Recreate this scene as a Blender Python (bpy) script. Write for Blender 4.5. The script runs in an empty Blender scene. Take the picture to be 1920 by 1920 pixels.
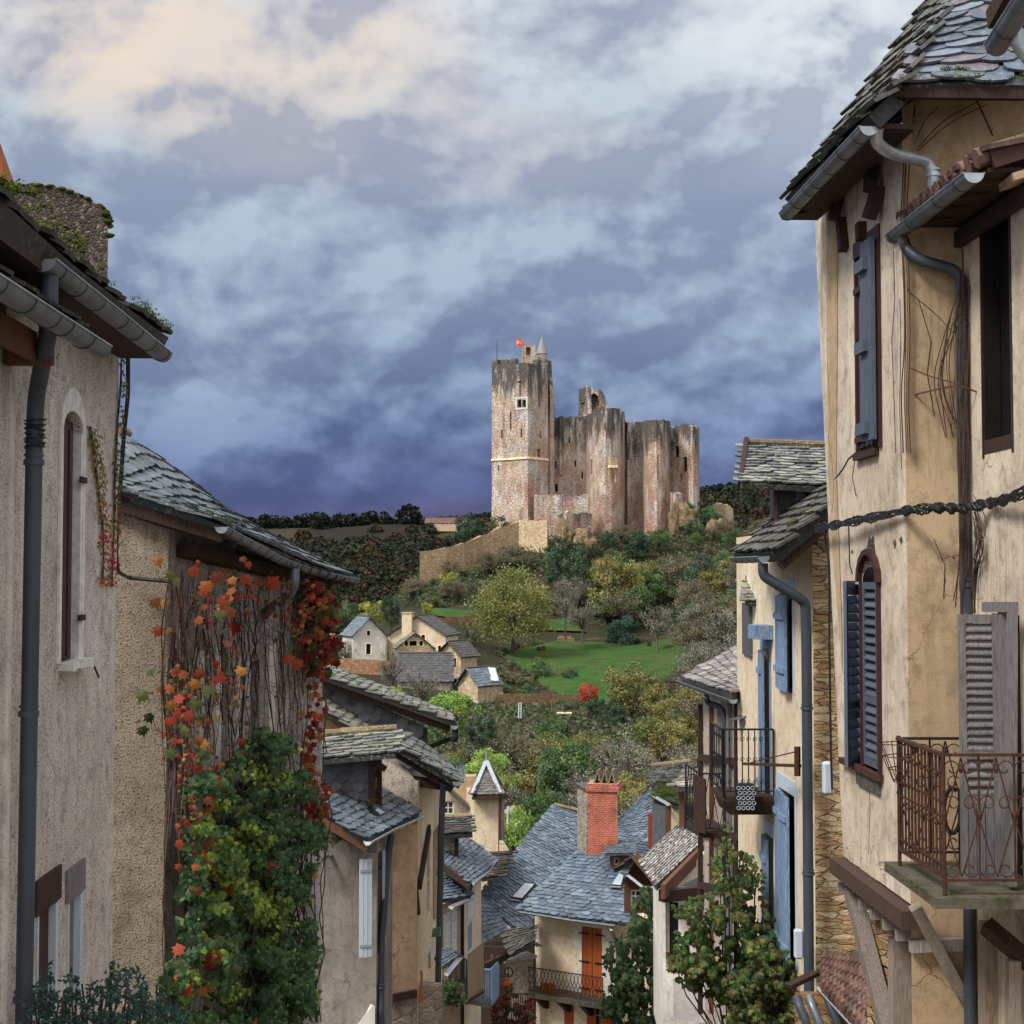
import bpy, math, random
import numpy as np
from mathutils import Vector, Matrix, noise
from mathutils.geometry import tessellate_polygon
R = math.radians
scene = bpy.context.scene
COL = scene.collection
# ---------------------------------------------------------------- camera
F = 2800.0
TH = math.atan(120/2800)
cd = bpy.data.cameras.new('camera'); cam = bpy.data.objects.new('camera', cd); COL.objects.link(cam)
cam.location = (0, 0, 0); cam.rotation_euler = (R(90)+TH, 0, 0)
cd.sensor_width = 36; cd.lens = F/1920*36; cd.clip_start = .1; cd.clip_end = 6000
scene.camera = cam
# ---------------------------------------------------------------- world: overcast cloud sky over a clear-sky model
SUN_EL, SUN_AZ = R(48), R(-128)      # azimuth from +Y towards +X
w = bpy.data.worlds.new('World'); scene.world = w; w.use_nodes = True
nt = w.node_tree; N = nt.nodes; L = nt.links; N.clear()
def nd(t, **k):
    n = N.new(t)
    for a, b in k.items(): setattr(n, a, b)
    return n
out = nd('ShaderNodeOutputWorld'); tc = nd('ShaderNodeTexCoord')
sky = nd('ShaderNodeTexSky', sky_type='NISHITA', sun_disc=False, sun_elevation=SUN_EL, sun_rotation=SUN_AZ)
sep = nd('ShaderNodeSeparateXYZ'); L.new(tc.outputs['Generated'], sep.inputs[0])
def ramp(stops, src=None, interp='LINEAR'):
    r = nd('ShaderNodeValToRGB'); e = r.color_ramp; e.interpolation = interp
    while len(e.elements) < len(stops): e.elements.new(.5)
    for el, (p, c) in zip(e.elements, stops):
        el.position = p; el.color = (c[0], c[1], c[2], 1)
    if src: L.new(src, r.inputs[0])
    return r
def s(r, g, b):
    f = lambda c: (c/255/12.92) if c/255 <= .04045 else ((c/255+.055)/1.055)**2.4
    return (f(r), f(g), f(b))
def math_(op, a, b=None, clamp=False):
    m = nd('ShaderNodeMath', operation=op, use_clamp=clamp)
    for i, x in enumerate((a, b)):
        if x is None: continue
        if isinstance(x, (int, float)): m.inputs[i].default_value = x
        else: L.new(x, m.inputs[i])
    return m.outputs[0]
def cloudnoise(scale, loc, zs, det=9, rough=.56, dist=.4):
    mp = nd('ShaderNodeMapping'); mp.inputs['Scale'].default_value = (1, 1, zs); mp.inputs['Location'].default_value = loc
    L.new(tc.outputs['Generated'], mp.inputs[0])
    n = nd('ShaderNodeTexNoise'); n.inputs['Scale'].default_value = scale; n.inputs['Detail'].default_value = det
    n.inputs['Roughness'].default_value = rough; n.inputs['Distortion'].default_value = dist
    L.new(mp.outputs[0], n.inputs['Vector']); return n.outputs['Fac']
n1 = cloudnoise(3.6, (2.3, 0, .7), 1.7, 8, .54, .2)
n2 = cloudnoise(8.5, (5.1, 1, 3.2), 1.35, 7, .52, .25)
n3 = cloudnoise(20.0, (1.1, 4, 8.2), 1.4, 6, .52, .2)
nz = math_('ADD', math_('ADD', math_('MULTIPLY', n1, .52), math_('MULTIPLY', n2, .33)), math_('MULTIPLY', n3, .15))
# cloud tone: dark violet bellies to pale blue-grey tops, darker towards the horizon
zn = math_('ADD', sep.outputs['Z'], math_('MULTIPLY', math_('SUBTRACT', n1, .5), .16))
dark = ramp([(0, s(94, 88, 122)), (.045, s(72, 82, 130)), (.10, s(86, 102, 146)), (.17, s(130, 145, 176)), (.30, s(156, 168, 190)), (.42, s(168, 176, 196)), (.6, (.85, .85, .88)), (1, (1.5, 1.47, 1.44))], zn)
lite = ramp([(0, s(112, 104, 138)), (.045, s(90, 102, 154)), (.10, s(136, 154, 192)), (.17, s(172, 190, 212)), (.30, s(198, 211, 223)), (.42, s(228, 234, 238)), (.6, (1.15, 1.13, 1.12)), (1, (1.9, 1.86, 1.82))], zn)  # uppermost stops, out of frame overhead, brightened as fill light
# lit edges: compare the cloud density with the density a little towards the light
def shade(scale, loc, zs, off, **k):
    a = cloudnoise(scale, loc, zs, **k); b = cloudnoise(scale, (loc[0]+off[0], loc[1], loc[2]+off[1]), zs, **k); return math_('SUBTRACT', a, b)
e1 = shade(8.5, (5.1, 1, 3.2), 1.35, (-.012, .022), det=7, rough=.52, dist=.25); e2 = shade(20, (1.1, 4, 8.2), 1.4, (-.005, .009), det=6, rough=.48, dist=.15)
rel = math_('ADD', math_('MULTIPLY', e1, 5.0), math_('MULTIPLY', e2, 2.0))
cf = ramp([(.38, (.06, .06, .06)), (.48, (.36, .36, .36)), (.52, (.56, .56, .56)), (.64, (1, 1, 1))], nz)
mx = nd('ShaderNodeMixRGB'); cfm = math_('ADD', cf.outputs[0], rel, True); L.new(cfm, mx.inputs[0]); L.new(dark.outputs[0], mx.inputs[1]); L.new(lite.outputs[0], mx.inputs[2])
# warm lit bank of cloud, upper left
def spot(cx, cz, rx, rz):
    a = math_('MULTIPLY', math_('SUBTRACT', sep.outputs['X'], cx), 1/rx); b = math_('MULTIPLY', math_('SUBTRACT', sep.outputs['Z'], cz), 1/rz)
    d = math_('ADD', math_('MULTIPLY', a, a), math_('MULTIPLY', b, b))
    d = math_('ADD', d, math_('MULTIPLY', math_('SUBTRACT', n2, .5), 2.2))
    return math_('SUBTRACT', 1, d, True)
def lay(prev, fac, col, k):
    m = nd('ShaderNodeMixRGB'); L.new(math_('MULTIPLY', math_('MULTIPLY', fac, k), math_('ADD', math_('MULTIPLY', cfm, .75), .25)), m.inputs[0]); L.new(prev, m.inputs[1]); m.inputs[2].default_value = (*col, 1); return m.outputs[0]
c = lay(mx.outputs[0], spot(-.19, .325, .17, .065), s(246, 226, 208), .95)
c = lay(c, spot(-.02, .275, .15, .035), s(212, 204, 208), .55)
c = lay(c, spot(.22, .33, .15, .08), s(238, 243, 247), .9)
# added fill light: sky behind the camera, out of frame, made brighter and warmer
back_fill = math_('MULTIPLY', math_('SUBTRACT', -.05, sep.outputs['Y']), 1.3, True)
c = lay(c, back_fill, (1.7, 1.63, 1.54), .95)
bg1 = nd('ShaderNodeBackground'); bg1.inputs['Strength'].default_value = .05; L.new(sky.outputs[0], bg1.inputs[0])
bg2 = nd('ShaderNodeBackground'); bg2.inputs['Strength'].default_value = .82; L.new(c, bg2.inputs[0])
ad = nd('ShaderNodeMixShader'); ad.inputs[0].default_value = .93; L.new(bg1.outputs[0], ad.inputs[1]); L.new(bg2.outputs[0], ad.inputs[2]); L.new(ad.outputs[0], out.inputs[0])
# sun through cloud
ld = bpy.data.lights.new('sun', 'SUN'); ld.energy = 3.0; ld.angle = R(16); ld.color = (1, .96, .90)
sun = bpy.data.objects.new('sun', ld); COL.objects.link(sun)
sd = Vector((math.sin(SUN_AZ)*math.cos(SUN_EL), math.cos(SUN_AZ)*math.cos(SUN_EL), math.sin(SUN_EL)))
sun.rotation_euler = sd.to_track_quat('Z', 'Y').to_euler()
vs = scene.view_settings; vs.view_transform = 'Standard'; vs.look = 'None'; vs.exposure = 0.3; vs.gamma = 1
rnd = random.Random(7); nr = np.random.default_rng(5)
# ---------------------------------------------------------------- projection helpers
CT, ST = math.cos(TH), math.sin(TH)
def ray(px, py):
    u = (px-960)/F; v = (960-py)/F
    return Vector((u, CT - v*ST, ST + v*CT))
def V(px, py, Y):
    d = ray(px, py); return d*(Y/d.y)
def pl(px, Y, py=1300): p = V(px, py, Y); return (p.x, p.y)
def SP(lat, Y): return (lat-.0357*Y, Y)
def S3(lat, Y, z): return Vector((lat-.0357*Y, Y, z))
def topx(p):
    a = Vector(p); zc = a.y*CT + a.z*ST; yc = -a.y*ST + a.z*CT
    return 960+F*a.x/zc, 960-F*yc/zc
# ---------------------------------------------------------------- mesh builder
class MB:
    def __init__(s): s.v = []; s.f = []; s.c = []
    def face(s, pts, c=(1, 1, 1)):
        n = len(s.v); s.v += [tuple(p) for p in pts]; s.f.append(tuple(range(n, n+len(pts)))); s.c.append(c)
    def grid(s, G, c=(1, 1, 1), closed=False):
        n = len(s.v); m = len(G[0])
        for r_ in G: s.v += [tuple(p) for p in r_]
        for i in range(len(G)-1):
            for j in range(m if closed else m-1):
                k = (j+1) % m
                s.f.append((n+i*m+j, n+i*m+k, n+(i+1)*m+k, n+(i+1)*m+j)); s.c.append(c)
    def hexa(s, p, c=(1, 1, 1)):       # p: 8 points, bottom 4 ccw, top 4 ccw
        n = len(s.v); s.v += [tuple(q) for q in p]
        for f in ((3, 2, 1, 0), (4, 5, 6, 7), (0, 1, 5, 4), (1, 2, 6, 5), (2, 3, 7, 6), (3, 0, 4, 7)):
            s.f.append(tuple(n+i for i in f)); s.c.append(c)
    def beam(s, a, b, w, h, up=Vector((0, 0, 1)), c=(1, 1, 1)):
        a = Vector(a); b = Vector(b); d = (b-a).normalized(); sd_ = d.cross(up)
        if sd_.length < 1e-4: sd_ = d.cross(Vector((0, 1, 0)))
        sd_.normalize(); u = sd_.cross(d).normalized(); sd_ *= w/2; u *= h/2
        s.hexa([a-sd_-u, a+sd_-u, b+sd_-u, b-sd_-u, a-sd_+u, a+sd_+u, b+sd_+u, b-sd_+u], c)
    def box(s, x0, x1, y0, y1, z0, z1, c=(1, 1, 1)):
        s.hexa([(x0, y0, z0), (x1, y0, z0), (x1, y1, z0), (x0, y1, z0), (x0, y0, z1), (x1, y0, z1), (x1, y1, z1), (x0, y1, z1)], c)
    def tube(s, pts, r, n=8, c=(1, 1, 1), cap=True):
        pts = [Vector(p) for p in pts]; G = []; prev = None
        for i, p in enumerate(pts):
            d = (pts[min(i+1, len(pts)-1)]-pts[max(i-1, 0)]).normalized()
            if prev is None:
                a = d.orthogonal().normalized()
            else:
                a = prev - d*prev.dot(d)
                a = a.normalized() if a.length > 1e-5 else d.orthogonal().normalized()
            prev = a; b = d.cross(a); rr = r[i] if isinstance(r, (list, tuple)) else r
            G.append([p + (a*math.cos(2*math.pi*k/n)+b*math.sin(2*math.pi*k/n))*rr for k in range(n)])
        s.grid(G, c, True)
        if cap: s.face(G[0][::-1], c); s.face(G[-1], c)
    def leaf(s, p, nrm, size, c, up=None): pass
def smoothpath(pts, rad=.12, k=5):
    pts = [Vector(p) for p in pts]; o = [pts[0]]
    for i in range(1, len(pts)-1):
        a, b, c = pts[i-1], pts[i], pts[i+1]
        r1 = min(rad, (a-b).length*.45, (c-b).length*.45)
        p0 = b+(a-b).normalized()*r1; p2 = b+(c-b).normalized()*r1
        for j in range(k+1):
            t = j/k; o.append(p0*(1-t)**2+b*2*t*(1-t)+p2*t*t)
    o.append(pts[-1]); return o
def wloc(o):
    l = Vector((0, 0, 0))
    while o: l += o.location; o = o.parent
    return l
def tag(o, label=None, cat=None, group=None, kind=None):
    if label: o['label'] = label
    if cat: o['category'] = cat
    if group: o['group'] = group
    if kind: o['kind'] = kind
    return o
def thing(name, label, cat, loc, group=None):
    o = bpy.data.objects.new(name, None); COL.objects.link(o); o.location = loc; o.empty_display_size = .2
    return tag(o, label, cat, group)
def mk(name, verts, faces, cols, mat, parent=None, loc=None, smooth=False, label=None):
    me = bpy.data.meshes.new(name)
    base = wloc(parent) if parent else Vector(loc or (0, 0, 0))
    va = np.asarray(verts, dtype=np.float32).reshape(-1, 3) - np.array(base, dtype=np.float32)
    me.from_pydata(va.tolist() if not isinstance(faces, np.ndarray) else va.tolist(), [], faces.tolist() if isinstance(faces, np.ndarray) else faces)
    at = me.color_attributes.new('Col', 'FLOAT_COLOR', 'CORNER')
    ca = np.asarray(cols, dtype=np.float32).reshape(-1, 3)
    cnt = np.array([len(f) for f in faces]) if not isinstance(faces, np.ndarray) else np.full(len(faces), faces.shape[1])
    full = np.ones((cnt.sum(), 4), dtype=np.float32); full[:, :3] = np.repeat(ca, cnt, axis=0)
    at.data.foreach_set('color', full.ravel())
    if smooth: me.polygons.foreach_set('use_smooth', [True]*len(me.polygons))
    me.materials.append(mat); me.update()
    o = bpy.data.objects.new(name, me); COL.objects.link(o)
    if parent: o.parent = parent
    else: o.location = base
    if label: o['label'] = label
    return o
def part(name, mb, mat, parent=None, smooth=False, label=None, loc=None):
    if not mb.f: return None
    return mk(name, mb.v, mb.f, mb.c, mat, parent, loc, smooth, label)
# ---------------------------------------------------------------- materials
def mat(name, rough=.85, spec=.3, metal=0):
    m = bpy.data.materials.new(name); m.use_nodes = True
    t = m.node_tree; b = t.nodes['Principled BSDF']; b.inputs['Roughness'].default_value = rough
    b.inputs['Specular IOR Level'].default_value = spec; b.inputs['Metallic'].default_value = metal
    return m, t, b
class G:
    """tiny node-graph helper"""
    def __init__(s, t): s.t = t; s.n = t.nodes; s.l = t.links; s.tc = s.n.new('ShaderNodeTexCoord'); s.geo = s.n.new('ShaderNodeNewGeometry'); s.o = s.geo.outputs['Position']
    def mapv(s, sc, loc=(0, 0, 0)):
        m = s.n.new('ShaderNodeMapping'); m.inputs['Scale'].default_value = sc; m.inputs['Location'].default_value = loc; s.l.new(s.o, m.inputs[0]); return m.outputs[0]
    def noise(s, scale, det=4, rough=.55, vec=None, dist=0):
        n = s.n.new('ShaderNodeTexNoise'); n.inputs['Scale'].default_value = scale; n.inputs['Detail'].default_value = det
        n.inputs['Roughness'].default_value = rough; n.inputs['Distortion'].default_value = dist
        s.l.new(vec or s.o, n.inputs['Vector']); return n.outputs['Fac']
    def vor(s, scale, vec=None, feat='F1', rnd_=1):
        n = s.n.new('ShaderNodeTexVoronoi'); n.feature = feat; n.inputs['Scale'].default_value = scale; n.inputs['Randomness'].default_value = rnd_
        s.l.new(vec or s.o, n.inputs['Vector']); return n
    def ramp(s, src, a, b, lo=0, hi=1):
        r = s.n.new('ShaderNodeMapRange'); r.inputs[1].default_value = a; r.inputs[2].default_value = b; r.inputs[3].default_value = lo; r.inputs[4].default_value = hi
        s.l.new(src, r.inputs[0]); return r.outputs[0]
    def mix(s, fac, a, b, mode='MIX'):
        m = s.n.new('ShaderNodeMixRGB'); m.blend_type = mode
        for i, x in enumerate((fac, a, b)):
            if isinstance(x, (int, float)): m.inputs[i].default_value = x
            elif isinstance(x, tuple): m.inputs[i].default_value = (*x, 1)
            else: s.l.new(x, m.inputs[i])
        return m.outputs[0]
    def m(s, op, a, b=None):
        m = s.n.new('ShaderNodeMath'); m.operation = op
        for i, x in enumerate((a, b)):
            if x is None: continue
            if isinstance(x, (int, float)): m.inputs[i].default_value = x
            else: s.l.new(x, m.inputs[i])
        return m.outputs[0]
    def attr(s):
        a = s.n.new('ShaderNodeAttribute'); a.attribute_name = 'Col'; return a.outputs['Color']
    def z(s):
        q = s.n.new('ShaderNodeSeparateXYZ'); s.l.new(s.o, q.inputs[0]); return q.outputs['Z']
    def bump(s, b, h, st=.5, dist=.02):
        n = s.n.new('ShaderNodeBump'); n.inputs['Strength'].default_value = st; n.inputs['Distance'].default_value = dist
        s.l.new(h, n.inputs['Height']); s.l.new(n.outputs[0], b.inputs['Normal'])
    def col(s, b, c): s.l.new(c, b.inputs['Base Color'])
def plaster(name, base, dark, light, grain=60, bump=.6, streak=.5, speck=.25, dist=.012):
    m, t, b = mat(name, .93, .15); g = G(t)
    big = g.ramp(g.noise(.9, 5, .6), .35, .7); st = g.m('MULTIPLY', g.ramp(g.noise(1, 6, .7, g.mapv((4.2, 4.2, .55)), .9), .50, .74), g.ramp(g.noise(.7, 3), .3, .6, .3, 1))
    fine = g.noise(grain, 3, .6); mid = g.noise(7, 6, .7)
    c = g.mix(big, base, light); c = g.mix(g.m('MULTIPLY', g.ramp(g.noise(.8, 5, .65, g.mapv((1, 1, .6), (7, 3, 11))), .5, .66), .6), c, tuple(min(.85, x*1.25+.03) for x in light)); c = g.mix(g.m('MULTIPLY', st, streak), c, dark)
    c = g.mix(g.m('MULTIPLY', g.ramp(mid, .5, .7), .7), c, dark); c = g.mix(g.m('MULTIPLY', g.ramp(g.noise(2.3, 6, .75, g.mapv((1, 1, .8), (4, 9, 2))), .52, .68), .45), c, tuple(x*.8 for x in dark))
    c = g.mix(g.m('MULTIPLY', g.ramp(fine, .52, .66), min(1, speck*1.25+.12)), c, tuple(x*.35 for x in dark)); c = g.mix(g.m('MULTIPLY', g.ramp(fine, .44, .30), .35), c, tuple(min(.85, x*1.2) for x in light))
    dr_ = g.m('MULTIPLY', g.ramp(g.noise(1, 5, .7, g.mapv((13, 13, .9)), .3), .54, .70), g.ramp(g.noise(.9, 4, .6, g.mapv((1, 1, 1), (3, 8, 5))), .45, .6)); c = g.mix(g.m('MULTIPLY', dr_, .55), c, tuple(x*.75 for x in dark))
    wn = g.n.new('ShaderNodeTexNoise'); wn.inputs['Scale'].default_value = 2.2; wn.inputs['Detail'].default_value = 6; g.l.new(g.o, wn.inputs['Vector']); va = g.n.new('ShaderNodeVectorMath'); va.operation = 'MULTIPLY_ADD'; va.inputs[1].default_value = (.55, .55, .55); g.l.new(wn.outputs['Color'], va.inputs[0]); g.l.new(g.o, va.inputs[2])
    ce = g.vor(.95, va.outputs[0], 'DISTANCE_TO_EDGE').outputs['Distance']; cm = g.m('MULTIPLY', g.ramp(ce, .0, .0055, 1, 0), g.ramp(g.noise(.7, 3, .5, g.mapv((1, 1, 1), (2, 2, 9))), .52, .58)); c = g.mix(g.m('MULTIPLY', cm, .8), c, (.05, .04, .035))
    c = g.mix(1, c, g.attr(), 'MULTIPLY')
    g.col(b, c); g.bump(b, g.m('ADD', fine, g.m('MULTIPLY', mid, .8)), bump, dist); return m
def rubble(name, cols, mortar, scale=3, zs=1.6, stain=.3, bump=.8, dist=.04, edge=.08):
    m, t, b = mat(name, .95, .12); g = G(t)
    v0 = g.mapv((1, 1, zs))
    wv = g.n.new('ShaderNodeVectorMath'); wv.operation = 'ADD'; nn = g.n.new('ShaderNodeTexNoise'); nn.inputs['Scale'].default_value = scale*.8
    g.l.new(v0, nn.inputs['Vector']); sc = g.n.new('ShaderNodeVectorMath'); sc.operation = 'SCALE'; sc.inputs['Scale'].default_value = .35/scale*1.6
    g.l.new(nn.outputs['Color'], sc.inputs[0]); g.l.new(v0, wv.inputs[0]); g.l.new(sc.outputs[0], wv.inputs[1]); v = wv.outputs[0]
    e = g.vor(scale, v, 'DISTANCE_TO_EDGE').outputs['Distance']; vc = g.vor(scale, v).outputs['Color']
    q = g.n.new('ShaderNodeSeparateColor'); g.l.new(vc, q.inputs[0])
    c = g.mix(q.outputs[0], cols[0], cols[1]); c = g.mix(g.ramp(q.outputs[1], .6, .8), c, cols[2])
    c = g.mix(g.ramp(e, 0, edge, 1, 0), c, mortar)
    fine = g.noise(scale*9, 5, .7)
    c = g.mix(g.m('MULTIPLY', g.ramp(fine, .5, .75), .5), c, tuple(x*.4 for x in cols[1]))
    st = g.ramp(g.noise(.8, 6, .7, g.mapv((3, 3, .5))), .5, .7)
    c = g.mix(g.m('MULTIPLY', st, stain), c, (.05, .048, .045))
    c = g.mix(1, c, g.attr(), 'MULTIPLY')
    g.col(b, c); h = g.m('ADD', g.ramp(e, 0, edge*2), g.m('MULTIPLY', fine, .5)); g.bump(b, h, bump, dist); return m
def slate_mat(name, c1, c2, lichen, lf=.5, scale=9, rough=.55):
    m, t, b = mat(name, rough, .45); g = G(t)
    a = g.attr(); n = g.noise(scale, 5, .7); n2 = g.noise(1.1, 4, .6)
    c = g.mix(g.ramp(n, .35, .7), c1, c2); c = g.mix(1, c, a, 'MULTIPLY')
    c = g.mix(g.m('MULTIPLY', g.m('MULTIPLY', g.ramp(g.noise(scale*2.6, 4, .75), .54, .6), g.ramp(n2, .4, .6, .25, 1)), lf), c, lichen)
    c = g.mix(g.m('MULTIPLY', g.ramp(g.noise(scale*.6, 3, .6), .6, .68), .35), c, (.03, .03, .028))
    g.col(b, c); g.bump(b, n, .5, .01); return m
def simple(name, c, c2=None, rough=.7, spec=.3, metal=0, scale=12, bump=.2, stretch=None, thr=(.4, .7)):
    m, t, b = mat(name, rough, spec, metal); g = G(t); vec = g.mapv(stretch) if stretch else None
    n = g.noise(scale, 6, .65, vec); col = g.mix(g.ramp(n, *thr), c, c2 or tuple(x*.6 for x in c)); col = g.mix(1, col, g.attr(), 'MULTIPLY')
    g.col(b, col); g.bump(b, n, bump, .008); return m
def leafmat(name, trans=.3, rough=.6):
    m, t, b = mat(name, rough, .25); g = G(t); a = g.attr(); c = g.mix(g.ramp(g.noise(3, 2), .3, .7), a, g.mix(1, a, (.6, .6, .6), 'MULTIPLY'))
    g.col(b, c)
    if trans:
        tr = g.n.new('ShaderNodeBsdfTranslucent'); g.l.new(c, tr.inputs[0]); mx_ = g.n.new('ShaderNodeMixShader'); mx_.inputs[0].default_value = trans
        o = t.nodes['Material Output']; g.l.new(b.outputs[0], mx_.inputs[1]); g.l.new(tr.outputs[0], mx_.inputs[2]); g.l.new(mx_.outputs[0], o.inputs[0])
    return m
M = {}
M['rough_grey'] = plaster('roughcast_grey', (.52, .48, .445), (.24, .22, .205), (.66, .62, .58), 75, .8, .45, .9, .012)
M['rough_tan'] = plaster('roughcast_tan', (.28, .225, .17), (.12, .095, .07), (.36, .295, .225), 55, .8, .45, .8, .016)
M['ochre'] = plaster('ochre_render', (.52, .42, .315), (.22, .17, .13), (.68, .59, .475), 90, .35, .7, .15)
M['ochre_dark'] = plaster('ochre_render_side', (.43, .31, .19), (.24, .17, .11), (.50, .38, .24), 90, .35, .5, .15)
M['cream'] = plaster('cream_render', (.66, .53, .37), (.40, .31, .21), (.74, .62, .46), 60, .3, .4, .1)
M['grey_render'] = plaster('grey_render', (.25, .22, .19), (.12, .105, .095), (.31, .28, .25), 50, .3, .9, .2)
M['tan_render'] = plaster('tan_render', (.45, .32, .21), (.28, .19, .12), (.50, .37, .25), 50, .3, .35, .1)
M['white_render'] = plaster('white_render', (.62, .58, .53), (.4, .36, .32), (.7, .66, .6), 50, .4, .4, .1)
M['old_white'] = plaster('old_limewash', (.44, .37, .30), (.12, .09, .065), (.55, .48, .41), 40, .8, .6, .5)
M['timber_wall'] = plaster('weathered_boards', (.30, .27, .25), (.06, .05, .045), (.55, .52, .5), 40, .6, 1, .5)
M['stone'] = rubble('ochre_rubble', ((.72, .49, .26), (.46, .29, .16), (.82, .64, .40)), (.70, .51, .30), 3.4, 4.2, .3, 1, .10, .035)
M['stone_grey'] = rubble('grey_rubble', ((.36, .31, .26), (.25, .21, .17), (.45, .40, .33)), (.40, .35, .29), 4, 1.5, .3, .7, .05)
M['stone_dark'] = rubble('dark_pebbled_stone', ((.13, .105, .09), (.085, .07, .06), (.30, .25, .21)), (.12, .095, .08), 34, 1, .4, 1, .02, .14)
M['stone_far'] = rubble('far_rubble', ((.60, .46, .30), (.38, .28, .18), (.70, .57, .40)), (.52, .40, .26), 2.2, 1.6, .3, .4, .05)
M['slate'] = slate_mat('blue_slate', (.115, .145, .185), (.18, .22, .27), (.34, .35, .28), .55)
M['slate_old'] = slate_mat('lichen_slate', (.13, .135, .135), (.24, .245, .24), (.50, .50, .38), .75)
M['slate_wall'] = slate_mat('slate_hanging', (.062, .066, .078), (.11, .115, .13), (.20, .20, .17), .4, 7)
M['slate_grey'] = slate_mat('grey_stone_slate', (.19, .18, .175), (.30, .29, .28), (.42, .41, .36), .4)
M['slate_dark'] = slate_mat('dark_slate', (.05, .048, .045), (.10, .095, .09), (.22, .23, .15), .45)
M['tile'] = slate_mat('old_clay_tile', (.085, .042, .032), (.16, .08, .06), (.30, .28, .22), .5)
M['ridge'] = slate_mat('lichened_ridge', (.13, .095, .06), (.20, .17, .125), (.46, .38, .14), .95, 14)
M['slab'] = simple('mossy_stone_slab', (.12, .105, .085), (.05, .052, .03), .95, .1, 0, 7, 1)
M['moss'] = simple('moss', (.055, .075, .012), (.02, .03, .006), 1, .05, 0, 30, 1)
M['zinc'] = simple('zinc', (.19, .215, .24), (.10, .115, .13), .42, .5, .55, 5, .1)
M['zinc_lite'] = simple('bright_zinc', (.5, .54, .58), (.32, .35, .38), .35, .5, .5, 6, .1)
M['pipe'] = simple('dark_pipe', (.055, .068, .088), (.035, .042, .054), .5, .4, .1, 5, .1, (1, 1, .3))
M['wood_dark'] = simple('dark_timber', (.055, .032, .024), (.022, .014, .011), .8, .2, 0, 14, .6, (6, 6, .7))
M['wood_grey'] = simple('weathered_timber', (.20, .19, .19), (.09, .08, .08), .85, .2, 0, 16, .6, (6, 6, .5))
M['wood_brown'] = simple('brown_timber', (.16, .075, .045), (.07, .035, .022), .8, .2, 0, 14, .5, (4, 4, 1))
M['paint_grey'] = simple('grey_blue_paint', (.115, .135, .165), (.055, .062, .08), .75, .25, 0, 14, .4, (8, 8, .5))
M['paint_blue'] = simple('blue_paint', (.115, .20, .36), (.30, .36, .43), .7, .25, 0, 12, .4, (7, 7, .8), (.46, .62))
M['paint_pale'] = simple('pale_blue_paint', (.48, .55, .62), (.30, .35, .40), .7, .25, 0, 10, .2, (6, 6, .6), (.5, .8))
M['paint_white'] = simple('white_paint', (.72, .72, .70), (.45, .44, .42), .6, .3, 0, 14, .2)
M['paint_maroon'] = simple('maroon_paint', (.055, .018, .020), (.03, .012, .012), .6, .3, 0, 12, .3, (6, 6, .5))
M['paint_orange'] = simple('orange_paint', (.36, .085, .018), (.24, .055, .013), .6, .3, 0, 8, .2, (6, 6, .5))
M['iron_rust'] = simple('rusty_iron', (.085, .038, .024), (.03, .02, .018), .85, .2, .2, 25, .5)
M['iron'] = simple('black_iron', (.018, .018, .022), (.03, .022, .02), .6, .3, .3, 25, .3)
M['cable'] = simple('black_cable', (.012, .012, .014), (.02, .02, .022), .5, .3, 0, 25, .2)
M['dark'] = simple('dark_interior', (.008, .007, .008), (.012, .011, .011), .9, .1, 0, 4, .1)
M['brick'] = None
M['leaf'] = leafmat('leaves')
M['bark'] = simple('bark', (.085, .068, .055), (.04, .032, .026), .95, .1, 0, 20, .8, (3, 3, .6))
M['twig'] = simple('grey_twigs', (.17, .145, .125), (.10, .085, .075), .95, .1, 0, 20, .3)
M['stem'] = simple('creeper_stems', (.075, .045, .036), (.035, .022, .018), .95, .1, 0, 20, .5)
m, t, b = mat('window_glass', .08, .6); b.inputs['Base Color'].default_value = (.03, .035, .045, 1); M['glass'] = m
m, t, b = mat('skylight_glass', .05, .8); b.inputs['Base Color'].default_value = (.35, .4, .46, 1); M['skyglass'] = m
def brickmat(name, c1, c2, mortar, sc=8.0):
    m, t, b = mat(name, .9, .2); g = G(t)
    q = g.n.new('ShaderNodeSeparateXYZ'); g.l.new(g.o, q.inputs[0]); cb = g.n.new('ShaderNodeCombineXYZ')
    g.l.new(g.m('ADD', q.outputs['X'], q.outputs['Y']), cb.inputs[0]); g.l.new(q.outputs['Z'], cb.inputs[1])
    k = g.n.new('ShaderNodeTexBrick'); k.inputs['Scale'].default_value = sc; k.inputs['Color1'].default_value = (*c1, 1); k.inputs['Color2'].default_value = (*c2, 1); k.inputs['Mortar'].default_value = (*mortar, 1)
    k.inputs['Mortar Size'].default_value = .03; g.l.new(cb.outputs[0], k.inputs['Vector'])
    c = g.mix(g.m('MULTIPLY', g.ramp(g.noise(2.2, 6, .75), .48, .66), .75), k.outputs['Color'], (.12, .05, .04)); g.col(b, c); g.bump(b, k.outputs['Fac'], -.4, .01); return m
M['brick'] = brickmat('red_brick', (.50, .11, .06), (.33, .06, .04), (.45, .27, .20), 3.9)
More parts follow.
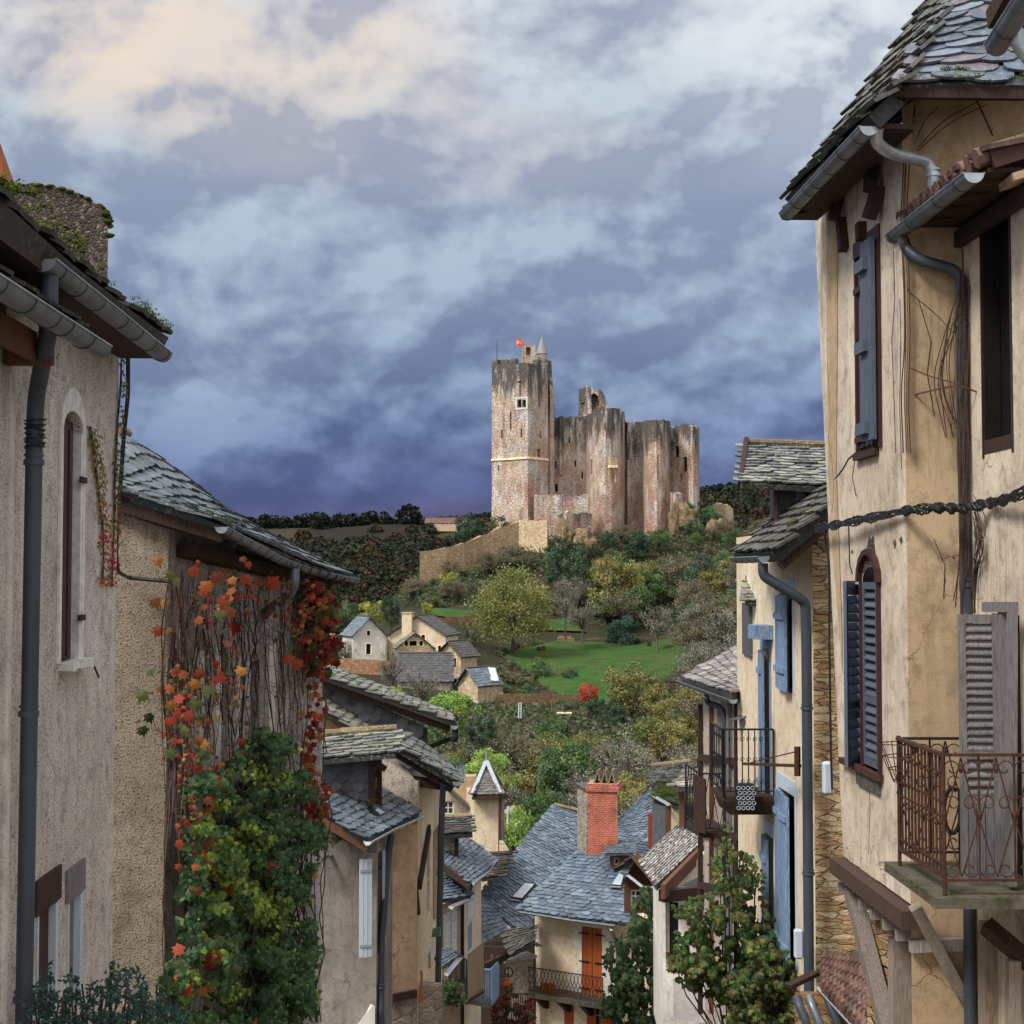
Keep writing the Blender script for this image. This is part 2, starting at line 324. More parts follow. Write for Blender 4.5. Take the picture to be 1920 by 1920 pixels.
# ---------------------------------------------------------------- walls in vertical planes
class VP:
    def __init__(s, a, b, rh=False):
        s.a = Vector((a[0], a[1], 0)); s.b = Vector((b[0], b[1], 0)); s.u = (s.b-s.a).normalized(); s.w = (s.b-s.a).length
        s.n = Vector((s.u.y, -s.u.x, 0))
        if not rh and s.n.dot(s.a*.5+s.b*.5) > 0: s.n = -s.n       # faces the camera side
    def at(s, px, py, o=0):
        d = ray(px, py); k = (s.a.dot(s.n)+o)/d.dot(s.n); return d*k
    def uz(s, px, py): p = s.at(px, py); return ((p-s.a).dot(s.u), p.z)
    def P(s, u, z, o=0): q = s.a+s.u*u+s.n*o; return Vector((q.x, q.y, z))
    def zz(s, u, py):
        p = s.a+s.u*u; return V(960, py, p.y).z
    def rect(s, x0, y0, x1, y1):      # y measured at x0
        ym = (y0+y1)/2; u0 = s.uz(x0, ym)[0]; u1 = s.uz(x1, ym)[0]
        z1 = s.at(x0, y0).z; z0 = s.at(x0, y1).z
        if u0 > u1: u0, u1 = u1, u0
        return (u0, u1, z0, z1)
def vbox(mb, vp, r, o0, o1, c=(1, 1, 1)):
    u0, u1, z0, z1 = r
    mb.hexa([vp.P(u0, z0, o0), vp.P(u1, z0, o0), vp.P(u1, z0, o1), vp.P(u0, z0, o1), vp.P(u0, z1, o0), vp.P(u1, z1, o0), vp.P(u1, z1, o1), vp.P(u0, z1, o1)], c)
def wall(mb, vp, top, zb, holes=(), reveal=.16, thick=.4, c=(1, 1, 1), u0=0, u1=None, lean=0):
    """top: number, or list of (px,py) projected on the plane (ends snapped to the wall ends)"""
    if u1 is None: u1 = vp.w
    if isinstance(top, (int, float)): tp = [(u0, top), (u1, top)]
    else:
        tp = [vp.uz(*q) for q in top]
        if tp[0][0] > tp[-1][0]: tp = tp[::-1]
        tp[0] = (u0, tp[0][1]); tp[-1] = (u1, tp[-1][1])
    bt = [(u0, zb), (u1, zb)] if isinstance(zb, (int, float)) else [vp.uz(*q) for q in zb]
    if bt[0][0] > bt[-1][0]: bt = bt[::-1]
    outer = bt + tp[::-1]
    loops = [outer]
    for h in holes:
        if len(h) == 4 and not isinstance(h[0], tuple): a0, a1, b0, b1 = h; loops.append([(a0, b0), (a0, b1), (a1, b1), (a1, b0)])
        else: loops.append(list(h)[::-1])
    if lean: bt = [(u0, tp[0][1]-.002), (u0+lean, zb)]+bt[1:]; outer = bt + tp[::-1]; loops[0] = outer
    def ev(pf, u):
        for (xa, za), (xb, zb_) in zip(pf[:-1], pf[1:]):
            if xa-1e-6 <= u <= xb+1e-6 and xb > xa: return za+(zb_-za)*min(max((u-xa)/(xb-xa), 0), 1)
        return pf[-1][1] if u > pf[-1][0] else pf[0][1]
    bp = sorted(set([round(q[0], 5) for lp in loops for q in lp]))
    def span(lp, u):
        zs = []
        for i in range(len(lp)):
            (xa, za), (xb, zb_) = lp[i-1], lp[i]
            if xa == xb: continue
            lo, hi = min(xa, xb), max(xa, xb)
            if lo-1e-6 <= u <= hi+1e-6: zs.append(za+(zb_-za)*(u-xa)/(xb-xa))
        return (min(zs), max(zs)) if zs else None
    for ua, ub in zip(bp[:-1], bp[1:]):
        if ub-ua < 1e-4 or ua < u0-1e-4 or ub > u1+1e-4: continue
        um = (ua+ub)/2; e_ = (ub-ua)*1e-3; cuts = []
        for lp in loops[1:]:
            if min(q[0] for q in lp) < um < max(q[0] for q in lp): cuts.append((span(lp, ua+e_), span(lp, ub-e_)))
        cuts.sort(key=lambda q: q[0][0]); lo = (ev(bt, ua+e_), ev(bt, ub-e_))
        for (ca, cb) in cuts+[((ev(tp, ua+e_),)*2, (ev(tp, ub-e_),)*2)]:
            if ca[0] > lo[0]+1e-4 or cb[0] > lo[1]+1e-4: mb.face([vp.P(*q) for q in ((ua, lo[0]), (ub, lo[1]), (ub, cb[0]), (ua, ca[0]))], c)
            lo = (ca[1], cb[1])
    k = len(outer); ins = thick*.7
    def back(q): return vp.P(min(max(q[0], u0+ins), u1-ins) if u1-u0 > 2.2*ins else q[0], q[1]-(.01 if q in tp else 0), -thick)
    for i in range(k):
        a_, b_ = outer[i], outer[(i+1) % k]; mb.face([vp.P(*a_), vp.P(*b_), back(b_), back(a_)], c)
    mb.face([back(q) for q in outer][::-1], c)
    for lp in loops[1:]:
        for i in range(len(lp)):
            a_, b_ = lp[i], lp[(i+1) % len(lp)]; mb.face([vp.P(*a_), vp.P(*b_), vp.P(b_[0], b_[1], -reveal), vp.P(a_[0], a_[1], -reveal)], c)
def window(vp, r, parent, fm, nx=1, ny=1, dep=-.13, fw=.05, pane='glass', name='window'):
    """frame (part) with a pane (sub-part) set back in an opening r=(u0,u1,z0,z1)"""
    u0, u1, z0, z1 = r; mb = MB()
    vbox(mb, vp, (u0, u0+fw, z0, z1), dep-.03, dep+.03); vbox(mb, vp, (u1-fw, u1, z0, z1), dep-.03, dep+.03)
    vbox(mb, vp, (u0+fw, u1-fw, z1-fw, z1), dep-.03, dep+.028); vbox(mb, vp, (u0+fw, u1-fw, z0, z0+fw), dep-.03, dep+.028)
    for i in range(1, nx): x = u0+(u1-u0)*i/nx; vbox(mb, vp, (x-fw*.35, x+fw*.35, z0+fw, z1-fw), dep-.02, dep+.022)
    for i in range(1, ny): z_ = z0+(z1-z0)*i/ny; vbox(mb, vp, (u0+fw, u1-fw, z_-fw*.3, z_+fw*.3), dep-.02, dep+.018)
    f = part(name, mb, M[fm], parent); g = MB(); vbox(g, vp, (u0+.01, u1-.01, z0+.01, z1-.01), dep-.035, dep-.012); part('pane', g, M[pane], f); return f
def hole_dark(vp, r, parent, dep=-.16):
    g = MB(); vbox(g, vp, (r[0]-.02, r[1]+.02, r[2]-.02, r[3]+.02), dep-.02, dep+.002); return part('window', g, M['dark'], parent)
def planks(mb, vp, r, o0, o1, n, c=(1, 1, 1), gap=.006):
    u0, u1, z0, z1 = r
    for i in range(n):
        a_ = u0+(u1-u0)*i/n; b_ = u0+(u1-u0)*(i+1)/n; k = rnd.uniform(.85, 1.1); vbox(mb, vp, (a_+gap/2, b_-gap/2, z0+rnd.uniform(0, .012), z1-rnd.uniform(0, .012)), o0, o1, tuple(x*k for x in c))
def louvre(mb, vp, r, o0, o1, n=18, fw=.06, c=(1, 1, 1), mids=(.5,)):
    u0, u1, z0, z1 = r; oc = (o0+o1)/2
    vbox(mb, vp, (u0, u0+fw, z0, z1), o0, o1, c); vbox(mb, vp, (u1-fw, u1, z0, z1), o0, o1, c)
    rails = [(z0, z0+fw*1.5), (z1-fw*1.3, z1)]+[(z0+(z1-z0)*k-fw*.7, z0+(z1-z0)*k+fw*.7) for k in mids]
    for a_, b_ in rails: vbox(mb, vp, (u0+fw, u1-fw, a_, b_), o0+.003, o1-.003, c)
    rails.sort()
    for (q0, q1), (q2, q3) in zip(rails[:-1], rails[1:]):
        k = max(1, round(n*(q2-q1)/(z1-z0)))
        for i in range(k):
            z_ = q1+(q2-q1)*(i+.5)/k; h = (q2-q1)/k; d = rnd.uniform(-.004, .004)
            p = [vp.P(u0+fw, z_+h*.45+d, o0), vp.P(u1-fw, z_+h*.45, o0), vp.P(u1-fw, z_-h*.35, o1), vp.P(u0+fw, z_-h*.35+d, o1)]
            q = [x+Vector((0, 0, -.012)) for x in p]; k2 = rnd.uniform(.8, 1.15); mb.hexa([q[0], q[1], q[2], q[3], p[0], p[1], p[2], p[3]], tuple(x*k2 for x in c))
# ---------------------------------------------------------------- roofs of separate slates
def slates(rows, tw, te, parent, material, pal=((1, 1, 1),), thick=.02, name='roof', shape='round', jit=.12, seed=1, base=(.25, .25, .25), under=.07, var=.35, moss=0, mb=None):
    q = random.Random(seed); R_ = [[Vector(p) for p in r_] for r_ in rows]; nc = len(R_[0])-1; nrw = len(R_)-1
    own = mb is None; mb = mb or MB()
    Lu = sum(((R_[0][i+1]-R_[0][i]).length+(R_[-1][i+1]-R_[-1][i]).length)/2 for i in range(nc))
    lv = [sum((R_[j+1][i]-R_[j][i]).length for i in range(nc+1))/(nc+1) for j in range(nrw)]; Lv = sum(lv); cum = [0]
    for x in lv: cum.append(cum[-1]+x/Lv)
    def S(u, v):
        u = min(max(u, -.2), 1.2)*nc; i = min(max(int(u), 0), nc-1); fu = u-i
        j = 0
        while j < nrw-1 and v > cum[j+1]: j += 1
        fv = (v-cum[j])/(cum[j+1]-cum[j])
        return (R_[j][i]*(1-fu)+R_[j][i+1]*fu)*(1-fv)+(R_[j+1][i]*(1-fu)+R_[j+1][i+1]*fu)*fv
    def frame(u, v):
        du = (S(u+.01, v)-S(u-.01, v)).normalized(); dv = (S(u, v+.01)-S(u, v-.01)).normalized(); n = du.cross(dv).normalized()
        if n.z < 0: n = -n
        return du, dv, n
    nu = max(2, round(Lu/tw)); nv = max(2, round(Lv/te))
    # deck
    g = [[S(i/6, j/6)-frame(i/6, j/6)[2]*.004 for i in range(7)] for j in range(7)]; mb.grid(g, base)
    g2 = [[S(i/6, j/6)-frame(i/6, j/6)[2]*under for i in range(7)] for j in range(7)]; mb.grid([r_[::-1] for r_ in g2], base)
    for a_, b_ in ((g[0], g2[0]), (g[-1], g2[-1]), ([r_[0] for r_ in g], [r_[0] for r_ in g2]), ([r_[-1] for r_ in g], [r_[-1] for r_ in g2])): mb.grid([a_, b_], base)
    for j in range(nv):
        v = j/nv; wu = (S(1, v)-S(0, v)).length/nu
        for i in range(nu+1):
            u = (i+(.5 if j % 2 else 0)+q.uniform(-jit, jit))/nu
            if u > 1.0+.2/nu: continue
            du, dv, n = frame(u, v+.001); o = S(u, v)+dv*te*q.uniform(-jit, jit)*.6; w_ = wu*q.uniform(.95, 1.12+jit)*.5; l = te*2.05
            if j >= nv-1: l = te*1.0
            lb = thick*q.uniform(1.3, 2.2); rt = q.uniform(-.05, .05)*(jit/.12); tl = q.uniform(-.3, .3)*thick
            if shape == 'round': sh = [(-1, l), (-1, te*.55), (-.82, te*.2), (-.4, te*.02), (0, -te*.04), (.4, te*.02), (.82, te*.2), (1, te*.55), (1, l)]
            elif shape == 'rough': sh = [(-1, l), (-1, te*q.uniform(.1, .3)), (-.5, te*q.uniform(-.1, .1)), (.2, te*q.uniform(-.12, .08)), (1, te*q.uniform(.05, .3)), (1, l)]
            else: sh = [(-1, l), (-1, 0), (1, 0), (1, l)]
            top = []; bot = []
            for a_, b_ in sh:
                x = a_*w_+rt*b_; hh = lb*(1-b_/l)+.003+tl*a_*(1-b_/l); p = o+du*x+dv*b_+n*hh; top.append(p); bot.append(p-n*thick)
            k = q.uniform(1-var, 1+var*.6); cc = q.choice(pal); cc = tuple(x*k for x in cc)
            if moss and q.random() < moss: cc = (.55*k, .75*k, .2*k)
            mb.face(top, cc)
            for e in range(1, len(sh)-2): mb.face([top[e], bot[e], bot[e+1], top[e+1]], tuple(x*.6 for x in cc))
            mb.face([top[0], bot[0], bot[1], top[1]], cc); mb.face([top[-2], bot[-2], bot[-1], top[-1]], cc)
    if not own: return None
    return part(name, mb, material, parent)
def ridgecaps(a, b, r, parent, mt, name='ridge', seed=1, n=None):
    q = random.Random(seed); a = Vector(a); b = Vector(b); n = n or max(2, int((b-a).length/.35)); mb = MB()
    for i in range(n):
        p = a.lerp(b, i/n); e = a.lerp(b, (i+1.12)/n); off = Vector((0, 0, q.uniform(0, r*.25))); k = q.uniform(.7, 1.2)
        mb.tube([p+off, e+off*.6], [r*q.uniform(.9, 1.1), r*.92], 8, (k, k*q.uniform(.8, 1), k*q.uniform(.6, .9)))
    return part(name, mb, mt, parent)
def gutter(pts, r, parent, material='zinc', name='gutter', cap=(True, True), up=None, straps=.45, lip=True):
    r *= .82
    pts = [Vector(p) for p in pts]; mb = MB(); Z = Vector((0, 0, 1)); Go = []; Gi = []
    for i, p in enumerate(pts):
        d = (pts[min(i+1, len(pts)-1)]-pts[max(i-1, 0)]).normalized(); sd_ = d.cross(Z).normalized()
        Go.append([p+sd_*math.cos(math.pi*k/10)*r-Z*math.sin(math.pi*k/10)*r for k in range(11)])
        Gi.append([p+sd_*math.cos(math.pi*k/10)*r*.94-Z*math.sin(math.pi*k/10)*r*.94 for k in range(11)])
    mb.grid(Go); mb.grid([x[::-1] for x in Gi])
    for G_, k in ((Go, 0), (Go, -1)):
        mb.tube([r_[k] for r_ in G_], r*.11, 6, (1.5, 1.5, 1.5))
    if cap[0]: mb.face(Go[0], (2.2, 2.2, 2.2))
    if cap[1]: mb.face(Go[-1][::-1])
    Lt = sum((pts[i+1]-pts[i]).length for i in range(len(pts)-1)); acc = 0
    for i in range(len(pts)-1):
        a_, b_ = pts[i], pts[i+1]; d = (b_-a_); l = d.length; d.normalize(); sd_ = d.cross(Z).normalized(); x = straps*.5
        while x < l:
            p = a_+d*x; mb.tube([p+sd_*math.cos(math.pi*k/10)*r*1.03-Z*math.sin(math.pi*k/10)*r*1.03 for k in range(11)], r*.07, 4, (.35, .35, .35)); x += straps
    return part(name, mb, M[material], parent, True)
def downpipe(pts, r, parent, material='pipe', name='downpipe', rad=.25, collars=(), cm=(1.2, 1.2, 1.2)):
    mb = MB(); p = smoothpath(pts, rad); mb.tube(p, r, 12)
    for c_ in collars: c_ = Vector(c_); mb.tube([c_, c_+Vector((0, 0, .03))], r*1.22, 12, cm); mb.tube([c_+Vector((0, 0, .05)), c_+Vector((0, 0, .062))], r*1.15, 12, cm)
    return part(name, mb, M[material], parent, True)
# ---------------------------------------------------------------- leaves
def leafcloud(C_, size, cols, aspect=.6, nrm=None, spread=1.0, g=nr, shape='dia'):
    """C_ Nx3 centres; returns verts (N*4x3), faces, cols"""
    n = len(C_); C_ = np.asarray(C_); sz = (np.asarray(size)*np.ones(n))[:, None]
    a = g.normal(size=(n, 3)); 
    if nrm is not None: a = a*spread+np.asarray(nrm)*1.0
    a /= np.linalg.norm(a, axis=1, keepdims=True)
    b_ = g.normal(size=(n, 3)); b_ -= (b_*a).sum(1, keepdims=True)*a; b_ /= np.linalg.norm(b_, axis=1, keepdims=True); c_ = np.cross(a, b_)
    v = np.stack([C_-b_*sz, C_+c_*sz*aspect-b_*sz*.15+a*sz*.12, C_+b_*sz, C_-c_*sz*aspect-b_*sz*.15+a*sz*.12], 1).reshape(-1, 3)
    f = np.arange(n*4).reshape(n, 4); return v, f, np.asarray(cols)
MAPLE = [(0, -.46), (.16, -.42), (.54, -.44), (.44, -.14), (.78, .10), (.44, .20), (.44, .48), (.20, .38), (0, .90), (-.18, .36), (-.42, .50), (-.42, .22), (-.74, .14), (-.46, -.12), (-.50, -.46), (-.14, -.42)]
IVY = [(0, -.5), (.35, -.45), (.6, -.05), (.3, .1), (0, .75), (-.3, .1), (-.6, -.05), (-.35, -.45)]
def shapeleaf(mb, p, n, tip, size, c, shp=MAPLE, curl=.15):
    n = Vector(n).normalized(); tip = Vector(tip); tip = (tip-n*tip.dot(n))
    if tip.length < 1e-3: tip = n.orthogonal()
    tip.normalize(); sd_ = tip.cross(n); p = Vector(p)
    P_ = [p+sd_*x*size+tip*y*size-n*(x*x+y*y)*size*curl for x, y in shp]; cpt = p+n*size*.04; k = len(P_); base = len(mb.v)
    mb.v += [tuple(cpt)]+[tuple(q) for q in P_]
    for i in range(k): mb.f.append((base, base+1+i, base+1+(i+1) % k)); mb.c.append(c)
# ================================================================ TERRAIN
TY = [-30, 0, 10, 25, 55, 90, 130, 180, 215, 250, 285, 320, 350, 385, 420, 500, 650, 900, 1050, 3200]
TX = [-600, 300, 600, 800, 1000, 1200, 1400, 1700, 2600]
TZ = [[-1.2]*9, [-1.9]*9, [-5.2]*9, [-10.5]*9, [-19.5]*9, [-25.5]*9,
 [-27, -27, -26, -25.5, -25.5, -25, -24, -22, -18],
 [-20, -21, -21, -20.5, -21, -21, -19.5, -16, -10],
 [-15, -16, -16.5, -17.5, -18.8, -18.8, -17, -12, -5],
 [-12, -13, -12, -12.5, -15.8, -15.6, -13.5, -8, 0],
 [-14, -14, -13, -8.5, -12, -12.6, -8, -3, 4],
 [-20, -18, -16, -4.5, -3.8, -3.6, 0, 4, 8],
 [-28, -26, -22, .5, 8.5, 9, 9, 10, 12],
 [-32, -30, -26, -6, 12, 12, 12, 12, 14],
 [-34, -32, -30, -20, 2, 6, 8, 10, 14],
 [-34, -34, -34, -30, -22, -12, 0, 6, 12],
 [-24, -24, -24, -22, -18, -6, 10, 20, 24],
 [26, 28, 29, 31, 36, 44, 52, 54, 54],
 [30, 31, 32, 33, 38, 46, 54, 56, 56],
 [10]*9]
TZ = np.array(TZ, dtype=float)
def hgt(X, Y):
    px = 960+X/max(Y, 30)*F
    j = 0
    while j < len(TY)-2 and Y > TY[j+1]: j += 1
    i = 0
    while i < len(TX)-2 and px > TX[i+1]: i += 1
    fy = min(max((Y-TY[j])/(TY[j+1]-TY[j]), 0), 1); fx = min(max((px-TX[i])/(TX[i+1]-TX[i]), 0), 1); fx = fx*fx*(3-2*fx)
    a = TZ[j, i]*(1-fx)+TZ[j, i+1]*fx; b_ = TZ[j+1, i]*(1-fx)+TZ[j+1, i+1]*fx
    z = a*(1-fy)+b_*fy
    if Y > 70: z += noise.noise(Vector((X*.03, Y*.03, 0)))*1.2*min((Y-70)/60, 1)
    return z
def ground_pt(px, Y): x = (px-960)*Y/F; return Vector((x, Y, hgt(x, Y)))
rowsY = list(np.concatenate([np.arange(-30, 60, 6), np.arange(60, 440, 5), np.arange(440, 1100, 22), np.arange(1100, 3300, 300)]))
mb = MB(); Gd = []
for Y in rowsY:
    W_ = 80+max(Y, 0)*.95; Gd.append([(W_*t, Y, hgt(W_*t, Y)) for t in np.linspace(-1, 1, 121)])
mb.grid(Gd)
m, t, b = mat('hill_ground', 1, .05); g = G(t)
n_ = g.noise(.09, 6, .65); c_ = g.mix(g.ramp(n_, .42, .6), (.050, .042, .030), (.034, .044, .020)); c_ = g.mix(g.ramp(g.noise(.4, 6, .7), .5, .7), c_, (.065, .050, .040)); g.col(b, c_); g.bump(b, g.noise(1.2, 6, .7), 1, .5)
M['ground'] = m
tag(part('ground', mb, m, smooth=True), kind='structure')
# meadow and grass terraces
m, t, b = mat('meadow_grass', 1, .05); g = G(t)
n_ = g.noise(.35, 6, .7); c_ = g.mix(g.ramp(n_, .38, .62), (.03, .095, .022), (.07, .14, .035)); c_ = g.mix(g.ramp(g.noise(.12, 6, .75), .46, .60), c_, (.090, .105, .040)); c_ = g.mix(g.ramp(g.noise(.22, 6, .75, g.mapv((1, 1, 1), (9, 4, 0))), .54, .62), c_, (.075, .062, .035)); c_ = g.mix(g.ramp(g.noise(2.5, 4, .7), .45, .7), c_, (.03, .075, .02)); g.col(b, c_); g.bump(b, g.noise(2.5, 5, .7), 1, .35); M['grass'] = m
def meadow(name, fl, fr, Y0, Y1, dz, nY=30, nX=30):
    mb = MB(); Gd = []
    for Y in np.linspace(Y0, Y1, nY):
        t_ = (Y-Y0)/(Y1-Y0); a_, b_ = fl(t_), fr(t_); Gd.append([tuple(ground_pt(a_+(b_-a_)*k, Y)+Vector((0, 0, dz-(.9 if k in (0, 1) else 0)))) for k in np.linspace(0, 1, nX)])
    mb.grid(Gd); return tag(part(name, mb, M['grass'], smooth=True), kind='structure')
meadow('meadow', lambda t: float(np.interp(t, [0, .3, .62, .8, 1], [1062, 1000, 938, 965, 1036])), lambda t: 1150+170*min(1, t*2.2)-60*max(0, t-.5), 219, 284, .5)
meadow('terrace_lawn', lambda t: 930+20*t, lambda t: 1110-20*t, 291, 298, .45, 8, 14)
meadow('upper_lawn', lambda t: 800+5*t, lambda t: 905, 288, 300, .8, 8, 12)
# ================================================================ FAR WOODS
def far_crowns(name, spots, cols, label, cat, leafs=110, kind='stuff', g=nr):
    Vs, Fs, Cs = [], [], []; off = 0
    for (x, y, z, r_, ci) in spots:
        n = leafs; d = g.normal(size=(n, 3)); d /= np.linalg.norm(d, axis=1, keepdims=True); d[:, 2] = np.abs(d[:, 2])*1.1-.25
        P_ = np.array([x, y, z])+d*r_*(.72+.33*g.random((n, 1)))
        c0 = np.array(cols[ci % len(cols)])*g.uniform(.75, 1.25)
        cc = c0*(.7+.6*g.random((n, 1)))
        v, f, c = leafcloud(P_, r_*.21, cc, .8, d, .7, g); Vs.append(v); Fs.append(f+off); Cs.append(c); off += len(v)
    o = mk(name, np.concatenate(Vs), np.concatenate(Fs), np.concatenate(Cs), M['leaf']); return tag(o, label, cat, kind=kind)
darkg = [(.022, .034, .020), (.030, .042, .020), (.045, .048, .018), (.050, .036, .016), (.062, .034, .014), (.018, .028, .022), (.028, .036, .018)]
sp = []
for k in range(3900):
    Y = rnd.uniform(520, 880); px = rnd.uniform(120, 1000) if k % 4 else rnd.uniform(1250, 1700)
    if px < 900 and Y > 835 and rnd.random() < .96: continue
    if px > 1250 and Y > 800 and rnd.random() < .5: continue
    p = ground_pt(px, Y); sp.append((p.x, p.y, p.z+2.5, rnd.uniform(3.6, 6.2), rnd.randrange(7)))
far_crowns('far_wood', sp, darkg, 'dark autumn wood covering the far valley side left of the castle hill', 'wood', 120)
# field strips below the ridge line
def field(name, px0, px1, Y0, Y1, c1, c2):
    m_ = simple(name+'_soil', c1, c2, 1, .05, 0, .5, .3); mb = MB(); Gd = [[tuple(ground_pt(px0+(px1-px0)*k, Y)+Vector((0, 0, 1.2-(4 if k in (0, 1) else 0)))) for k in np.linspace(0, 1, 14)] for Y in np.linspace(Y0, Y1, 10)]
    mb.grid(Gd); tag(part(name, mb, m_, smooth=True), kind='structure')
field('green_field', 440, 640, 800, 850, (.035, .07, .028), (.025, .05, .02)); field('ploughed_field', 560, 800, 835, 895, (.028, .024, .022), (.020, .020, .016)); field('right_field', 1290, 1560, 800, 880, (.045, .055, .032), (.035, .04, .028))
# trees standing on the ridge line
mb = None
def ridge_tree(px, Y, r_, h, label, ci):
    p = ground_pt(px, Y); t_ = thing('ridge_tree', label, 'tree', p, 'trees along the far ridge line')
    n = 240; d = nr.normal(size=(n, 3)); d /= np.linalg.norm(d, axis=1, keepdims=True)
    P_ = np.array([p.x, p.y, p.z+h-r_])+d*np.array([r_, r_, r_*.9])*(.55+.45*nr.random((n, 1)))
    v, f, c = leafcloud(P_, r_*.2, np.array(darkg[ci])*(.5+.5*nr.random((n, 1))), .8); mk('crown', v, f, c, M['leaf'], t_)
    mb = MB(); mb.tube([p, p+Vector((0, 0, h-r_))], [.5, .3], 6); part('trunk', mb, M['bark'], t_)
for i, px in enumerate([428, 448, 470, 494, 515, 536, 560, 582, 604, 640, 662, 690, 718]):
    ridge_tree(px+rnd.uniform(-4, 4), 905, rnd.uniform(4.2, 6.2), rnd.uniform(8, 10), 'dark round tree in the tree line on the ridge left of the castle', 0)
ridge_tree(765, 900, 8.2, 13.5, 'largest dark tree of the ridge line, standing alone near the castle', 5)
ridge_tree(600, 895, 7.2, 11.5, 'tall dark tree bulging above the middle of the left ridge line', 5)
for px in [1316, 1340, 1352, 1372, 1400, 1425]: ridge_tree(px, 905, rnd.uniform(2.5, 4), rnd.uniform(4.5, 6), 'small dark tree on the ridge line right of the castle', 0)
sp = []
for px in np.arange(380, 930, 9):
    p = ground_pt(px, 915); sp.append((p.x, p.y, p.z+1.2, rnd.uniform(3, 4.6), rnd.choice([0, 5])))
for px in np.arange(1290, 1600, 8):
    p = ground_pt(px, 915); sp.append((p.x, p.y, p.z, rnd.uniform(1.6, 2.8), rnd.choice([0, 5])))
far_crowns('ridge_hedge', sp, darkg, 'dark hedge running along the far ridge line', 'hedge', 90)
# farmhouse on the far ridge
def gable_house(name, label, cat, X, Y, zb, w_, d, eh, rh, yaw, wallm, roofm, axis='y', wins=(), group=None, tw=.6, te=.5, door=None, over=.35, chim=None, pal=((1, 1, 1),), seed=3):
    """centre of the front wall at X,Y; axis y: gable end in front; x: eave in front"""
    root = thing(name, label, cat, (X, Y, zb), group); c_, s_ = math.cos(yaw), math.sin(yaw)
    def W(x, y, z): return Vector((X+x*c_-y*s_, Y+x*s_+y*c_, zb+z))
    h = w_/2; A, B, C_, D = [(W(x, y, 0).x, W(x, y, 0).y) for x, y in ((-h, 0), (h, 0), (h, d), (-h, d))]
    fr = VP(A, B); mb = MB(); hl = []
    for (u, z, ww, hh) in wins: hl.append((h+u-ww/2, h+u+ww/2, zb+z, zb+z+hh))
    if door: hl.append((h+door[0]-door[1]/2, h+door[0]+door[1]/2, zb+.1, zb+door[2]))
    def prof(vp, gab):
        return vp, gab
    def wl(vp, gab, holes=()):
        if gab:
            loops = [[(0, zb-2), (vp.w, zb-2), (vp.w, zb+eh), (vp.w/2, zb+rh), (0, zb+eh)]]
            wall(mb, vp, [topx(vp.P(0, zb+eh)), topx(vp.P(vp.w/2, zb+rh)), topx(vp.P(vp.w, zb+eh))], zb-2, holes, .25, .4)
        else: wall(mb, vp, zb+eh, zb-2, holes, .25, .4)
    wl(fr, axis == 'y', hl); sv = VP(D, A) if X > 0 else VP(B, C_); wl(sv, axis == 'x')
    wl(VP(B, C_) if X > 0 else VP(D, A), axis == 'x')
    wp = part('wall', mb, M[wallm], root)
    for r_ in hl:
        hole_dark(fr, r_, root, -.22); mb = MB(); u0, u1, z0, z1 = r_; cs = (1.5, 1.45, 1.35)
        for q in ((u0-.16, u0, z0-.1, z1+.14), (u1, u1+.16, z0-.1, z1+.14), (u0, u1, z1, z1+.14), (u0, u1, z0-.1, z0)): vbox(mb, fr, q, .0, .05, cs)
        part('window_surround', mb, M[wallm], root)
    o = over; k = (rh-eh)/(h if axis == 'y' else d/2); up = .05
    if axis == 'y':
        for sg in (-1, 1):
            e0, e1 = W(sg*(h+o), -o, eh-k*o+up), W(sg*(h+o), d+o, eh-k*o+up); r0, r1 = W(0, -o, rh+up), W(0, d+o, rh+up)
            slates([[e0, e1], [r0, r1]], tw, te, root, M[roofm], pal, .05, 'roof', 'rough', seed=seed+sg, under=.12)
        ridgecaps(W(0, -o, rh+.1), W(0, d+o, rh+.1), .12, root, M['slate_dark'], seed=seed)
    else:
        slates([[W(-h-o, -o, eh-k*o+up), W(h+o, -o, eh-k*o+up)], [W(-h-o, d/2, rh+up), W(h+o, d/2, rh+up)]], tw, te, root, M[roofm], pal, .05, 'roof', 'rough', seed=seed, under=.12)
        slates([[W(-h-o, d+o, eh-k*o+up), W(h+o, d+o, eh-k*o+up)], [W(-h-o, d/2, rh+up), W(h+o, d/2, rh+up)]], tw, te, root, M[roofm], pal, .05, 'roof', 'rough', seed=seed, under=.12)
        ridgecaps(W(-h-o, d/2, rh+.1), W(h+o, d/2, rh+.1), .12, root, M['slate_dark'], seed=seed)
    if chim:
        mb = MB(); x, y, ww, z0, z1 = chim; p = [W(x-ww/2, y-ww/2, z0), W(x+ww/2, y-ww/2, z0), W(x+ww/2, y+ww/2, z0), W(x-ww/2, y+ww/2, z0)]
        q = [v_+Vector((0, 0, z1-z0)) for v_ in p]; mb.hexa(p+q); e = .12; p2 = [W(x+a_*(ww/2+e), y+b_*(ww/2+e), z1) for a_, b_ in ((-1, -1), (1, -1), (1, 1), (-1, 1))]; mb.hexa(p2+[v_+Vector((0, 0, .2)) for v_ in p2], (.7, .7, .7)); part('chimney', mb, M[wallm], root)
    return root
p = ground_pt(838, 870)
gable_house('farmhouse', 'low farmhouse with a dull red roof on the far ridge just left of the castle', 'house', p.x, 870, p.z+3, 24, 8, 3, 6, 0, 'stone_far', 'tile', 'x', tw=1.2, te=1)
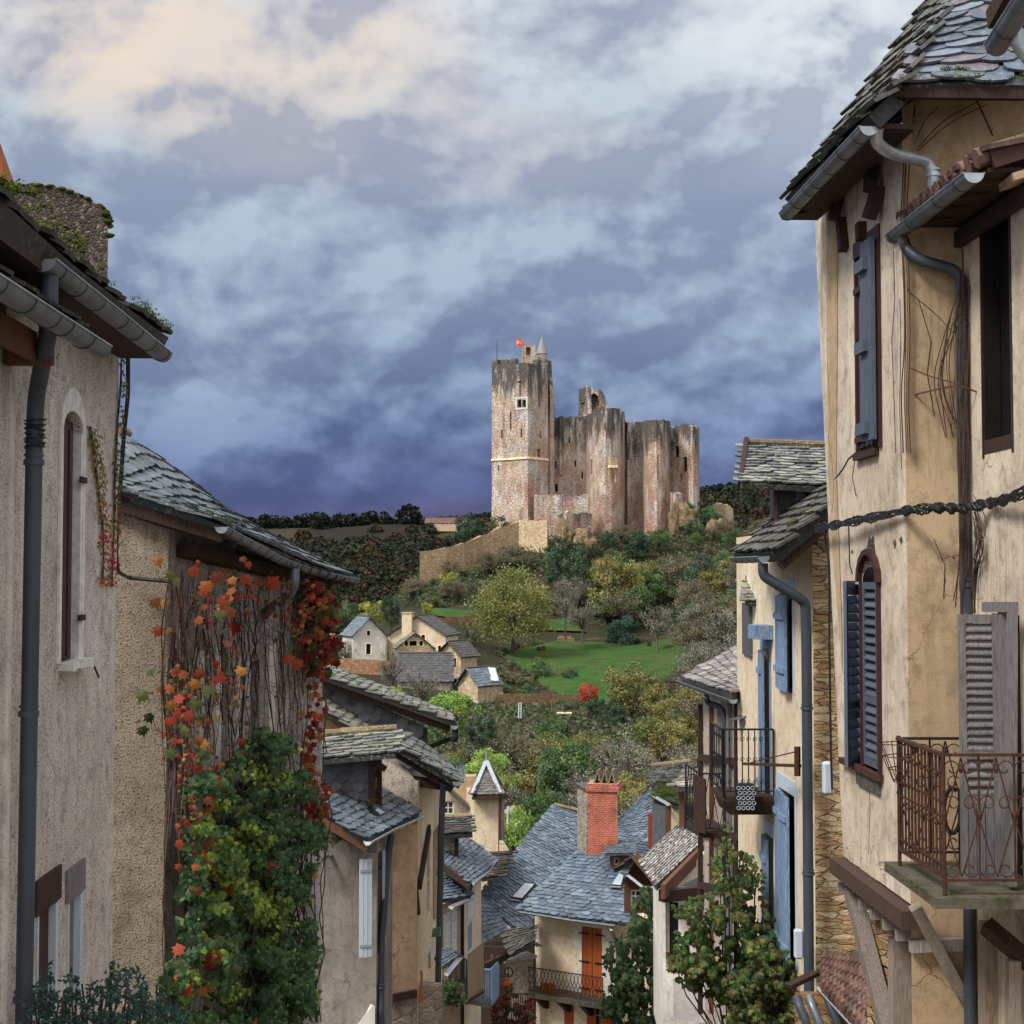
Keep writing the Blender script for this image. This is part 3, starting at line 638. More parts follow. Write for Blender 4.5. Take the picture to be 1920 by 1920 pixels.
# ================================================================ CASTLE
m, t, b = mat('castle_stone', .95, .1); g = G(t)
v = g.mapv((1, 1, 1.5)); e = g.vor(1.1, v, 'DISTANCE_TO_EDGE').outputs['Distance']
big = g.noise(.11, 5, .6); c_ = g.mix(g.ramp(big, .35, .65), (.53, .39, .28), (.72, .58, .45))
c_ = g.mix(g.ramp(g.noise(.16, 5, .65, g.mapv((1, 1, 1), (31, 7, 3))), .47, .62), c_, (.62, .59, .54))
zz_ = g.z(); lowz = g.ramp(zz_, 16, 44, 1, .35); redn = g.m('MULTIPLY', g.ramp(g.noise(.20, 7, .7, g.mapv((1, 1, .9), (3, 11, 5))), .42, .56), lowz); c_ = g.mix(g.m('MULTIPLY', redn, .6), c_, (.42, .17, .12))
c_ = g.mix(g.ramp(g.noise(.9, 6, .75), .5, .72), c_, (.25, .18, .13))
c_ = g.mix(g.ramp(e, .0, .05, .22, 0), c_, (.20, .15, .11))
topm = g.m('SUBTRACT', g.noise(1, 7, .7, g.mapv((.45, .45, .09))), 0); a = g.attr(); q = g.n.new('ShaderNodeSeparateColor'); g.l.new(a, q.inputs[0])
# weathering that runs down from each wall top (red channel of the attribute = height of that top)
dz = g.m('SUBTRACT', g.m('MULTIPLY', q.outputs[0], 100), zz_)
k = g.m('SUBTRACT', g.m('ADD', g.ramp(dz, 0, 15, .75, -.25), g.m('MULTIPLY', g.m('SUBTRACT', topm, .5), 2.6)), .0); k = g.ramp(k, .16, .5)
c_ = g.mix(g.m('MULTIPLY', k, .9), c_, (.085, .08, .078))
st_ = g.ramp(g.noise(1, 6, .7, g.mapv((.6, .6, .12), (9, 3, 1))), .54, .66); c_ = g.mix(g.m('MULTIPLY', st_, .5), c_, (.12, .105, .095))
wh = g.ramp(g.noise(1, 6, .65, g.mapv((.5, .5, .13), (1, 13, 7))), .52, .66); c_ = g.mix(g.m('MULTIPLY', wh, .8), c_, (.76, .74, .71))
g.col(b, c_); g.bump(b, g.m('ADD', g.noise(1.3, 6, .75), g.m('MULTIPLY', g.ramp(e, 0, .1), .4)), 1, .35); M['castle'] = m
castle = thing('castle', 'ruined medieval castle with a tall square keep on the hilltop', 'castle', V(1110, 985, 360))
def tower(name, plan, tops, zb, holes={}, jag=.35, parent=castle, thick=1.6, merlon=None, seed=1, mt='castle', label=None, so=0):
    """plan: (px, Y) corners left to right; tops: py at each corner; builds the faces turned to the viewer and two returning sides"""
    q = random.Random(seed); mb = MB(); hs = []; jag *= 1.5
    P_ = [pl(px, Y, 1000) for px, Y in plan]
    if isinstance(holes, dict): hf = [h for v_ in holes.values() for h in v_]
    else: hf = holes
    for i in range(len(P_)-1):
        vp = VP(P_[i], P_[i+1], True); n = max(2, int(vp.w/1.1)); z0 = V(plan[i][0], tops[i], plan[i][1]).z; z1 = V(plan[i+1][0], tops[i+1], plan[i+1][1]).z
        tp = []
        for j in range(n+1):
            t_ = j/n; z = z0*(1-t_)+z1*t_+(q.uniform(-jag, jag) if 0 < j < n else 0)
            tp.append(topx(vp.P(t_*vp.w, z)))
        if merlon:
            tp = []; k = max(2, int(vp.w/merlon)); 
            for j in range(k):
                a_, b_ = j/k, (j+.62)/k; zc = z0*(1-a_)+z1*a_; hh = 1.3*q.uniform(.7, 1) if q.random() < .8 else .2
                tp += [topx(vp.P(a_*vp.w, zc)), topx(vp.P(a_*vp.w+.02, zc+hh)), topx(vp.P(b_*vp.w, zc+hh)), topx(vp.P(b_*vp.w+.02, zc))]
            tp.append(topx(vp.P(vp.w, z1)))
        hl = [vp.rect((h[0]+h[2])/2-max(1.5, (h[2]-h[0])/2), h[1], (h[0]+h[2])/2+max(1.5, (h[2]-h[0])/2), h[3]) for h in hf if plan[i][0] <= (h[0]+h[2])/2 < plan[i+1][0] and (isinstance(holes, list) or h in holes.get(i, []))]; hl = [r_ for r_ in hl if r_[0] > .1 and r_[1] < vp.w-.1 or isinstance(holes, dict)]; hs += [(vp, r_) for r_ in hl]
        wall(mb, vp, tp, zb, hl, .7, thick, (max(z0, z1)/100+so, 0, 0) if mt == 'castle' else (1, 1, 1))
    o = part(name, mb, M[mt], parent, label=label)
    for vp, r_ in hs:
        gm = MB(); vbox(gm, vp, (r_[0]-.1, r_[1]+.1, r_[2]-.1, r_[3]+.1), -.75, -.68); part('window', gm, M['dark'], o)
    return o
def arc(x0, x1, Yb, dep, n=8): return [(x0+(x1-x0)*(.5-.5*math.cos(math.pi*i/n)), Yb-dep*math.sin(math.pi*i/n)) for i in range(n+1)]
keep = tower('keep', [(924, 374), (922, 360), (990, 353), (1027, 359), (1031, 374)], [684, 684, 682, 682, 684], 5,
    {1: [(970, 750, 977.5, 764), (979, 750, 986, 764), (940, 806, 942, 822), (976, 804, 979, 820), (957, 772, 958, 806), (934, 872, 936, 884), (970, 715, 977, 718)], 2: [(1012, 807, 1015, 822), (1008, 842, 1013, 857)]}, .12, merlon=2.7, seed=4)
mb = MB()   # string course round the keep, its twin-window surround
for (a_, b_) in (((922, 360), (990, 353)), ((990, 353), (1027, 359))):
    vp = VP(pl(a_[0], a_[1], 1000), pl(b_[0], b_[1], 1000)); z = V(956, 860, 356).z; vbox(mb, vp, (0, vp.w, z-.25, z+.2), .0, .3, (2, 2, 2))
part('string_course', mb, M['stone_far'], keep)
vp = VP(pl(922, 360, 1000), pl(990, 353, 1000)); mb = MB(); r_ = vp.rect(969, 748, 987, 765.5)
for q in ((r_[0]-.4, r_[1]+.4, r_[3]-.05, r_[3]+.35), (r_[0]-.4, r_[1]+.4, r_[2]-.35, r_[2]+.05), (r_[0]-.4, r_[0]+.08, r_[2]+.05, r_[3]-.05), (r_[1]-.08, r_[1]+.4, r_[2]+.05, r_[3]-.05)): vbox(mb, vp, q, .0, .08)
part('window_surround', mb, M['white_render'], keep)
def cyl(mb, px, Y, r_, z0, z1, r1=None, n=14, c=(1, 1, 1)):
    x, y = pl(px, Y, 1000); mb.tube([(x, y, z0), (x, y, z1)], [r_, r_ if r1 is None else r1], n, c)
zT = V(990, 682, 358).z
mb = MB(); cyl(mb, 1016, 363, 1.25, zT-1, V(0, 663, 363).z, c=(.8, 0, 0)); part('turret', mb, M['castle'], castle)
mb = MB(); zc = V(0, 664, 363).z; cyl(mb, 1016, 363, 1.5, zc, V(0, 632, 363).z, .12); cyl(mb, 1016, 363, .09, V(0, 634, 363).z, V(0, 613, 363).z, .03, 5); part('turret_roof', mb, M['slate_grey'], castle)
mb = MB(); vp = VP(pl(976, 360, 1000), pl(1006, 360, 1000)); zb_ = zT-.5; zt = V(990, 648, 360).z
U = lambda px: vp.uz(px, 670)[0]
r1_ = (U(986.5), U(994.5), V(0, 667, 360).z, V(0, 651, 360).z)
wall(mb, vp, [(979, 651), (980, 647), (1003, 647), (1004, 650)], zb_, [r1_], .9, .9, (.8, 0, 0), U(979), U(1004)); part('bell_frame', mb, M['castle'], castle)
mb = MB(); cx_ = vp.P((r1_[0]+r1_[1])/2, r1_[3], -.4); mb.tube([cx_, cx_-Vector((0, 0, .25)), cx_-Vector((0, 0, .9)), cx_-Vector((0, 0, 1.05))], [.12, .3, .38, .5], 10); part('bell', mb, M['iron'], castle)
mb = MB(); cyl(mb, 931.5, 362, .1, zT-1, V(0, 637, 362).z, .05, 6); part('mast', mb, M['iron_rust'], castle)
fl = thing('flag', 'red and yellow flag flying from the castle keep', 'flag', V(981.5, 680, 358))
mb = MB(); cyl(mb, 981.5, 358, .07, zT-1, V(0, 634, 358).z, .05, 6); part('pole', mb, M['twig'], fl)
m, t, b = mat('flag_cloth', .8); g = G(t); g.col(b, g.attr()); M['flag'] = m
mb = MB(); Gd = []
for i in range(9):
    px = 981-13.5*i/8
    Gd.append([V(px, 636.5+j*2.9+math.sin(i*.9)*1.2, 358+math.sin(i*.8)*.35) for j in range(5)])
for i in range(8):
    for j in range(4):
        rr = (i-4)**2/9+(j-1.5)**2/1.6; mb.face([Gd[i][j], Gd[i+1][j], Gd[i+1][j+1], Gd[i][j+1]], (.85, .55, .25) if rr < 1 else (.72, .08, .07))
o = part('cloth', mb, M['flag'], fl)
mo = o.modifiers.new('thick', 'SOLIDIFY'); mo.thickness = .03
tower('stair_tower', [(1027, 366), (1032, 362), (1039, 363), (1040, 372)], [690, 738, 756, 760], 8, {1: [(1031.5, 758, 1033, 772)]}, .1, thick=.9, seed=5)
tower('keep_side_wall', [(1025, 372), (1028, 366), (1032, 370)], [676, 676, 680], 8, {}, .1, thick=.9, seed=6)
tower('curtain_wall', [(1026, 367), (1108, 366)], [782, 779], 8, {0: [(1041, 865, 1043, 878), (1078, 863, 1080, 875), (1041, 908, 1046, 922), (1066, 820, 1069, 830), (1090, 885, 1093, 897)]}, .3, seed=7)
tower('wall_buttress', [(1049, 368), (1049.5, 365.4), (1053.5, 365.4), (1054, 368)], [781, 780, 780, 781], V(0, 890, 366).z, {}, .1, thick=.5, seed=8)
tower('middle_tower', arc(1098, 1173, 368, 12, 10), [786, 784, 776, 767, 765, 765, 765, 766, 768, 771, 790], 3, [(1154, 820, 1157, 828), (1132.5, 848, 1136, 857), (1121, 858, 1122.5, 905), (1108, 862, 1109.5, 890), (1143, 886, 1151, 902), (1150, 800, 1153, 808)], .4, seed=9)
tower('ruined_stair_turret', [(1085, 371), (1087, 368), (1108, 366), (1109.5, 366)], [733, 729, 728, 729], 30, {1: [(1090, 755, 1097, 758)]}, .5, thick=1.2, seed=11)
mb = MB(); vp = VP(pl(1103, 371, 1000), pl(1142, 370, 1000)); ap = [vp.uz(px, py) for px, py in ((1106, 790), (1106, 748), (1108, 740), (1114, 737), (1121, 742), (1123, 752), (1125, 790))]
wall(mb, vp, [(1103, 730), (1110, 727), (1120, 730), (1127, 731), (1133, 742), (1138, 755), (1141, 770), (1142, 775)], 30, [ap], 1.2, 1.4, (.48, 0, 0)); part('ruined_vault', mb, M['castle'], castle)
mb = MB(); vp = VP(pl(1103, 373, 1000), pl(1130, 373, 1000)); wall(mb, vp, V(0, 740, 373).z, 30, (), .2, .5, (.55, 0, 0)); part('ruined_back_wall', mb, M['castle'], castle)
vp = VP(pl(1138, 355.4, 1000), pl(1166, 357.2, 1000)); mb = MB(); r_ = vp.rect(1141, 858, 1154, 873); vbox(mb, vp, r_, 0, .9); r_ = vp.rect(1140, 873, 1155, 877); vbox(mb, vp, r_, -.1, 1.0, (2, 2, 2)); part('bartizan', mb, M['stone_far'], castle)
mb = MB()
for i in range(8):
    a0, a1 = math.pi*i/8, math.pi*(i+1)/8; cxp, czp = vp.uz(1147.5, 886); R0, R1 = .72, 1.0
    q = [vp.P(cxp+math.cos(a_)*r_, czp+math.sin(a_)*r_, .02) for a_, r_ in ((a0, R0), (a1, R0), (a1, R1), (a0, R1))]; q2 = [v_+vp.n*.25 for v_ in q]; mb.hexa(q2+q)
vbox(mb, vp, (cxp-1, cxp-.72, czp-2.3, czp), .02, .25); vbox(mb, vp, (cxp+.72, cxp+1, czp-2.3, czp), .02, .25); part('niche', mb, M['stone_far'], castle)
tower('linking_wall', [(1172, 368), (1177, 366), (1208, 366)], [790, 794, 791], 5, {1: [(1186, 876, 1188, 891)]}, .4, seed=12)
tower('round_tower', arc(1205, 1258, 367, 12, 10), [792, 790, 789, 788, 787, 787, 787, 787, 788, 789, 790], 3, [(1233, 852, 1234.3, 900), (1246, 920, 1247.5, 950), (1222, 830, 1225, 842)], .2, seed=13)
tower('end_wall', [(1256, 366), (1292, 362)], [799, 798], 8, {0: [(1265, 836, 1273, 858), (1276, 889, 1278, 902), (1281, 857, 1288, 884)]}, .5, seed=14)
tower('end_tower', arc(1289, 1312, 366, 6.5, 8), [798, 798, 798, 799, 799, 800, 801, 802, 803], 8, [], .25, seed=15)
vp = VP(pl(1256, 366, 1000), pl(1292, 362, 1000))
tower('lower_wall', [(1001, 352), (1103, 352)], [927, 926], 2, {}, .4, seed=16, so=.085)
tower('ring_wall_remains', [(1046, 345), (1062, 342), (1075, 343), (1110, 346)], [966, 962, 962, 964], 0, {}, .5, seed=17, so=.06)
tower('ring_wall', [(972, 345), (1026, 341), (1028, 346)], [976, 975, 977], -1, {}, .15, mt='stone_far', seed=18)
tower('tower_base', [(1256, 358), (1268, 352), (1290, 356)], [924, 926, 930], 3, {}, .3, seed=19, so=.07)
tower('ring_wall_far_end', [(1336, 372), (1364, 368), (1375, 370)], [946, 948, 956], 5, {}, .4, mt='stone_far', seed=20)
cw = thing('hillside_wall', 'rubble boundary wall climbing the slope up to the castle keep', 'wall', V(880, 1040, 335))
mb = MB(); pts = [(787, 334, 1034, 1088), (838, 336, 1027, 1085), (870, 338, 1018, 1060), (905, 341, 1004, 1045), (940, 343, 988, 1030), (974, 345, 978, 1012)]
for (a_, b_) in zip(pts[:-1], pts[1:]):
    vp = VP(pl(a_[0], a_[1], 1040), pl(b_[0], b_[1], 1040)); wall(mb, vp, [(a_[0], a_[2]), ((a_[0]+b_[0])/2, (a_[2]+b_[2])/2+.8), (b_[0], b_[2])], min(V(0, a_[3], a_[1]).z, V(0, b_[3], b_[1]).z)-2, (), .3, .8, (.62, .58, .54))
part('stones', mb, M['stone_far'], cw)
def rock(px, py, Y, w_, h_, label, seed=0):
    c0 = V(px, py, Y); mb = MB(); G_ = []
    for i in range(15):
        a_ = math.pi*i/14; G_.append([])
        for k in range(20):
            d = Vector((math.sin(a_)*math.cos(2*math.pi*k/20), math.sin(a_)*math.sin(2*math.pi*k/20), math.cos(a_))); n_ = noise.noise(d*1.8+Vector((seed, 0, 0)))*.5+abs(noise.noise(d*4+Vector((seed, 3, 0))))*.4
            G_[-1].append(c0+Vector((d.x*w_, d.y*w_*.7, d.z*h_))*(1+n_))
    mb.grid(G_, (.42, .40, .36), True); return tag(part('rock_outcrop', mb, M['stone_far'], loc=c0), label, 'rock', 'rocks under the castle walls')
rock(1056, 1003, 340, 1.8, 3.0, 'pale cliff rock left below the middle castle tower', 1); rock(1095, 1014, 338, 2.2, 2.6, 'grey cliff rock right below the middle castle tower', 2); rock(1262, 980, 350, 1.2, 3.6, 'upright brown rock at the foot of the round castle tower', 3); rock(1284, 974, 351, 2.0, 3.0, 'broken pale rock under the end wall of the castle', 4); rock(1345, 992, 355, 2.4, 2.2, 'rock face under the far end of the castle ring wall', 5)
# ================================================================ HAMLET
def hamlet(name, label, px, py_base, Y, wpx, d, eave_py, apex_py, yaw, wm, rm, axis='y', **k):
    p = V(px, py_base, Y); sc = F/Y
    return gable_house(name, label, 'house', p.x, Y, p.z, wpx/sc, d, (py_base-eave_py)/sc, (py_base-apex_py)/sc, yaw, wm, rm, axis, **k)
h1 = hamlet('hamlet_house', 'pale pink gabled hamlet house with a white-framed door and blue slate roof', 692, 1228, 236, 62, 7, 1190, 1158, R(20), 'white_render', 'slate', door=(-.1, .75, 1.75), wins=[(-.1, 3.05, .55, .75)])
h2 = hamlet('hamlet_house', 'tall cream hamlet house with a broad chimney on its gable', 783, 1240, 238, 108, 8, 1190, 1156, R(-12), 'cream', 'slate_dark', wins=[(.9, 3.3, .6, .9), (3.6, 1.6, .5, .9)], chim=(-1.5, -.3, 1.6, 3, 7.6))
h3 = hamlet('hamlet_house', 'ochre stone hamlet house with a row of dark shuttered windows under its gable', 778, 1262, 232, 68, 6, 1214, 1187, R(8), 'stone_far', 'slate_old', wins=[(-1.35, 4.2, .45, .75), (-.3, 4.2, 1.1, .75), (.95, 4.2, .5, .75), (-.2, 2.2, 2.2, .35)], pal=((.7, .9, .5), (1, 1, 1)))
h4 = hamlet('hamlet_house', 'narrow stone hamlet house with a tall shuttered window', 842, 1290, 229, 50, 5, 1229, 1204, R(-28), 'stone_far', 'slate_dark', wins=[(.9, 3.2, .7, 1.4), (1, .4, .8, 1.1)])
h5 = hamlet('hamlet_house', 'grey stone barn with a broad dark slate roof, lowest left in the hamlet', 797, 1325, 222, 92, 6, 1274, 1228, R(4), 'stone_grey', 'slate_dark', 'x', wins=[(-2, .9, .4, .5)], pal=((.9, .95, 1.1),))
h6 = hamlet('hamlet_house', 'small stone hamlet house with its slate roof half fallen in, nearest the meadow', 878, 1335, 218, 46, 5, 1282, 1254, R(-38), 'stone_far', 'slate', wins=[(.3, 1.4, .45, .5)])
rb = thing('ruined_barn_wall', 'broken stone wall with tall openings beside the small hamlet house', 'ruin', V(920, 1330, 219)); mb = MB(); vp = VP(pl(898, 219), pl(944, 221)); hl = [vp.rect(915, 1300, 921, 1322), vp.rect(928, 1300, 932, 1320)]
wall(mb, vp, [(898, 1276), (912, 1280), (925, 1277), (936, 1282), (944, 1300)], V(0, 1345, 220).z, hl, .3, .5); part('wall', mb, M['stone_far'], rb)
for r_ in hl: hole_dark(vp, r_, rb, -.25)
tp_ = thing('tarpaulin', 'crumpled white tarpaulin over the broken roof end of the small hamlet house', 'tarpaulin', V(918, 1268, 220)); mb = MB()
Gd = [[V(906+i*4.5+j*1.5, 1252+j*5+noise.noise(Vector((i*.8, j*.8, 0)))*3, 221.5-j*.4+noise.noise(Vector((i, j, 3)))*.4) for i in range(6)] for j in range(6)]; mb.grid(Gd); o = part('sheet', mb, M['paint_white'], tp_, True); o.modifiers.new('t', 'SOLIDIFY').thickness = .04
rw = thing('retaining_wall', 'long red-brown rubble retaining wall below the pink hamlet house', 'wall', V(675, 1290, 228)); mb = MB(); vp = VP(pl(610, 228), pl(742, 230)); wall(mb, vp, [(610, 1240), (650, 1235), (700, 1237), (742, 1240)], V(0, 1305, 229).z, (), .3, .6, (.75, .55, .5)); part('stones', mb, M['stone_far'], rw)
for nm, lb, x0, x1, Y, y0, y1, cc in [('terrace_wall', 'grey terrace wall above the garden right of the hamlet', 870, 1035, 283, 1221, 1240, (.4, .35, .3)), ('terrace_wall', 'dark terrace wall below the big round tree', 905, 1095, 289, 1196, 1208, (.35, .33, .3)), ('terrace_wall', 'low dark wall along the upper edge of the meadow', 1095, 1270, 287, 1196, 1206, (.30, .28, .26)), ('terrace_wall', 'stone wall along the bottom edge of the meadow', 930, 1100, 219, 1302, 1312, (.3, .26, .22)), ('terrace_wall', 'brown bank wall under the upper green lawn', 806, 905, 286, 1157, 1180, (.30, .2, .18))]:
    t_ = thing(nm, lb, 'wall', V((x0+x1)/2, y1, Y), 'terrace walls of the hillside'); mb = MB(); vp = VP(pl(x0, Y), pl(x1, Y+1)); wall(mb, vp, [(x0+(x1-x0)*k/8, y0+rnd.uniform(-1.5, 1.5)) for k in range(9)], V(0, y1+14, Y).z, (), .2, .5, cc); part('stones', mb, M['stone_far'], t_)
ld_ = thing('ladder', 'pale wooden ladder leaning in the gardens below the meadow', 'ladder', V(974, 1345, 180)); mb = MB()
A0, A1, B0, B1 = V(972, 1347, 180), V(972.5, 1317, 180.6), V(977, 1347, 180), V(977.5, 1317, 180.6)
mb.tube([A0, A1], .05, 6); mb.tube([B0, B1], .05, 6); part('rail', mb, M['paint_pale'], ld_)
for k in range(8): mb = MB(); t_ = (k+.5)/8; mb.tube([A0.lerp(A1, t_), B0.lerp(B1, t_)], .04, 5); part('rung', mb, M['paint_pale'], ld_)
for px, y0, y1, lb in ((1035, 1313, 1344, 'white post at the left of the garden table'), (1055, 1320, 1338, 'short white post standing behind the garden table')):
    mb = MB(); mb.tube([V(px, y1, 205), V(px, y0, 205)], .12, 6); tag(part('post', mb, M['twig'], loc=V(px, y1, 205)), lb, 'post')
tb = thing('garden_table', 'pale stone garden table below the meadow', 'table', V(1058, 1345, 203)); mb = MB(); p = V(1058, 1338, 203); mb.box(p.x-1, p.x+1, 202.3, 203.7, p.z, p.z+.15); part('table_top', mb, M['cream'], tb); mb = MB(); mb.box(p.x-.7, p.x-.5, 202.6, 203.4, p.z-1, p.z-.002); part('leg', mb, M['cream'], tb); mb = MB(); mb.box(p.x+.5, p.x+.7, 202.6, 203.4, p.z-1, p.z-.002); part('leg', mb, M['cream'], tb)
# stacked logs
lg = thing('log_pile', 'pile of cut logs on the grass above the meadow', 'log pile', V(1061, 1206, 287))
for k in range(34):
    mb = MB(); i = k % 9; j = k//9; p = V(1047+i*3.4+(j % 2)*1.7, 1204-j*3.2, 286.5); mb.tube([p+Vector((rnd.uniform(-.05, .05), -.5, 0)), p+Vector((0, .6, 0))], rnd.uniform(.15, .2), 7, tuple(x*rnd.uniform(.8, 1.3) for x in (4.5, 3.6, 2.8))); part('log', mb, M['bark'], lg)
# ================================================================ TREES OF THE HILL
def tree_proto(kind, H, rw_, nl, ls, cols, seed, flat=.8, holes=.0, twigs=0, clumps=38, low=.05):
    """returns (crown data, trunk MB) in local coordinates, base at origin"""
    g_ = np.random.default_rng(seed); q = random.Random(seed); tr = MB(); th = H*.35
    tr.tube([(0, 0, -.8), (0, 0, th*.5), (q.uniform(-.2, .2), 0, th)], [H*.028, H*.022, H*.018], 7)
    cen = []
    for k in range(clumps):
        a_ = q.uniform(0, 2*math.pi); e_ = math.asin(q.uniform(-.8, 1)); rr = q.uniform(.55, 1)
        cen.append((math.cos(a_)*math.cos(e_)*rw_*rr, math.sin(a_)*math.cos(e_)*rw_*rr, H*(.5+low)+math.sin(e_)*H*(.5-low)*rr*flat))
    for k in range(min(clumps, 16+twigs)):
        c_ = Vector(cen[k]); mid = Vector((c_.x*.35, c_.y*.35, th+(c_.z-th)*.4)); tr.tube([(0, 0, th*.7), mid, c_], [H*.014, H*.008, H*.002], 5)
    for k in range(twigs*3):
        c_ = Vector(cen[k % clumps]); e_ = c_+Vector((q.uniform(-1, 1), q.uniform(-1, 1), q.uniform(-.2, 1.3)))*rw_*.35; tr.tube([Vector((c_.x*.4, c_.y*.4, th+(c_.z-th)*.5)), c_.lerp(e_, .4), e_], [H*.006, H*.004, H*.001], 4)
    if nl:
        per = nl//clumps; Ps = []; Cs = []
        for c_ in cen:
            d = g_.normal(size=(per, 3)); d /= np.linalg.norm(d, axis=1, keepdims=True); r_ = rw_*q.uniform(.20, .38)
            Ps.append(np.array(c_)+d*r_*g_.random((per, 1))**.45*np.array([1, 1, .75])); c0 = np.array(q.choice(cols))*q.uniform(1.5, 2.7); Cs.append(c0*(.8+.45*g_.random((per, 1))))
        return leafcloud(np.concatenate(Ps), ls, np.concatenate(Cs), .65, g=g_), tr
    return None, tr
PROTO = {}
def add_proto(key, n, *a_, **k_):
    PROTO[key] = []
    for i in range(n):
        cr, tr = tree_proto(key, *a_, seed=hash_(key)+i, **k_); hide = Vector((0, 0, 0))
        o = None
        if cr:
            o = mk('crown', cr[0], cr[1], cr[2], M['leaf'] if key[:4] != 'bare' else M['twigleaf']); COL.objects.unlink(o)
        t_ = part('trunk', tr, M['twig'] if key[:4] == 'bare' else M['bark']); COL.objects.unlink(t_); PROTO[key].append((o, t_))
def hash_(k): return sum(ord(c_)*(i+1) for i, c_ in enumerate(k))
M['twigleaf'] = M['leaf']
add_proto('olive', 4, 8, 3.4, 3800, .17, [(.135, .135, .045), (.105, .12, .045), (.16, .14, .05)])
add_proto('green', 4, 8, 3.3, 3800, .17, [(.062, .105, .038), (.085, .13, .045), (.05, .085, .04)])
add_proto('dark', 3, 8, 3.3, 4000, .18, [(.042, .070, .040), (.048, .080, .044), (.034, .056, .036)])
add_proto('bright', 3, 7, 3.0, 3800, .15, [(.15, .23, .05), (.12, .20, .05), (.19, .25, .07)])
add_proto('yellow', 2, 7, 2.9, 3600, .15, [(.26, .25, .06), (.20, .21, .05), (.14, .17, .05)])
add_proto('brown', 3, 8, 3.4, 2600, .15, [(.11, .10, .06), (.10, .085, .06), (.12, .11, .065)], twigs=10)
add_proto('bare', 4, 9, 3.2, 1500, .13, [(.15, .15, .115), (.12, .125, .10), (.16, .155, .115)], twigs=34)
add_proto('teal', 2, 6, 3.2, 4200, .17, [(.032, .062, .046), (.028, .055, .042)], flat=1, low=.02)
add_proto('red', 1, 4, 2.1, 2600, .12, [(.30, .05, .035), (.24, .04, .03)], flat=1, low=.02)
add_proto('great', 1, 16, 8.4, 15000, .24, [(.135, .145, .045), (.105, .125, .045), (.165, .155, .05)], clumps=130, low=-.02, flat=.95)
add_proto('bush', 4, 2.6, 2.0, 1500, .13, [(.10, .105, .05), (.065, .09, .042), (.12, .095, .06)], flat=1, low=-.1, clumps=16)
add_proto('gbush', 3, 2.6, 2.0, 1500, .13, [(.045, .085, .04), (.06, .11, .04)], flat=1, low=-.1, clumps=16)
add_proto('maroon', 1, 2.6, 2.0, 1500, .13, [(.07, .025, .025), (.055, .02, .022)], flat=1, low=-.1, clumps=16)
PH = dict(olive=8, green=8, dark=8, bright=7, yellow=7, brown=8, bare=9, teal=6, red=4, great=16, bush=2.6, gbush=2.6, maroon=2.6)
PR = dict(olive=4, green=4, dark=4, bright=3.6, yellow=3.5, brown=4, bare=3.8, teal=3.8, red=2.5, great=9.4, bush=2.4, gbush=2.4, maroon=2.4)
placed = []
def plant(key, p, sc, label, group=None, name=None, sx=1, i=None):
    cr, tr = PROTO[key][i if i is not None else rnd.randrange(len(PROTO[key]))]; rz = rnd.uniform(0, 6.28)
    small = key in ('bush', 'gbush', 'maroon')
    t_ = thing(name or ('bush' if small else 'tree'), label, 'bush' if small else 'tree', p, group)
    for o in (cr, tr):
        if not o: continue
        c_ = o.copy(); COL.objects.link(c_); c_.parent = t_; c_.scale = (sc*sx, sc*sx, sc); c_.rotation_euler = (0, 0, rz); c_.name = o.name.split('.')[0]
    return t_
def hero(key, px, y_top, y_base, Y, label, wpx=None, name=None):
    sc_px = F/Y; H = (y_base-y_top)/sc_px; k = H/PH[key]*1.0; sx = (wpx/2/sc_px)/(PR[key]*k) if wpx else 1
    placed.append((px, (y_top+y_base)/2, (wpx or PR[key]*k*2*sc_px)/2))
    return plant(key, V(px, y_base, Y), k, label, None, name, sx)
hero('great', 962, 1066, 1216, 262, 'huge round olive-green tree on the slope below the castle', 168)
hero('dark', 1063, 998, 1125, 305, 'dark green spreading tree just below the castle ring wall', 110)
hero('olive', 1150, 1030, 1175, 298, 'tall olive tree on the slope right of the dark spreading tree', 110)
hero('dark', 1318, 1035, 1130, 300, 'dark green tree at the right end of the castle slope', 92)
hero('teal', 1172, 1158, 1224, 283, 'dense blue-green bush-shaped tree behind the upper meadow edge', 78)
hero('bare', 1232, 1125, 1220, 270, 'pale grey leafless tree right of the blue-green one above the meadow', 80)
hero('bare', 1060, 1068, 1190, 270, 'slender white-barked bare tree right of the huge round tree', 62)
hero('bare', 1092, 1120, 1200, 275, 'pale silvery tree between the huge round tree and the blue-green one', 90)
hero('olive', 1185, 1235, 1372, 205, 'large yellowish-olive tree in front of the meadow', 130)
hero('olive', 1245, 1270, 1385, 200, 'olive tree in front of the right end of the meadow', 90)
hero('green', 1012, 1230, 1300, 240, 'round green tree on the left side of the meadow', 66)
hero('dark', 1068, 1248, 1302, 238, 'small dark green tree in the middle of the meadow', 42)
hero('red', 1104, 1281, 1322, 212, 'round bright red bush at the foot of the meadow', 50, 'red_bush')
hero('dark', 1150, 1305, 1392, 195, 'round dark evergreen in front of the red bush', 62)
hero('dark', 1118, 1302, 1352, 198, 'smaller dark evergreen beside the red bush', 44)
hero('maroon', 1016, 1213, 1238, 270, 'dark maroon hedge bush at the left end of the meadow', 40)
hero('maroon', 1218, 1203, 1224, 278, 'dark maroon cone-shaped shrub at the right of the meadow top', 14)
hero('yellow', 700, 1118, 1190, 262, 'yellow-green tree behind the pink hamlet house', 66)
hero('dark', 733, 1108, 1200, 258, 'dark upright tree between the yellow tree and the cream house', 44)
hero('green', 650, 1122, 1200, 268, 'pale green tree left of the yellow tree', 60)
hero('dark', 878, 955, 1030, 345, 'brown autumn tree on the slope just left of the castle keep', 60)
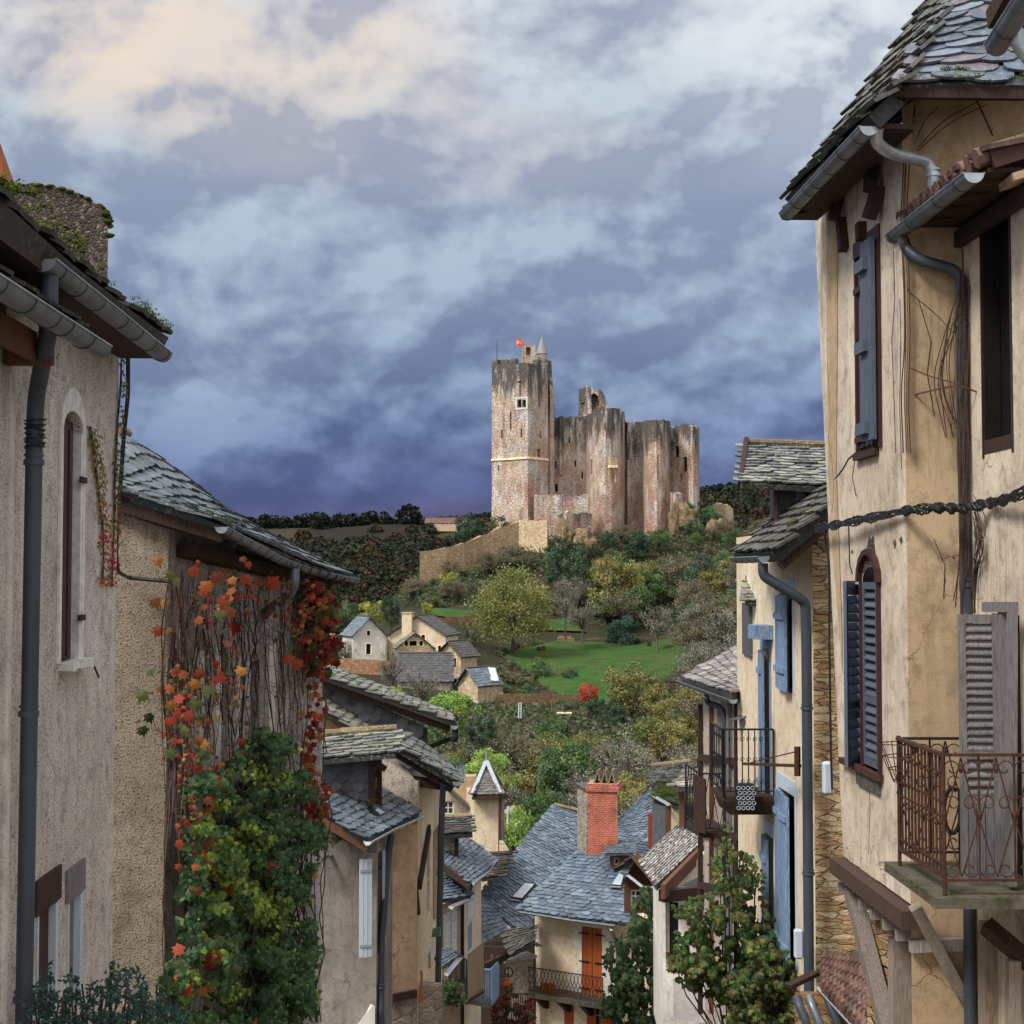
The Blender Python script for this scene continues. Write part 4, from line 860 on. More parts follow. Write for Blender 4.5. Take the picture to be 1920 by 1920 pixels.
hero('yellow', 800, 1125, 1160, 290, 'small yellow-green tree on the upper lawn', 26)
hero('yellow', 842, 1068, 1110, 315, 'yellowish tree under the boundary wall', 44)
hero('bright', 915, 1392, 1520, 130, 'bright green tree behind the pyramid-roofed turret', 120)
hero('bright', 850, 1290, 1400, 165, 'light green tree below the grey stone barn', 110)
hero('bright', 735, 1285, 1330, 190, 'light green shrub tree behind the slate-hung gable', 60)
hero('dark', 902, 1330, 1420, 160, 'dark blue-green tree under the ruined barn wall', 70)
hero('bare', 790, 1240, 1345, 205, 'bare black-trunked tree in front of the grey stone barn', 84)
hero('bare', 735, 1200, 1320, 212, 'leafless grey tree at the left of the grey stone barn', 60)
hero('bright', 965, 1500, 1640, 95, 'yellow-green bush tree between the turret and the blue slate roof', 90)
hero('green', 1290, 1370, 1420, 170, 'small green tree left of the iron balconies', 44)
hero('bare', 650, 1190, 1260, 236, 'thin bare tree left of the pink hamlet house', 50)
hero('bush', 940, 965, 1000, 350, 'pale green bush at the foot of the keep', 66)
hero('gbush', 1305, 942, 972, 360, 'ivy mound at the foot of the end tower', 70)
hero('gbush', 1335, 950, 985, 357, 'ivy mound on the ring wall right of the castle', 50)
keep_out = [(600, 1140, 735, 1300), (720, 1140, 862, 1325), (845, 1215, 950, 1340), (955, 1190, 1250, 1300), (915, 600, 1320, 968), (900, 960, 1030, 1010), (785, 1034, 812, 1080), (800, 1145, 905, 1162), (905, 1090, 1020, 1200), (1020, 1305, 1080, 1345), (966, 1310, 984, 1350)]
def blocked(px, y0, y1, rpx):
    for a_, b_, c_, d in keep_out:
        if px+rpx*.8 > a_ and px-rpx*.8 < c_ and y1 > b_ and y0+4 < d: return True
    return False
def scatter(n, pxr, Yr, mix, scr, lab, group, mind=.8):
    k = 0; tries = 0; pts = []
    while k < n and tries < n*60:
        tries += 1; px = rnd.uniform(*pxr); Y = rnd.uniform(*Yr); p = ground_pt(px, Y); key = rnd.choice(mix); sc = rnd.uniform(*scr); sp_ = F/Y
        yb = topx(p)[1]; r_ = PR[key]*sc
        if blocked(px, yb-PH[key]*sc*sp_, yb, r_*sp_): continue
        if any((p.x-q.x)**2+(p.y-q.y)**2 < (mind*(r_+q.z)*.5)**2 for q in pts): continue
        pts.append(Vector((p.x, p.y, r_))); plant(key, p, sc, lab[key] if isinstance(lab, dict) else lab, group); k += 1
LB = lambda where: dict(olive='olive-leaved tree '+where, green='green leafy tree '+where, dark='dark green tree '+where, bright='light green tree '+where, yellow='yellowing tree '+where, brown='brown half-bare tree '+where, bare='grey leafless tree '+where, teal='blue-green tree '+where, bush='low brownish bush '+where, gbush='low green bush '+where)
scatter(150, (780, 1500), (300, 350), ['bush', 'gbush', 'gbush', 'green', 'brown', 'bush', 'dark'], (.45, .85), LB('on the steep slope under the castle walls'), 'trees and bushes under the castle walls', .42)
scatter(60, (1030, 1560), (262, 318), ['brown', 'olive', 'green', 'dark', 'bare', 'green', 'olive'], (.7, 1.25), LB('on the hillside right of the castle slope'), 'trees on the right of the castle slope', .6)
scatter(60, (1200, 1560), (150, 262), ['brown', 'bare', 'bare', 'olive', 'brown', 'bare'], (.7, 1.2), LB('in the wooded hollow behind the right-hand houses'), 'trees in the hollow on the right', .6)
scatter(75, (800, 1400), (95, 185), ['bare', 'olive', 'olive', 'bare', 'green', 'brown', 'olive'], (.62, 1.0), LB('in the lower wood between the village roofs and the meadow'), 'trees of the lower wood', .6)
scatter(80, (770, 1060), (300, 336), ['bush', 'gbush', 'bush', 'brown'], (.5, 1.0), LB('on the slope below the boundary wall of the castle'), 'bushes below the boundary wall', .4)
scatter(40, (620, 1120), (186, 214), ['bush', 'gbush', 'olive', 'bare'], (.45, .8), LB('in the gardens below the hamlet'), 'trees in the hamlet gardens', .6)
scatter(26, (925, 1030), (225, 262), ['bush', 'gbush', 'gbush', 'bush'], (.5, 1.0), LB('on the bank between the hamlet and the meadow'), 'bushes on the bank beside the meadow', .5) if 0 else None
scatter(25, (560, 800), (255, 300), ['dark', 'green', 'olive', 'brown'], (.7, 1.1), LB('behind the hamlet'), 'trees behind the hamlet', .6)
for k in range(46):
    t_ = rnd.random(); Y = 219+65*t_; xl = float(np.interp(t_, [0, .3, .62, .8, 1], [1062, 1000, 938, 965, 1036]))
    if k % 3 == 0: xl = 1150+170*min(1, t_*2.2)-60*max(0, t_-.5)
    elif k % 3 == 1: Y = 217.5; xl = rnd.uniform(1040, 1160)
    plant(rnd.choice(['bush', 'gbush', 'gbush', 'bush']), ground_pt(xl+rnd.uniform(-9, 5), Y), rnd.uniform(.22, .6), 'small bush in the ragged hedge around the meadow', 'hedge bushes around the meadow')
for k in range(34):
    px_ = rnd.uniform(935, 1040); Y = rnd.uniform(221, 250); xl = float(np.interp((Y-219)/65, [0, .3, .62], [1062, 1000, 938]))
    if px_ < xl-6: plant(rnd.choice(['bush', 'gbush', 'bush']), ground_pt(px_, Y), rnd.uniform(.3, .8), 'brownish bush on the bank between the hamlet and the meadow', 'bushes on the bank beside the meadow')
# low undergrowth nobody could count
n = 95000; px = nr.uniform(560, 1640, n); Y = nr.uniform(120, 356, n); P_ = []; C_ = []
pal_ = np.array([(.080, .080, .046), (.05, .075, .034), (.085, .078, .052), (.07, .098, .036), (.04, .068, .036), (.09, .092, .05)])
for a_, b_ in zip(px, Y):
    if noise.noise(Vector((a_*.02, b_*.05, 0))) < -.45: continue
    p = ground_pt(a_, b_); y = topx(p)[1]
    if (900 < a_ < 1290 and 216 < b_ < 299) or blocked(a_, y-4, y+1, 2) and b_ > 215: continue
    k = int((noise.noise(Vector((a_*.015, b_*.06, 5)))+1)*3+nr.uniform(-1, 1)) % 6
    P_.append((p.x, p.y, p.z+nr.uniform(.05, 1.3))); C_.append(pal_[k]*nr.uniform(1.3, 2.3))
v, f, c = leafcloud(np.array(P_), nr.uniform(.16, .42, len(P_)), np.array(C_), .7)
tag(mk('undergrowth', v, f, c, M['leaf']), 'brambles and dry undergrowth covering the castle hillside', 'undergrowth', kind='stuff')
# ================================================================ LEFT HOUSES
SL = ((1, 1, 1), (1.15, 1.15, 1.2), (.8, .82, .85), (1.05, 1, .92))
SM = ((1, 1, 1), (1.3, 1.3, 1.25), (.7, .72, .72), (1.1, 1.05, .85), (.85, .9, .8))
def blob(mb, p, r_, c, q=rnd, n=9, fl=.5):
    G_ = []
    for i in range(6):
        a_ = math.pi*i/5; G_.append([Vector(p)+Vector((math.sin(a_)*math.cos(2*math.pi*k/n), math.sin(a_)*math.sin(2*math.pi*k/n), math.cos(a_)*fl))*r_*(1+.5*noise.noise(Vector((i*.7+p[0]*9, k*.7+p[1]*7, p[2]*5)))) for k in range(n)])
    mb.grid(G_, c, True)
def mossline(name, parent, a, b, n, r0, r1, seed=1, wob=.05, label=None):
    q = random.Random(seed); mb = MB(); a = Vector(a); b = Vector(b)
    for k in range(n):
        p = a.lerp(b, q.random())+Vector((q.uniform(-wob, wob), q.uniform(-wob, wob), q.uniform(0, wob)*.6)); R0 = q.uniform(r0, r1)
        for j in range(22):
            k_ = q.uniform(.5, 1.9); d = Vector((q.gauss(0, 1), q.gauss(0, 1), abs(q.gauss(0, .6)))).normalized(); shapeleaf(mb, p+d*R0*q.uniform(.5, 1), d+Vector((0, -.5, .3)), (q.gauss(0, 1), 0, q.gauss(0, 1)), R0*q.uniform(.14, .34), (k_, k_, k_*.8), IVY)
    o = part(name, mb, M['moss'], parent, False, label); o['kind'] = 'stuff'; return o
# ---- nearest house, only its edge and gutter in view
hA = thing('roughcast_house', 'grey roughcast house cut by the left frame edge, with a zinc gutter', 'house', (*SP(-2.47, 7), -4))
vp = VP(SP(-2.47, 4.6), SP(-2.47, 8.22)); mb = MB(); wall(mb, vp, 1.33, -6); part('wall', mb, M['rough_grey'], hA)
mb = MB(); vbox(mb, vp, (vp.w-.05, vp.w+.03, -6, 1.33), -.05, .012); part('corner_strip', mb, M['white_render'], hA)
gutter([S3(-2.1, 6, 1.33), S3(-2.1, 7.6, 1.335), S3(-2.1, 8.68, 1.34)], .085, hA)
mb = MB(); mb.beam(S3(-2.3, 6, 1.24), S3(-2.3, 8.05, 1.24), .03, .16); mb.beam(S3(-2.46, 8.05, 1.2), S3(-2.2, 8.05, 1.2), .05, .12); part('fascia', mb, M['wood_brown'], hA)
slates([[S3(-2.12, 5, 1.39), S3(-2.12, 8.4, 1.40)], [S3(-3.6, 5, 2.2), S3(-3.6, 8.4, 2.2)]], .25, .2, hA, M['slate_dark'], SM, .02, seed=3)
# ---- tall grey roughcast house
hB = thing('roughcast_house', 'tall pale grey roughcast house on the left with a narrow white-framed window', 'house', (*SP(-2.53, 10), -4))
vp = VP(SP(-2.53, 8.25), SP(-2.53, 11.05)); mb = MB()
w1 = vp.rect(112, 800, 150, 1243)
a0, a1 = w1[0], w1[1]; zt = w1[3]; arch = [(a0, w1[2]), (a0, zt)]+[(a0+(a1-a0)*(.5-.5*math.cos(math.pi*k/8)), zt+.13*math.sin(math.pi*k/8)) for k in range(1, 8)]+[(a1, zt), (a1, w1[2])]
w2 = vp.rect(66, 1715, 104, 1930); w3 = vp.rect(124, 1690, 150, 1900)
# outline order: counter-clockwise loops are reversed inside wall(), so give them ccw
wall(mb, vp, 1.72, -6, [arch[::-1], w2, w3], .11, .4); wB = part('wall', mb, M['rough_grey'], hB)
mb = MB(); e = .07
ring = lambda g_: [(a0-g_, w1[2]), (a0-g_, zt)]+[(a0-g_+(a1-a0+2*g_)*(.5-.5*math.cos(math.pi*k/8)), zt+(.13+g_*2.6)*math.sin(math.pi*k/8)) for k in range(1, 8)]+[(a1+g_, zt), (a1+g_, w1[2])]
r0_, r1_ = ring(.0), ring(.06)
for i in range(len(r0_)-1):
    f = [vp.P(*r0_[i], .0), vp.P(*r0_[i+1], .0), vp.P(*r1_[i+1], .0), vp.P(*r1_[i], .0)]; mb.hexa([q+vp.n*.001 for q in f]+[q+vp.n*.018 for q in f])
vbox(mb, vp, (a1-.055, a1-.004, w1[2], zt), -.1, .015)
fr_ = part('window_surround', mb, M['paint_white'], hB)
mb = MB(); vbox(mb, vp, (a0+.005, a1-.06, w1[2]+.01, zt+.07), -.07, -.04); vbox(mb, vp, (a0+.03, a0+.12, w1[2]+.03, zt), -.04, .012); vbox(mb, vp, (a0+.14, a0+.22, w1[2]+.03, zt), -.03, .02); sh_ = part('shutter', mb, M['paint_maroon'], hB)
for py in (900, 1158): mb = MB(); z_ = vp.zz(a1-.05, py); vbox(mb, vp, (a1-.12, a1+.02, z_-.02, z_+.02), .02, .04); part('hinge', mb, M['iron_rust'], sh_)
hole_dark(vp, (a0+.03, a1-.03, w1[2]+.02, zt), hB, -.12)
mb = MB()
for k in range(7): q0 = a0-.01+(a1-a0+.06)*k/7; vbox(mb, vp, (q0, q0+(a1-a0+.06)/7+.006, w1[2]-.045-rnd.uniform(0, .015), w1[2]+.001*k), .0, .07+rnd.uniform(0, .03))
part('sill', mb, M['paint_white'], hB)
mb = MB(); p_ = vp.P(a1+.03, w1[2]-.02, .03); mb.tube([p_, p_+vp.u*.12+vp.n*.02, p_+vp.u*.2+vp.n*.05-Vector((0, 0, .12))], .008, 5); part('shutter_catch', mb, M['iron_rust'], hB)
for r_, wd in ((w2, 1), (w3, 0)):
    mb = MB(); u0, u1, z0, z1 = r_; vbox(mb, vp, (u0-.05, u1+.05, z1-.01, z1+.20), -.02, .02); ln = part('lintel', mb, M['wood_grey'] if not wd else M['wood_dark'], hB)
    mb = MB(); vbox(mb, vp, (u1-.06, u1-.005, z0, z1-.02), -.1, .015); part('window_surround', mb, M['paint_pale'], hB); mb = MB(); vbox(mb, vp, (u0+.005, u0+.03, z0, z1-.02), -.1, .012); part('window_surround', mb, M['paint_pale'], hB)
    if wd: mb = MB(); planks(mb, vp, (u0+.03, u1-.06, z0, z1-.02), -.06, -.03, 3); part('shutter', mb, M['paint_maroon'], hB)
    else: mb = MB(); vbox(mb, vp, (u0+.03, u1-.06, z0, z1-.02), -.06, -.03); part('blind', mb, M['wood_grey'], hB)
# stone upper corner visible above the neighbour's gutter
vs_ = VP(SP(-2.52, 7.0), SP(-2.52, 8.26)); mb = MB(); wall(mb, vs_, 1.72, 1.30, (), .1, .4); part('upper_wall', mb, M['stone_dark'], hB)
rows = [[S3(-2.14, y, 1.74+.02*math.sin(y*3)) for y in (7.0, 8.2, 9.5, 10.95)], [S3(-2.7, y, 2.03) for y in (7.0, 8.2, 9.5, 10.9)], [S3(-4.6, y, 3.2) for y in (7.0, 8.2, 9.5, 10.9)]]
slates(rows, .26, .17, hB, M['slate_dark'], SM, .028, shape='rough', seed=5, under=.14)
mb = MB(); mb.beam(S3(-2.34, 7.0, 1.63), S3(-2.34, 10.9, 1.62), .3, .05)
for y in np.arange(7.2, 10.9, .45): mb.beam(S3(-2.2, y, 1.66), S3(-3.2, y, 2.05), .07, .09)
part('rafters', mb, M['wood_dark'], hB)
gutter([S3(-2.19, 7.78, 1.665), S3(-2.19, 9.3, 1.66), S3(-2.19, 10.98, 1.645)], .084, hB)
mossline('moss', hB, S3(-2.2, 7.0, 1.86), S3(-2.2, 8.6, 1.86), 34, .035, .085, 4, .08)
mossline('moss', hB, S3(-2.2, 8.6, 1.86), S3(-2.25, 10.9, 1.84), 16, .02, .05, 5, .06); mossline('moss', hB, S3(-2.16, 9.9, 1.80), S3(-2.16, 10.95, 1.79), 26, .03, .07, 6, .05)
x0_ = S3(-2.19, 7.92, 1.60)
downpipe([x0_, x0_-Vector((0, 0, .30)), S3(-2.36, 8.3, 1.0), S3(-2.375, 8.33, .8), S3(-2.41, 8.36, -5)], .047, hB, collars=[S3(-2.377, 8.335, .62), S3(-2.39, 8.345, -.78), S3(-2.40, 8.355, -2.35)])
mb = MB()
for k in range(7):
    a_ = rnd.uniform(0, 6); p_ = S3(-2.37, 8.32, .72+k*.025); mb.tube([p_+Vector((math.cos(a_+j*.8), math.sin(a_+j*.8), .12*math.sin(a_*3+j)))*.056 for j in range(8)], .006, 4)
part('cable_tie', mb, M['cable'], hB)
# round-shouldered chimney block behind the roof
ch = thing('stone_chimney', 'massive dark pebbled stone chimney with rounded shoulders behind the grey house roof', 'chimney', V(100, 500, 11.35)); vp = VP(pl(-40, 11.35, 400), pl(203, 11.35, 400)); mb = MB()
tp = [(-40, 352), (10, 346), (60, 345), (110, 352), (150, 365), (178, 380), (197, 396), (201, 412), (203, 440)]; tp = [(a_, b_+rnd.uniform(-2, 2)) for a_, b_ in tp]
wall(mb, vp, tp, 1.4, (), .2, .3); part('stack', mb, M['stone_dark'], ch)
mb = MB()
for (a_, b_), (c_, d_) in zip(tp[:-1], tp[1:]):
    for k in range(7): t_ = rnd.random(); p_ = vp.at(a_+(c_-a_)*t_, b_+(d_-b_)*t_)+Vector((0, rnd.uniform(0, .06), 0)); k_ = rnd.uniform(.6, 1.4); blob(mb, p_, rnd.uniform(.015, .04), (k_, k_*.9, k_))
part('moss', mb, M['moss'], ch, True)['kind'] = 'stuff'
mb = MB(); A = V(-30, 330, 11.4); B = V(6, 332, 11.4); mb.hexa([A, B, B+Vector((0, .3, 0)), A+Vector((0, .3, 0)), V(-30, 255, 11.4), V(-4, 256, 11.4), V(-4, 256, 11.6), V(-30, 255, 11.6)]); part('chimney_pot', mb, M['paint_orange'], ch)
# cable on the house corner and wall
def cable(name, label, pts, r_, mt='cable', rad=.06, wob=0):
    p = smoothpath(pts, rad); return tag(part(name, (lambda mb: (mb.tube(p, r_, 6), mb)[1])(MB()), M[mt], loc=p[0]), label, 'cable')
X_ = lambda px, py, o=.05, lat=-2.53: VP(SP(-2.53, 6), SP(-2.53, 12)).at(px, py)+Vector((o, 0, 0))
cable('wall_cable', 'thick black cable down the grey house corner and along the vine-covered gable', [V(240, 652, 11.15), V(240, 740, 11.15), V(232, 820, 11.15), V(224, 940, 11.15), V(217, 1040, 11.15), V(221, 1072, 11.3), V(240, 1083, 13.28), V(270, 1086, 13.28), V(318, 1090, 13.26)], .018)
cable('wall_cable', 'thin pale conduit down the corner beside the vine-covered gable', [V(207, 1100, 11.1), V(206, 1280, 11.1), V(200, 1400, 11.1), V(196, 1560, 11.1), V(194, 1660, 11.1), V(189, 1760, 11.1), V(187, 1860, 11.1)], .008, 'twig')
cable('wall_cable', 'black cable crossing from the grey house corner down to the ground', [V(210, 1090, 11.2), V(205, 1180, 11.2), V(201, 1390, 11.2), V(193, 1600, 11.2), V(188, 1840, 11.2)], .011)
jb = part('junction_box', (lambda mb: (mb.tube([V(189, 1782, 11.05), V(189, 1765, 11.05)], .022, 8), mb)[1])(MB()), M['cream'], loc=V(189, 1782, 11.05)); tag(jb, 'small cream junction box on the thin conduit at the lower left', 'junction box')
# ---- vine-covered house
hC = thing('vine_covered_house', 'tan roughcast house with sweeping slate roof, street side under creeper and ivy', 'house', V(315, 1900, 13.4))
ga = pl(150, 13.4, 1400); gb = pl(312, 13.4, 1400); gc = pl(604, 19, 1400)
vg = VP(ga, gb); vf = VP(gb, gc); mb = MB(); wall(mb, vg, [(150, 905), (230, 935), (280, 948), (312, 962)], -6.5, (), .1, .4); part('wall', mb, M['rough_tan'], hC)
mb = MB(); hl = [vf.rect(412, 1215, 428, 1470), vf.rect(345, 1660, 372, 1890), vf.rect(470, 1240, 486, 1420)]; wall(mb, vf, [(312, 985), (450, 1020), (604, 1080)], -7.5, hl, .2, .4); part('street_wall', mb, M['timber_wall'], hC)
for r_ in hl: hole_dark(vf, r_, hC, -.18)
mb = MB()
for px, py0, py1, w_ in ((402, 1215, 1470, .17), (440, 1230, 1440, .09), (503, 1210, 1400, .24), (330, 1180, 1420, .1), (370, 1220, 1400, .12)): u_, z_ = vf.uz(px, py0); mb = MB(); vbox(mb, vf, (u_-w_/2, u_+w_/2, vf.uz(px, py1)[1], z_), .002, .05); part('window_surround', mb, M['white_render'], hC)
e0, e1 = V(418, 985, 13.2), V(657, 1081, 19)
rows = [[e0, e0.lerp(e1, .33)+Vector((0, 0, -.03)), e0.lerp(e1, .66)+Vector((0, 0, -.045)), e1],
        [V(325, 950, 13.25), V(370, 952, 14.9), V(415, 960, 16.5), V(505, 1003, 18.8)],
        [V(226, 915, 13.3), V(300, 893, 15.2), V(350, 905, 16.8), V(428, 962, 18.4)],
        [V(150, 880, 13.4), V(225, 812, 15.5), V(240, 819, 17.0), V(345, 893, 18.2)]]
slates(rows, .27, .19, hC, M['slate'], ((.62, .66, .68), (.8, .82, .82), (.48, .5, .5), (.7, .74, .66)), .022, seed=8, under=.1, shape='rough')
mb = MB(); mb.beam(V(160, 895, 13.33)-Vector((0, 0, .13)), e0-Vector((0.05, -.1, .10)), .05, .15); mb.beam(vf.P(.2, .23, .1), vf.P(vf.w, -.12, .1), .2, .12)
for k in range(14): t_ = k/13; a_ = e0.lerp(e1, t_); b_ = rows[2][0].lerp(rows[2][3], t_); mb.beam(a_-Vector((0, 0, .10)), b_-Vector((0, 0, .16)), .08, .1)
part('rafters', mb, M['wood_dark'], hC)
mossline('moss', hC, V(385, 968, 13.25), V(425, 984, 13.35), 26, .02, .05, 9, .07); mossline('moss', hC, V(290, 935, 13.5), V(330, 950, 13.6), 9, .03, .06, 10, .06)
ridgecaps(rows[3][1]+Vector((0, 0, .03)), rows[3][2]+Vector((0, 0, .03)), .05, hC, M['ridge'], seed=2)
g0 = [V(415, 988, 13.1), V(470, 1019, 14.1), V(530, 1050, 15.6), V(590, 1071, 17.2), V(640, 1081, 18.6), V(667, 1085, 19.2)]
gutter(g0, .070, hC, straps=.33)
pp = V(552, 1066, 16.0); downpipe([pp, pp-Vector((0, 0, .18)), V(538, 1122, 16.1), V(505, 1140, 16.3), V(470, 1180, 16.4)], .055, hC, 'zinc', rad=.14)
mossline('moss', hC, V(480, 1010, 14.4), V(600, 1062, 17.4), 30, .015, .035, 12, .03)
# ---- creeper stems, creeper leaves, ivy
cr = thing('virginia_creeper', 'tangle of virginia creeper with orange and red leaves hanging over the tan roughcast house', 'creeper', V(400, 1900, 14.5)); mb = MB()
def fp(px, py, o=.1): return vf.at(px, py, o)
for k in range(95):
    px = rnd.choice([rnd.uniform(312, 345), rnd.uniform(315, 600), rnd.uniform(330, 400), rnd.uniform(430, 475), rnd.uniform(515, 590)]); y0 = rnd.uniform(1060, 1150)+(px-320)*.06; y1 = rnd.uniform(1380, 1900) if px < 360 else rnd.uniform(1250, 1560); o = rnd.uniform(.03, .4); n = 9; x_ = px; P_ = []
    for i in range(n): P_.append(fp(x_+(i*.6 if px < 350 else 0), y0+(y1-y0)*i/(n-1), o+.06*math.sin(i*1.3+k))); x_ += rnd.uniform(-9, 9)
    mb.tube(P_, [rnd.uniform(.003, .009)]*n, 4, (rnd.uniform(.6, 1.7),)*3, False)
for k in range(520):     # cross twigs and curls
    px, py = rnd.uniform(320, 610), rnd.uniform(1080, 1540); o = rnd.uniform(.1, .5); a_ = rnd.uniform(0, 6.3); r_ = rnd.uniform(8, 26); cvt = rnd.uniform(-.5, .5)
    mb.tube([fp(px+math.cos(a_+cvt*j)*r_*j/3, py+math.sin(a_+cvt*j)*r_*j/3, o+.02*j) for j in range(6)], .003, 3, (rnd.uniform(.8, 2),)*3, False)
for k in range(150):     # hanging mass at the gutter end
    px, py = rnd.uniform(520, 630), rnd.uniform(1075, 1250); a_ = rnd.uniform(0, 6.3); r_ = rnd.uniform(8, 22)
    mb.tube([V(px+math.cos(a_+.4*j)*r_*j/3, py+math.sin(a_+.3*j)*r_*j/3, 18+rnd.uniform(-.6, .5)) for j in range(6)], .005, 3, (rnd.uniform(.5, 1.4),)*3, False)
part('stems', mb, M['stem'], cr)
CO = [(.50, .15, .035), (.55, .10, .035), (.60, .24, .05), (.45, .07, .03), (.62, .30, .09), (.50, .12, .03)]; CR = [(.46, .035, .02), (.36, .03, .02), (.50, .07, .03)]; CG = [(.12, .16, .04), (.16, .18, .05), (.20, .20, .06), (.07, .10, .035)]
def cleaf(mb, px, py, Y, s_, kind):
    c_ = rnd.choice({'o': CO, 'r': CR, 'g': CG}[kind]); k = rnd.uniform(.35, 1.05); c_ = tuple(x*k for x in c_)
    shapeleaf(mb, V(px, py, Y), (rnd.uniform(-.6, .7), -1, rnd.uniform(-.1, .8)), (rnd.uniform(-.7, .7), rnd.uniform(-.3, .3), -1), s_*F**-1*Y, c_, MAPLE, rnd.uniform(.1, .4))
LV = []
for t_ in """296 1050 24 o;362 1070 22 r;320 1078 20 g;330 1090 20 g;408 1082 26 o;412 1078 22 g;385 1098 24 o;382 1108 20 r;435 1087 18 o;433 1108 20 o;462 1085 24 o;456 1048 14 o;466 1058 14 o;512 1092 28 o;292 1130 22 o;308 1132 18 o;384 1138 14 o;412 1150 22 g;430 1148 26 o;418 1130 22 o;440 1176 26 r;372 1162 20 o;388 1166 14 r;296 1182 24 o;316 1181 14 o;330 1258 18 o;344 1264 20 o;375 1262 20 o;366 1282 22 o;392 1293 26 g;413 1272 24 r;282 1260 18 g;266 1304 26 g;305 1292 20 o;318 1290 18 o;335 1310 22 o;320 1322 22 o;352 1342 24 o;370 1322 24 g;378 1345 20 g;318 1352 18 r;332 1340 18 r;280 1345 20 g;268 1370 20 g;308 1376 16 o;326 1389 16 o;345 1370 22 g;382 1395 20 o;372 1390 20 o;318 1412 20 g;382 1415 22 g;452 1258 20 o;405 1245 14 r;465 1150 12 r;500 1155 12 r;370 1440 16 r;408 1470 20 g;390 1500 16 r;440 1455 22 g;385 1575 26 o;390 1612 26 o;336 1582 18 r;402 1560 20 g;366 1625 14 o;335 1625 14 o;370 1670 14 o;412 1736 28 g;358 1766 22 g;412 1762 20 g;335 1780 24 o;400 1800 34 r;416 1792 22 o;346 1852 30 r;380 1858 20 o;395 1850 20 o;440 1818 26 g;335 1808 20 g;508 1626 22 r;452 1390 14 r;540 1235 20 r;558 1244 22 o""".split(';'):
    a_, b_, c_, d_ = t_.split(); LV.append((float(a_), float(b_), float(c_), d_))
mb = MB()
for px, py, s_, kd in LV:
    q = fp(px, py, rnd.uniform(.5, .75)); cleaf(mb, px, py, q.y if px > 312 else 12.9, s_*.88, kd)
for k in range(520):
    cx, cy, sx, sy = rnd.choice([(345, 1320, 40, 70), (420, 1120, 60, 50), (350, 1400, 40, 70), (400, 1460, 50, 60), (385, 1600, 40, 70), (480, 1110, 70, 40), (560, 1150, 50, 60), (360, 1500, 30, 80), (430, 1260, 60, 80)]); px = rnd.gauss(cx, sx*.55); py = rnd.gauss(cy, sy*.6)
    if px < 250: continue
    q = fp(px, py, rnd.uniform(.4, .6)); cleaf(mb, px, py, q.y if px > 312 else 13.1, rnd.uniform(3.5, 9.5), rnd.choice('oorrgg'))
part('leaves', mb, M['leaf'], cr)
mb = MB()
for k in range(330):      # cluster at the gutter end
    px, py = rnd.gauss(600, 22), rnd.uniform(1095, 1265); px += (py-1180)*.05
    if px > 640-(abs(py-1180)*.12): continue
    kd = rnd.choice('rogo') if py < 1150 or px < 585 else rnd.choice('ggor'); cleaf(mb, px, py, 18.2+rnd.uniform(-.7, .3), rnd.uniform(9, 18), kd)
for k in range(110):
    py = rnd.uniform(1255, 1560); px = 570+rnd.gauss(14, 9)+8*math.sin(py*.03); cleaf(mb, px, py, 18+rnd.uniform(-.5, .2), rnd.uniform(7, 14), rnd.choice('rroo'))
for k in range(60): px, py = rnd.gauss(592, 14), rnd.gauss(1510, 30); cleaf(mb, px, py, 18.0+rnd.uniform(-.5, .2), rnd.uniform(8, 15), rnd.choice('gogr'))
part('leaves', mb, M['leaf'], cr)
def inpoly(x, y, P_):
    r_ = False
    for i in range(len(P_)):
        (x0, y0), (x1, y1) = P_[i-1], P_[i]
        if (y0 > y) != (y1 > y) and x < (x1-x0)*(y-y0)/(y1-y0)+x0: r_ = not r_
    return r_
iv = thing('ivy', 'dense green ivy covering the lower street side of the vine-covered house', 'ivy', V(480, 1950, 15.5))
IP = [(372, 1470), (400, 1442), (440, 1450), (470, 1400), (498, 1372), (540, 1376), (565, 1420), (590, 1480), (600, 1510), (606, 1560), (598, 1620), (578, 1680), (588, 1720), (596, 1780), (590, 1830), (600, 1870), (580, 1925), (318, 1925), (318, 1850), (335, 1820), (352, 1780), (360, 1700), (358, 1640), (372, 1560), (366, 1500)]
Vs = []; mb = MB(); n = 0; PA = []; CA = []; NA = []
while n < 21000:
    px, py = rnd.uniform(315, 612), rnd.uniform(1365, 1925)
    dns = noise.noise(Vector((px*.022, py*.022, 2)))+.5*noise.noise(Vector((px*.06, py*.06, 7)))
    if not inpoly(px+rnd.gauss(0, 5), py+rnd.gauss(0, 5), IP): continue
    if dns < -.16-.0*px or (px < 430 and dns < .0 and rnd.random() < .8) or (py < 1500 and dns < -.02): continue
    dep = .10+.38*(.5+dns)+rnd.random()**2*.25; q = vf.at(px, py, dep)
    yel = noise.noise(Vector((px*.012, py*.012, 4)))+(.25 if 380 < px < 520 and 1500 < py < 1800 else -.15)
    c_ = (.12, .165, .026) if yel > .1 and rnd.random() < .6 else rnd.choice([(.026, .060, .024), (.040, .082, .028), (.030, .062, .034), (.055, .09, .03)])
    if rnd.random() < .006: c_ = (.24, .28, .05)
    if rnd.random() < .003: c_ = (.45, .10, .04)
    k = rnd.uniform(.7, 3.4); PA.append(q); CA.append(tuple(x*k for x in c_)); n += 1
n1_ = 11000
for q, c_ in zip(PA[:n1_], CA[:n1_]): shapeleaf(mb, q, (rnd.uniform(-.2, 1.3), -1, rnd.uniform(-.2, 1.1)), (rnd.uniform(-.8, .8), 0, -1), rnd.uniform(.022, .058), c_, IVY, .2)
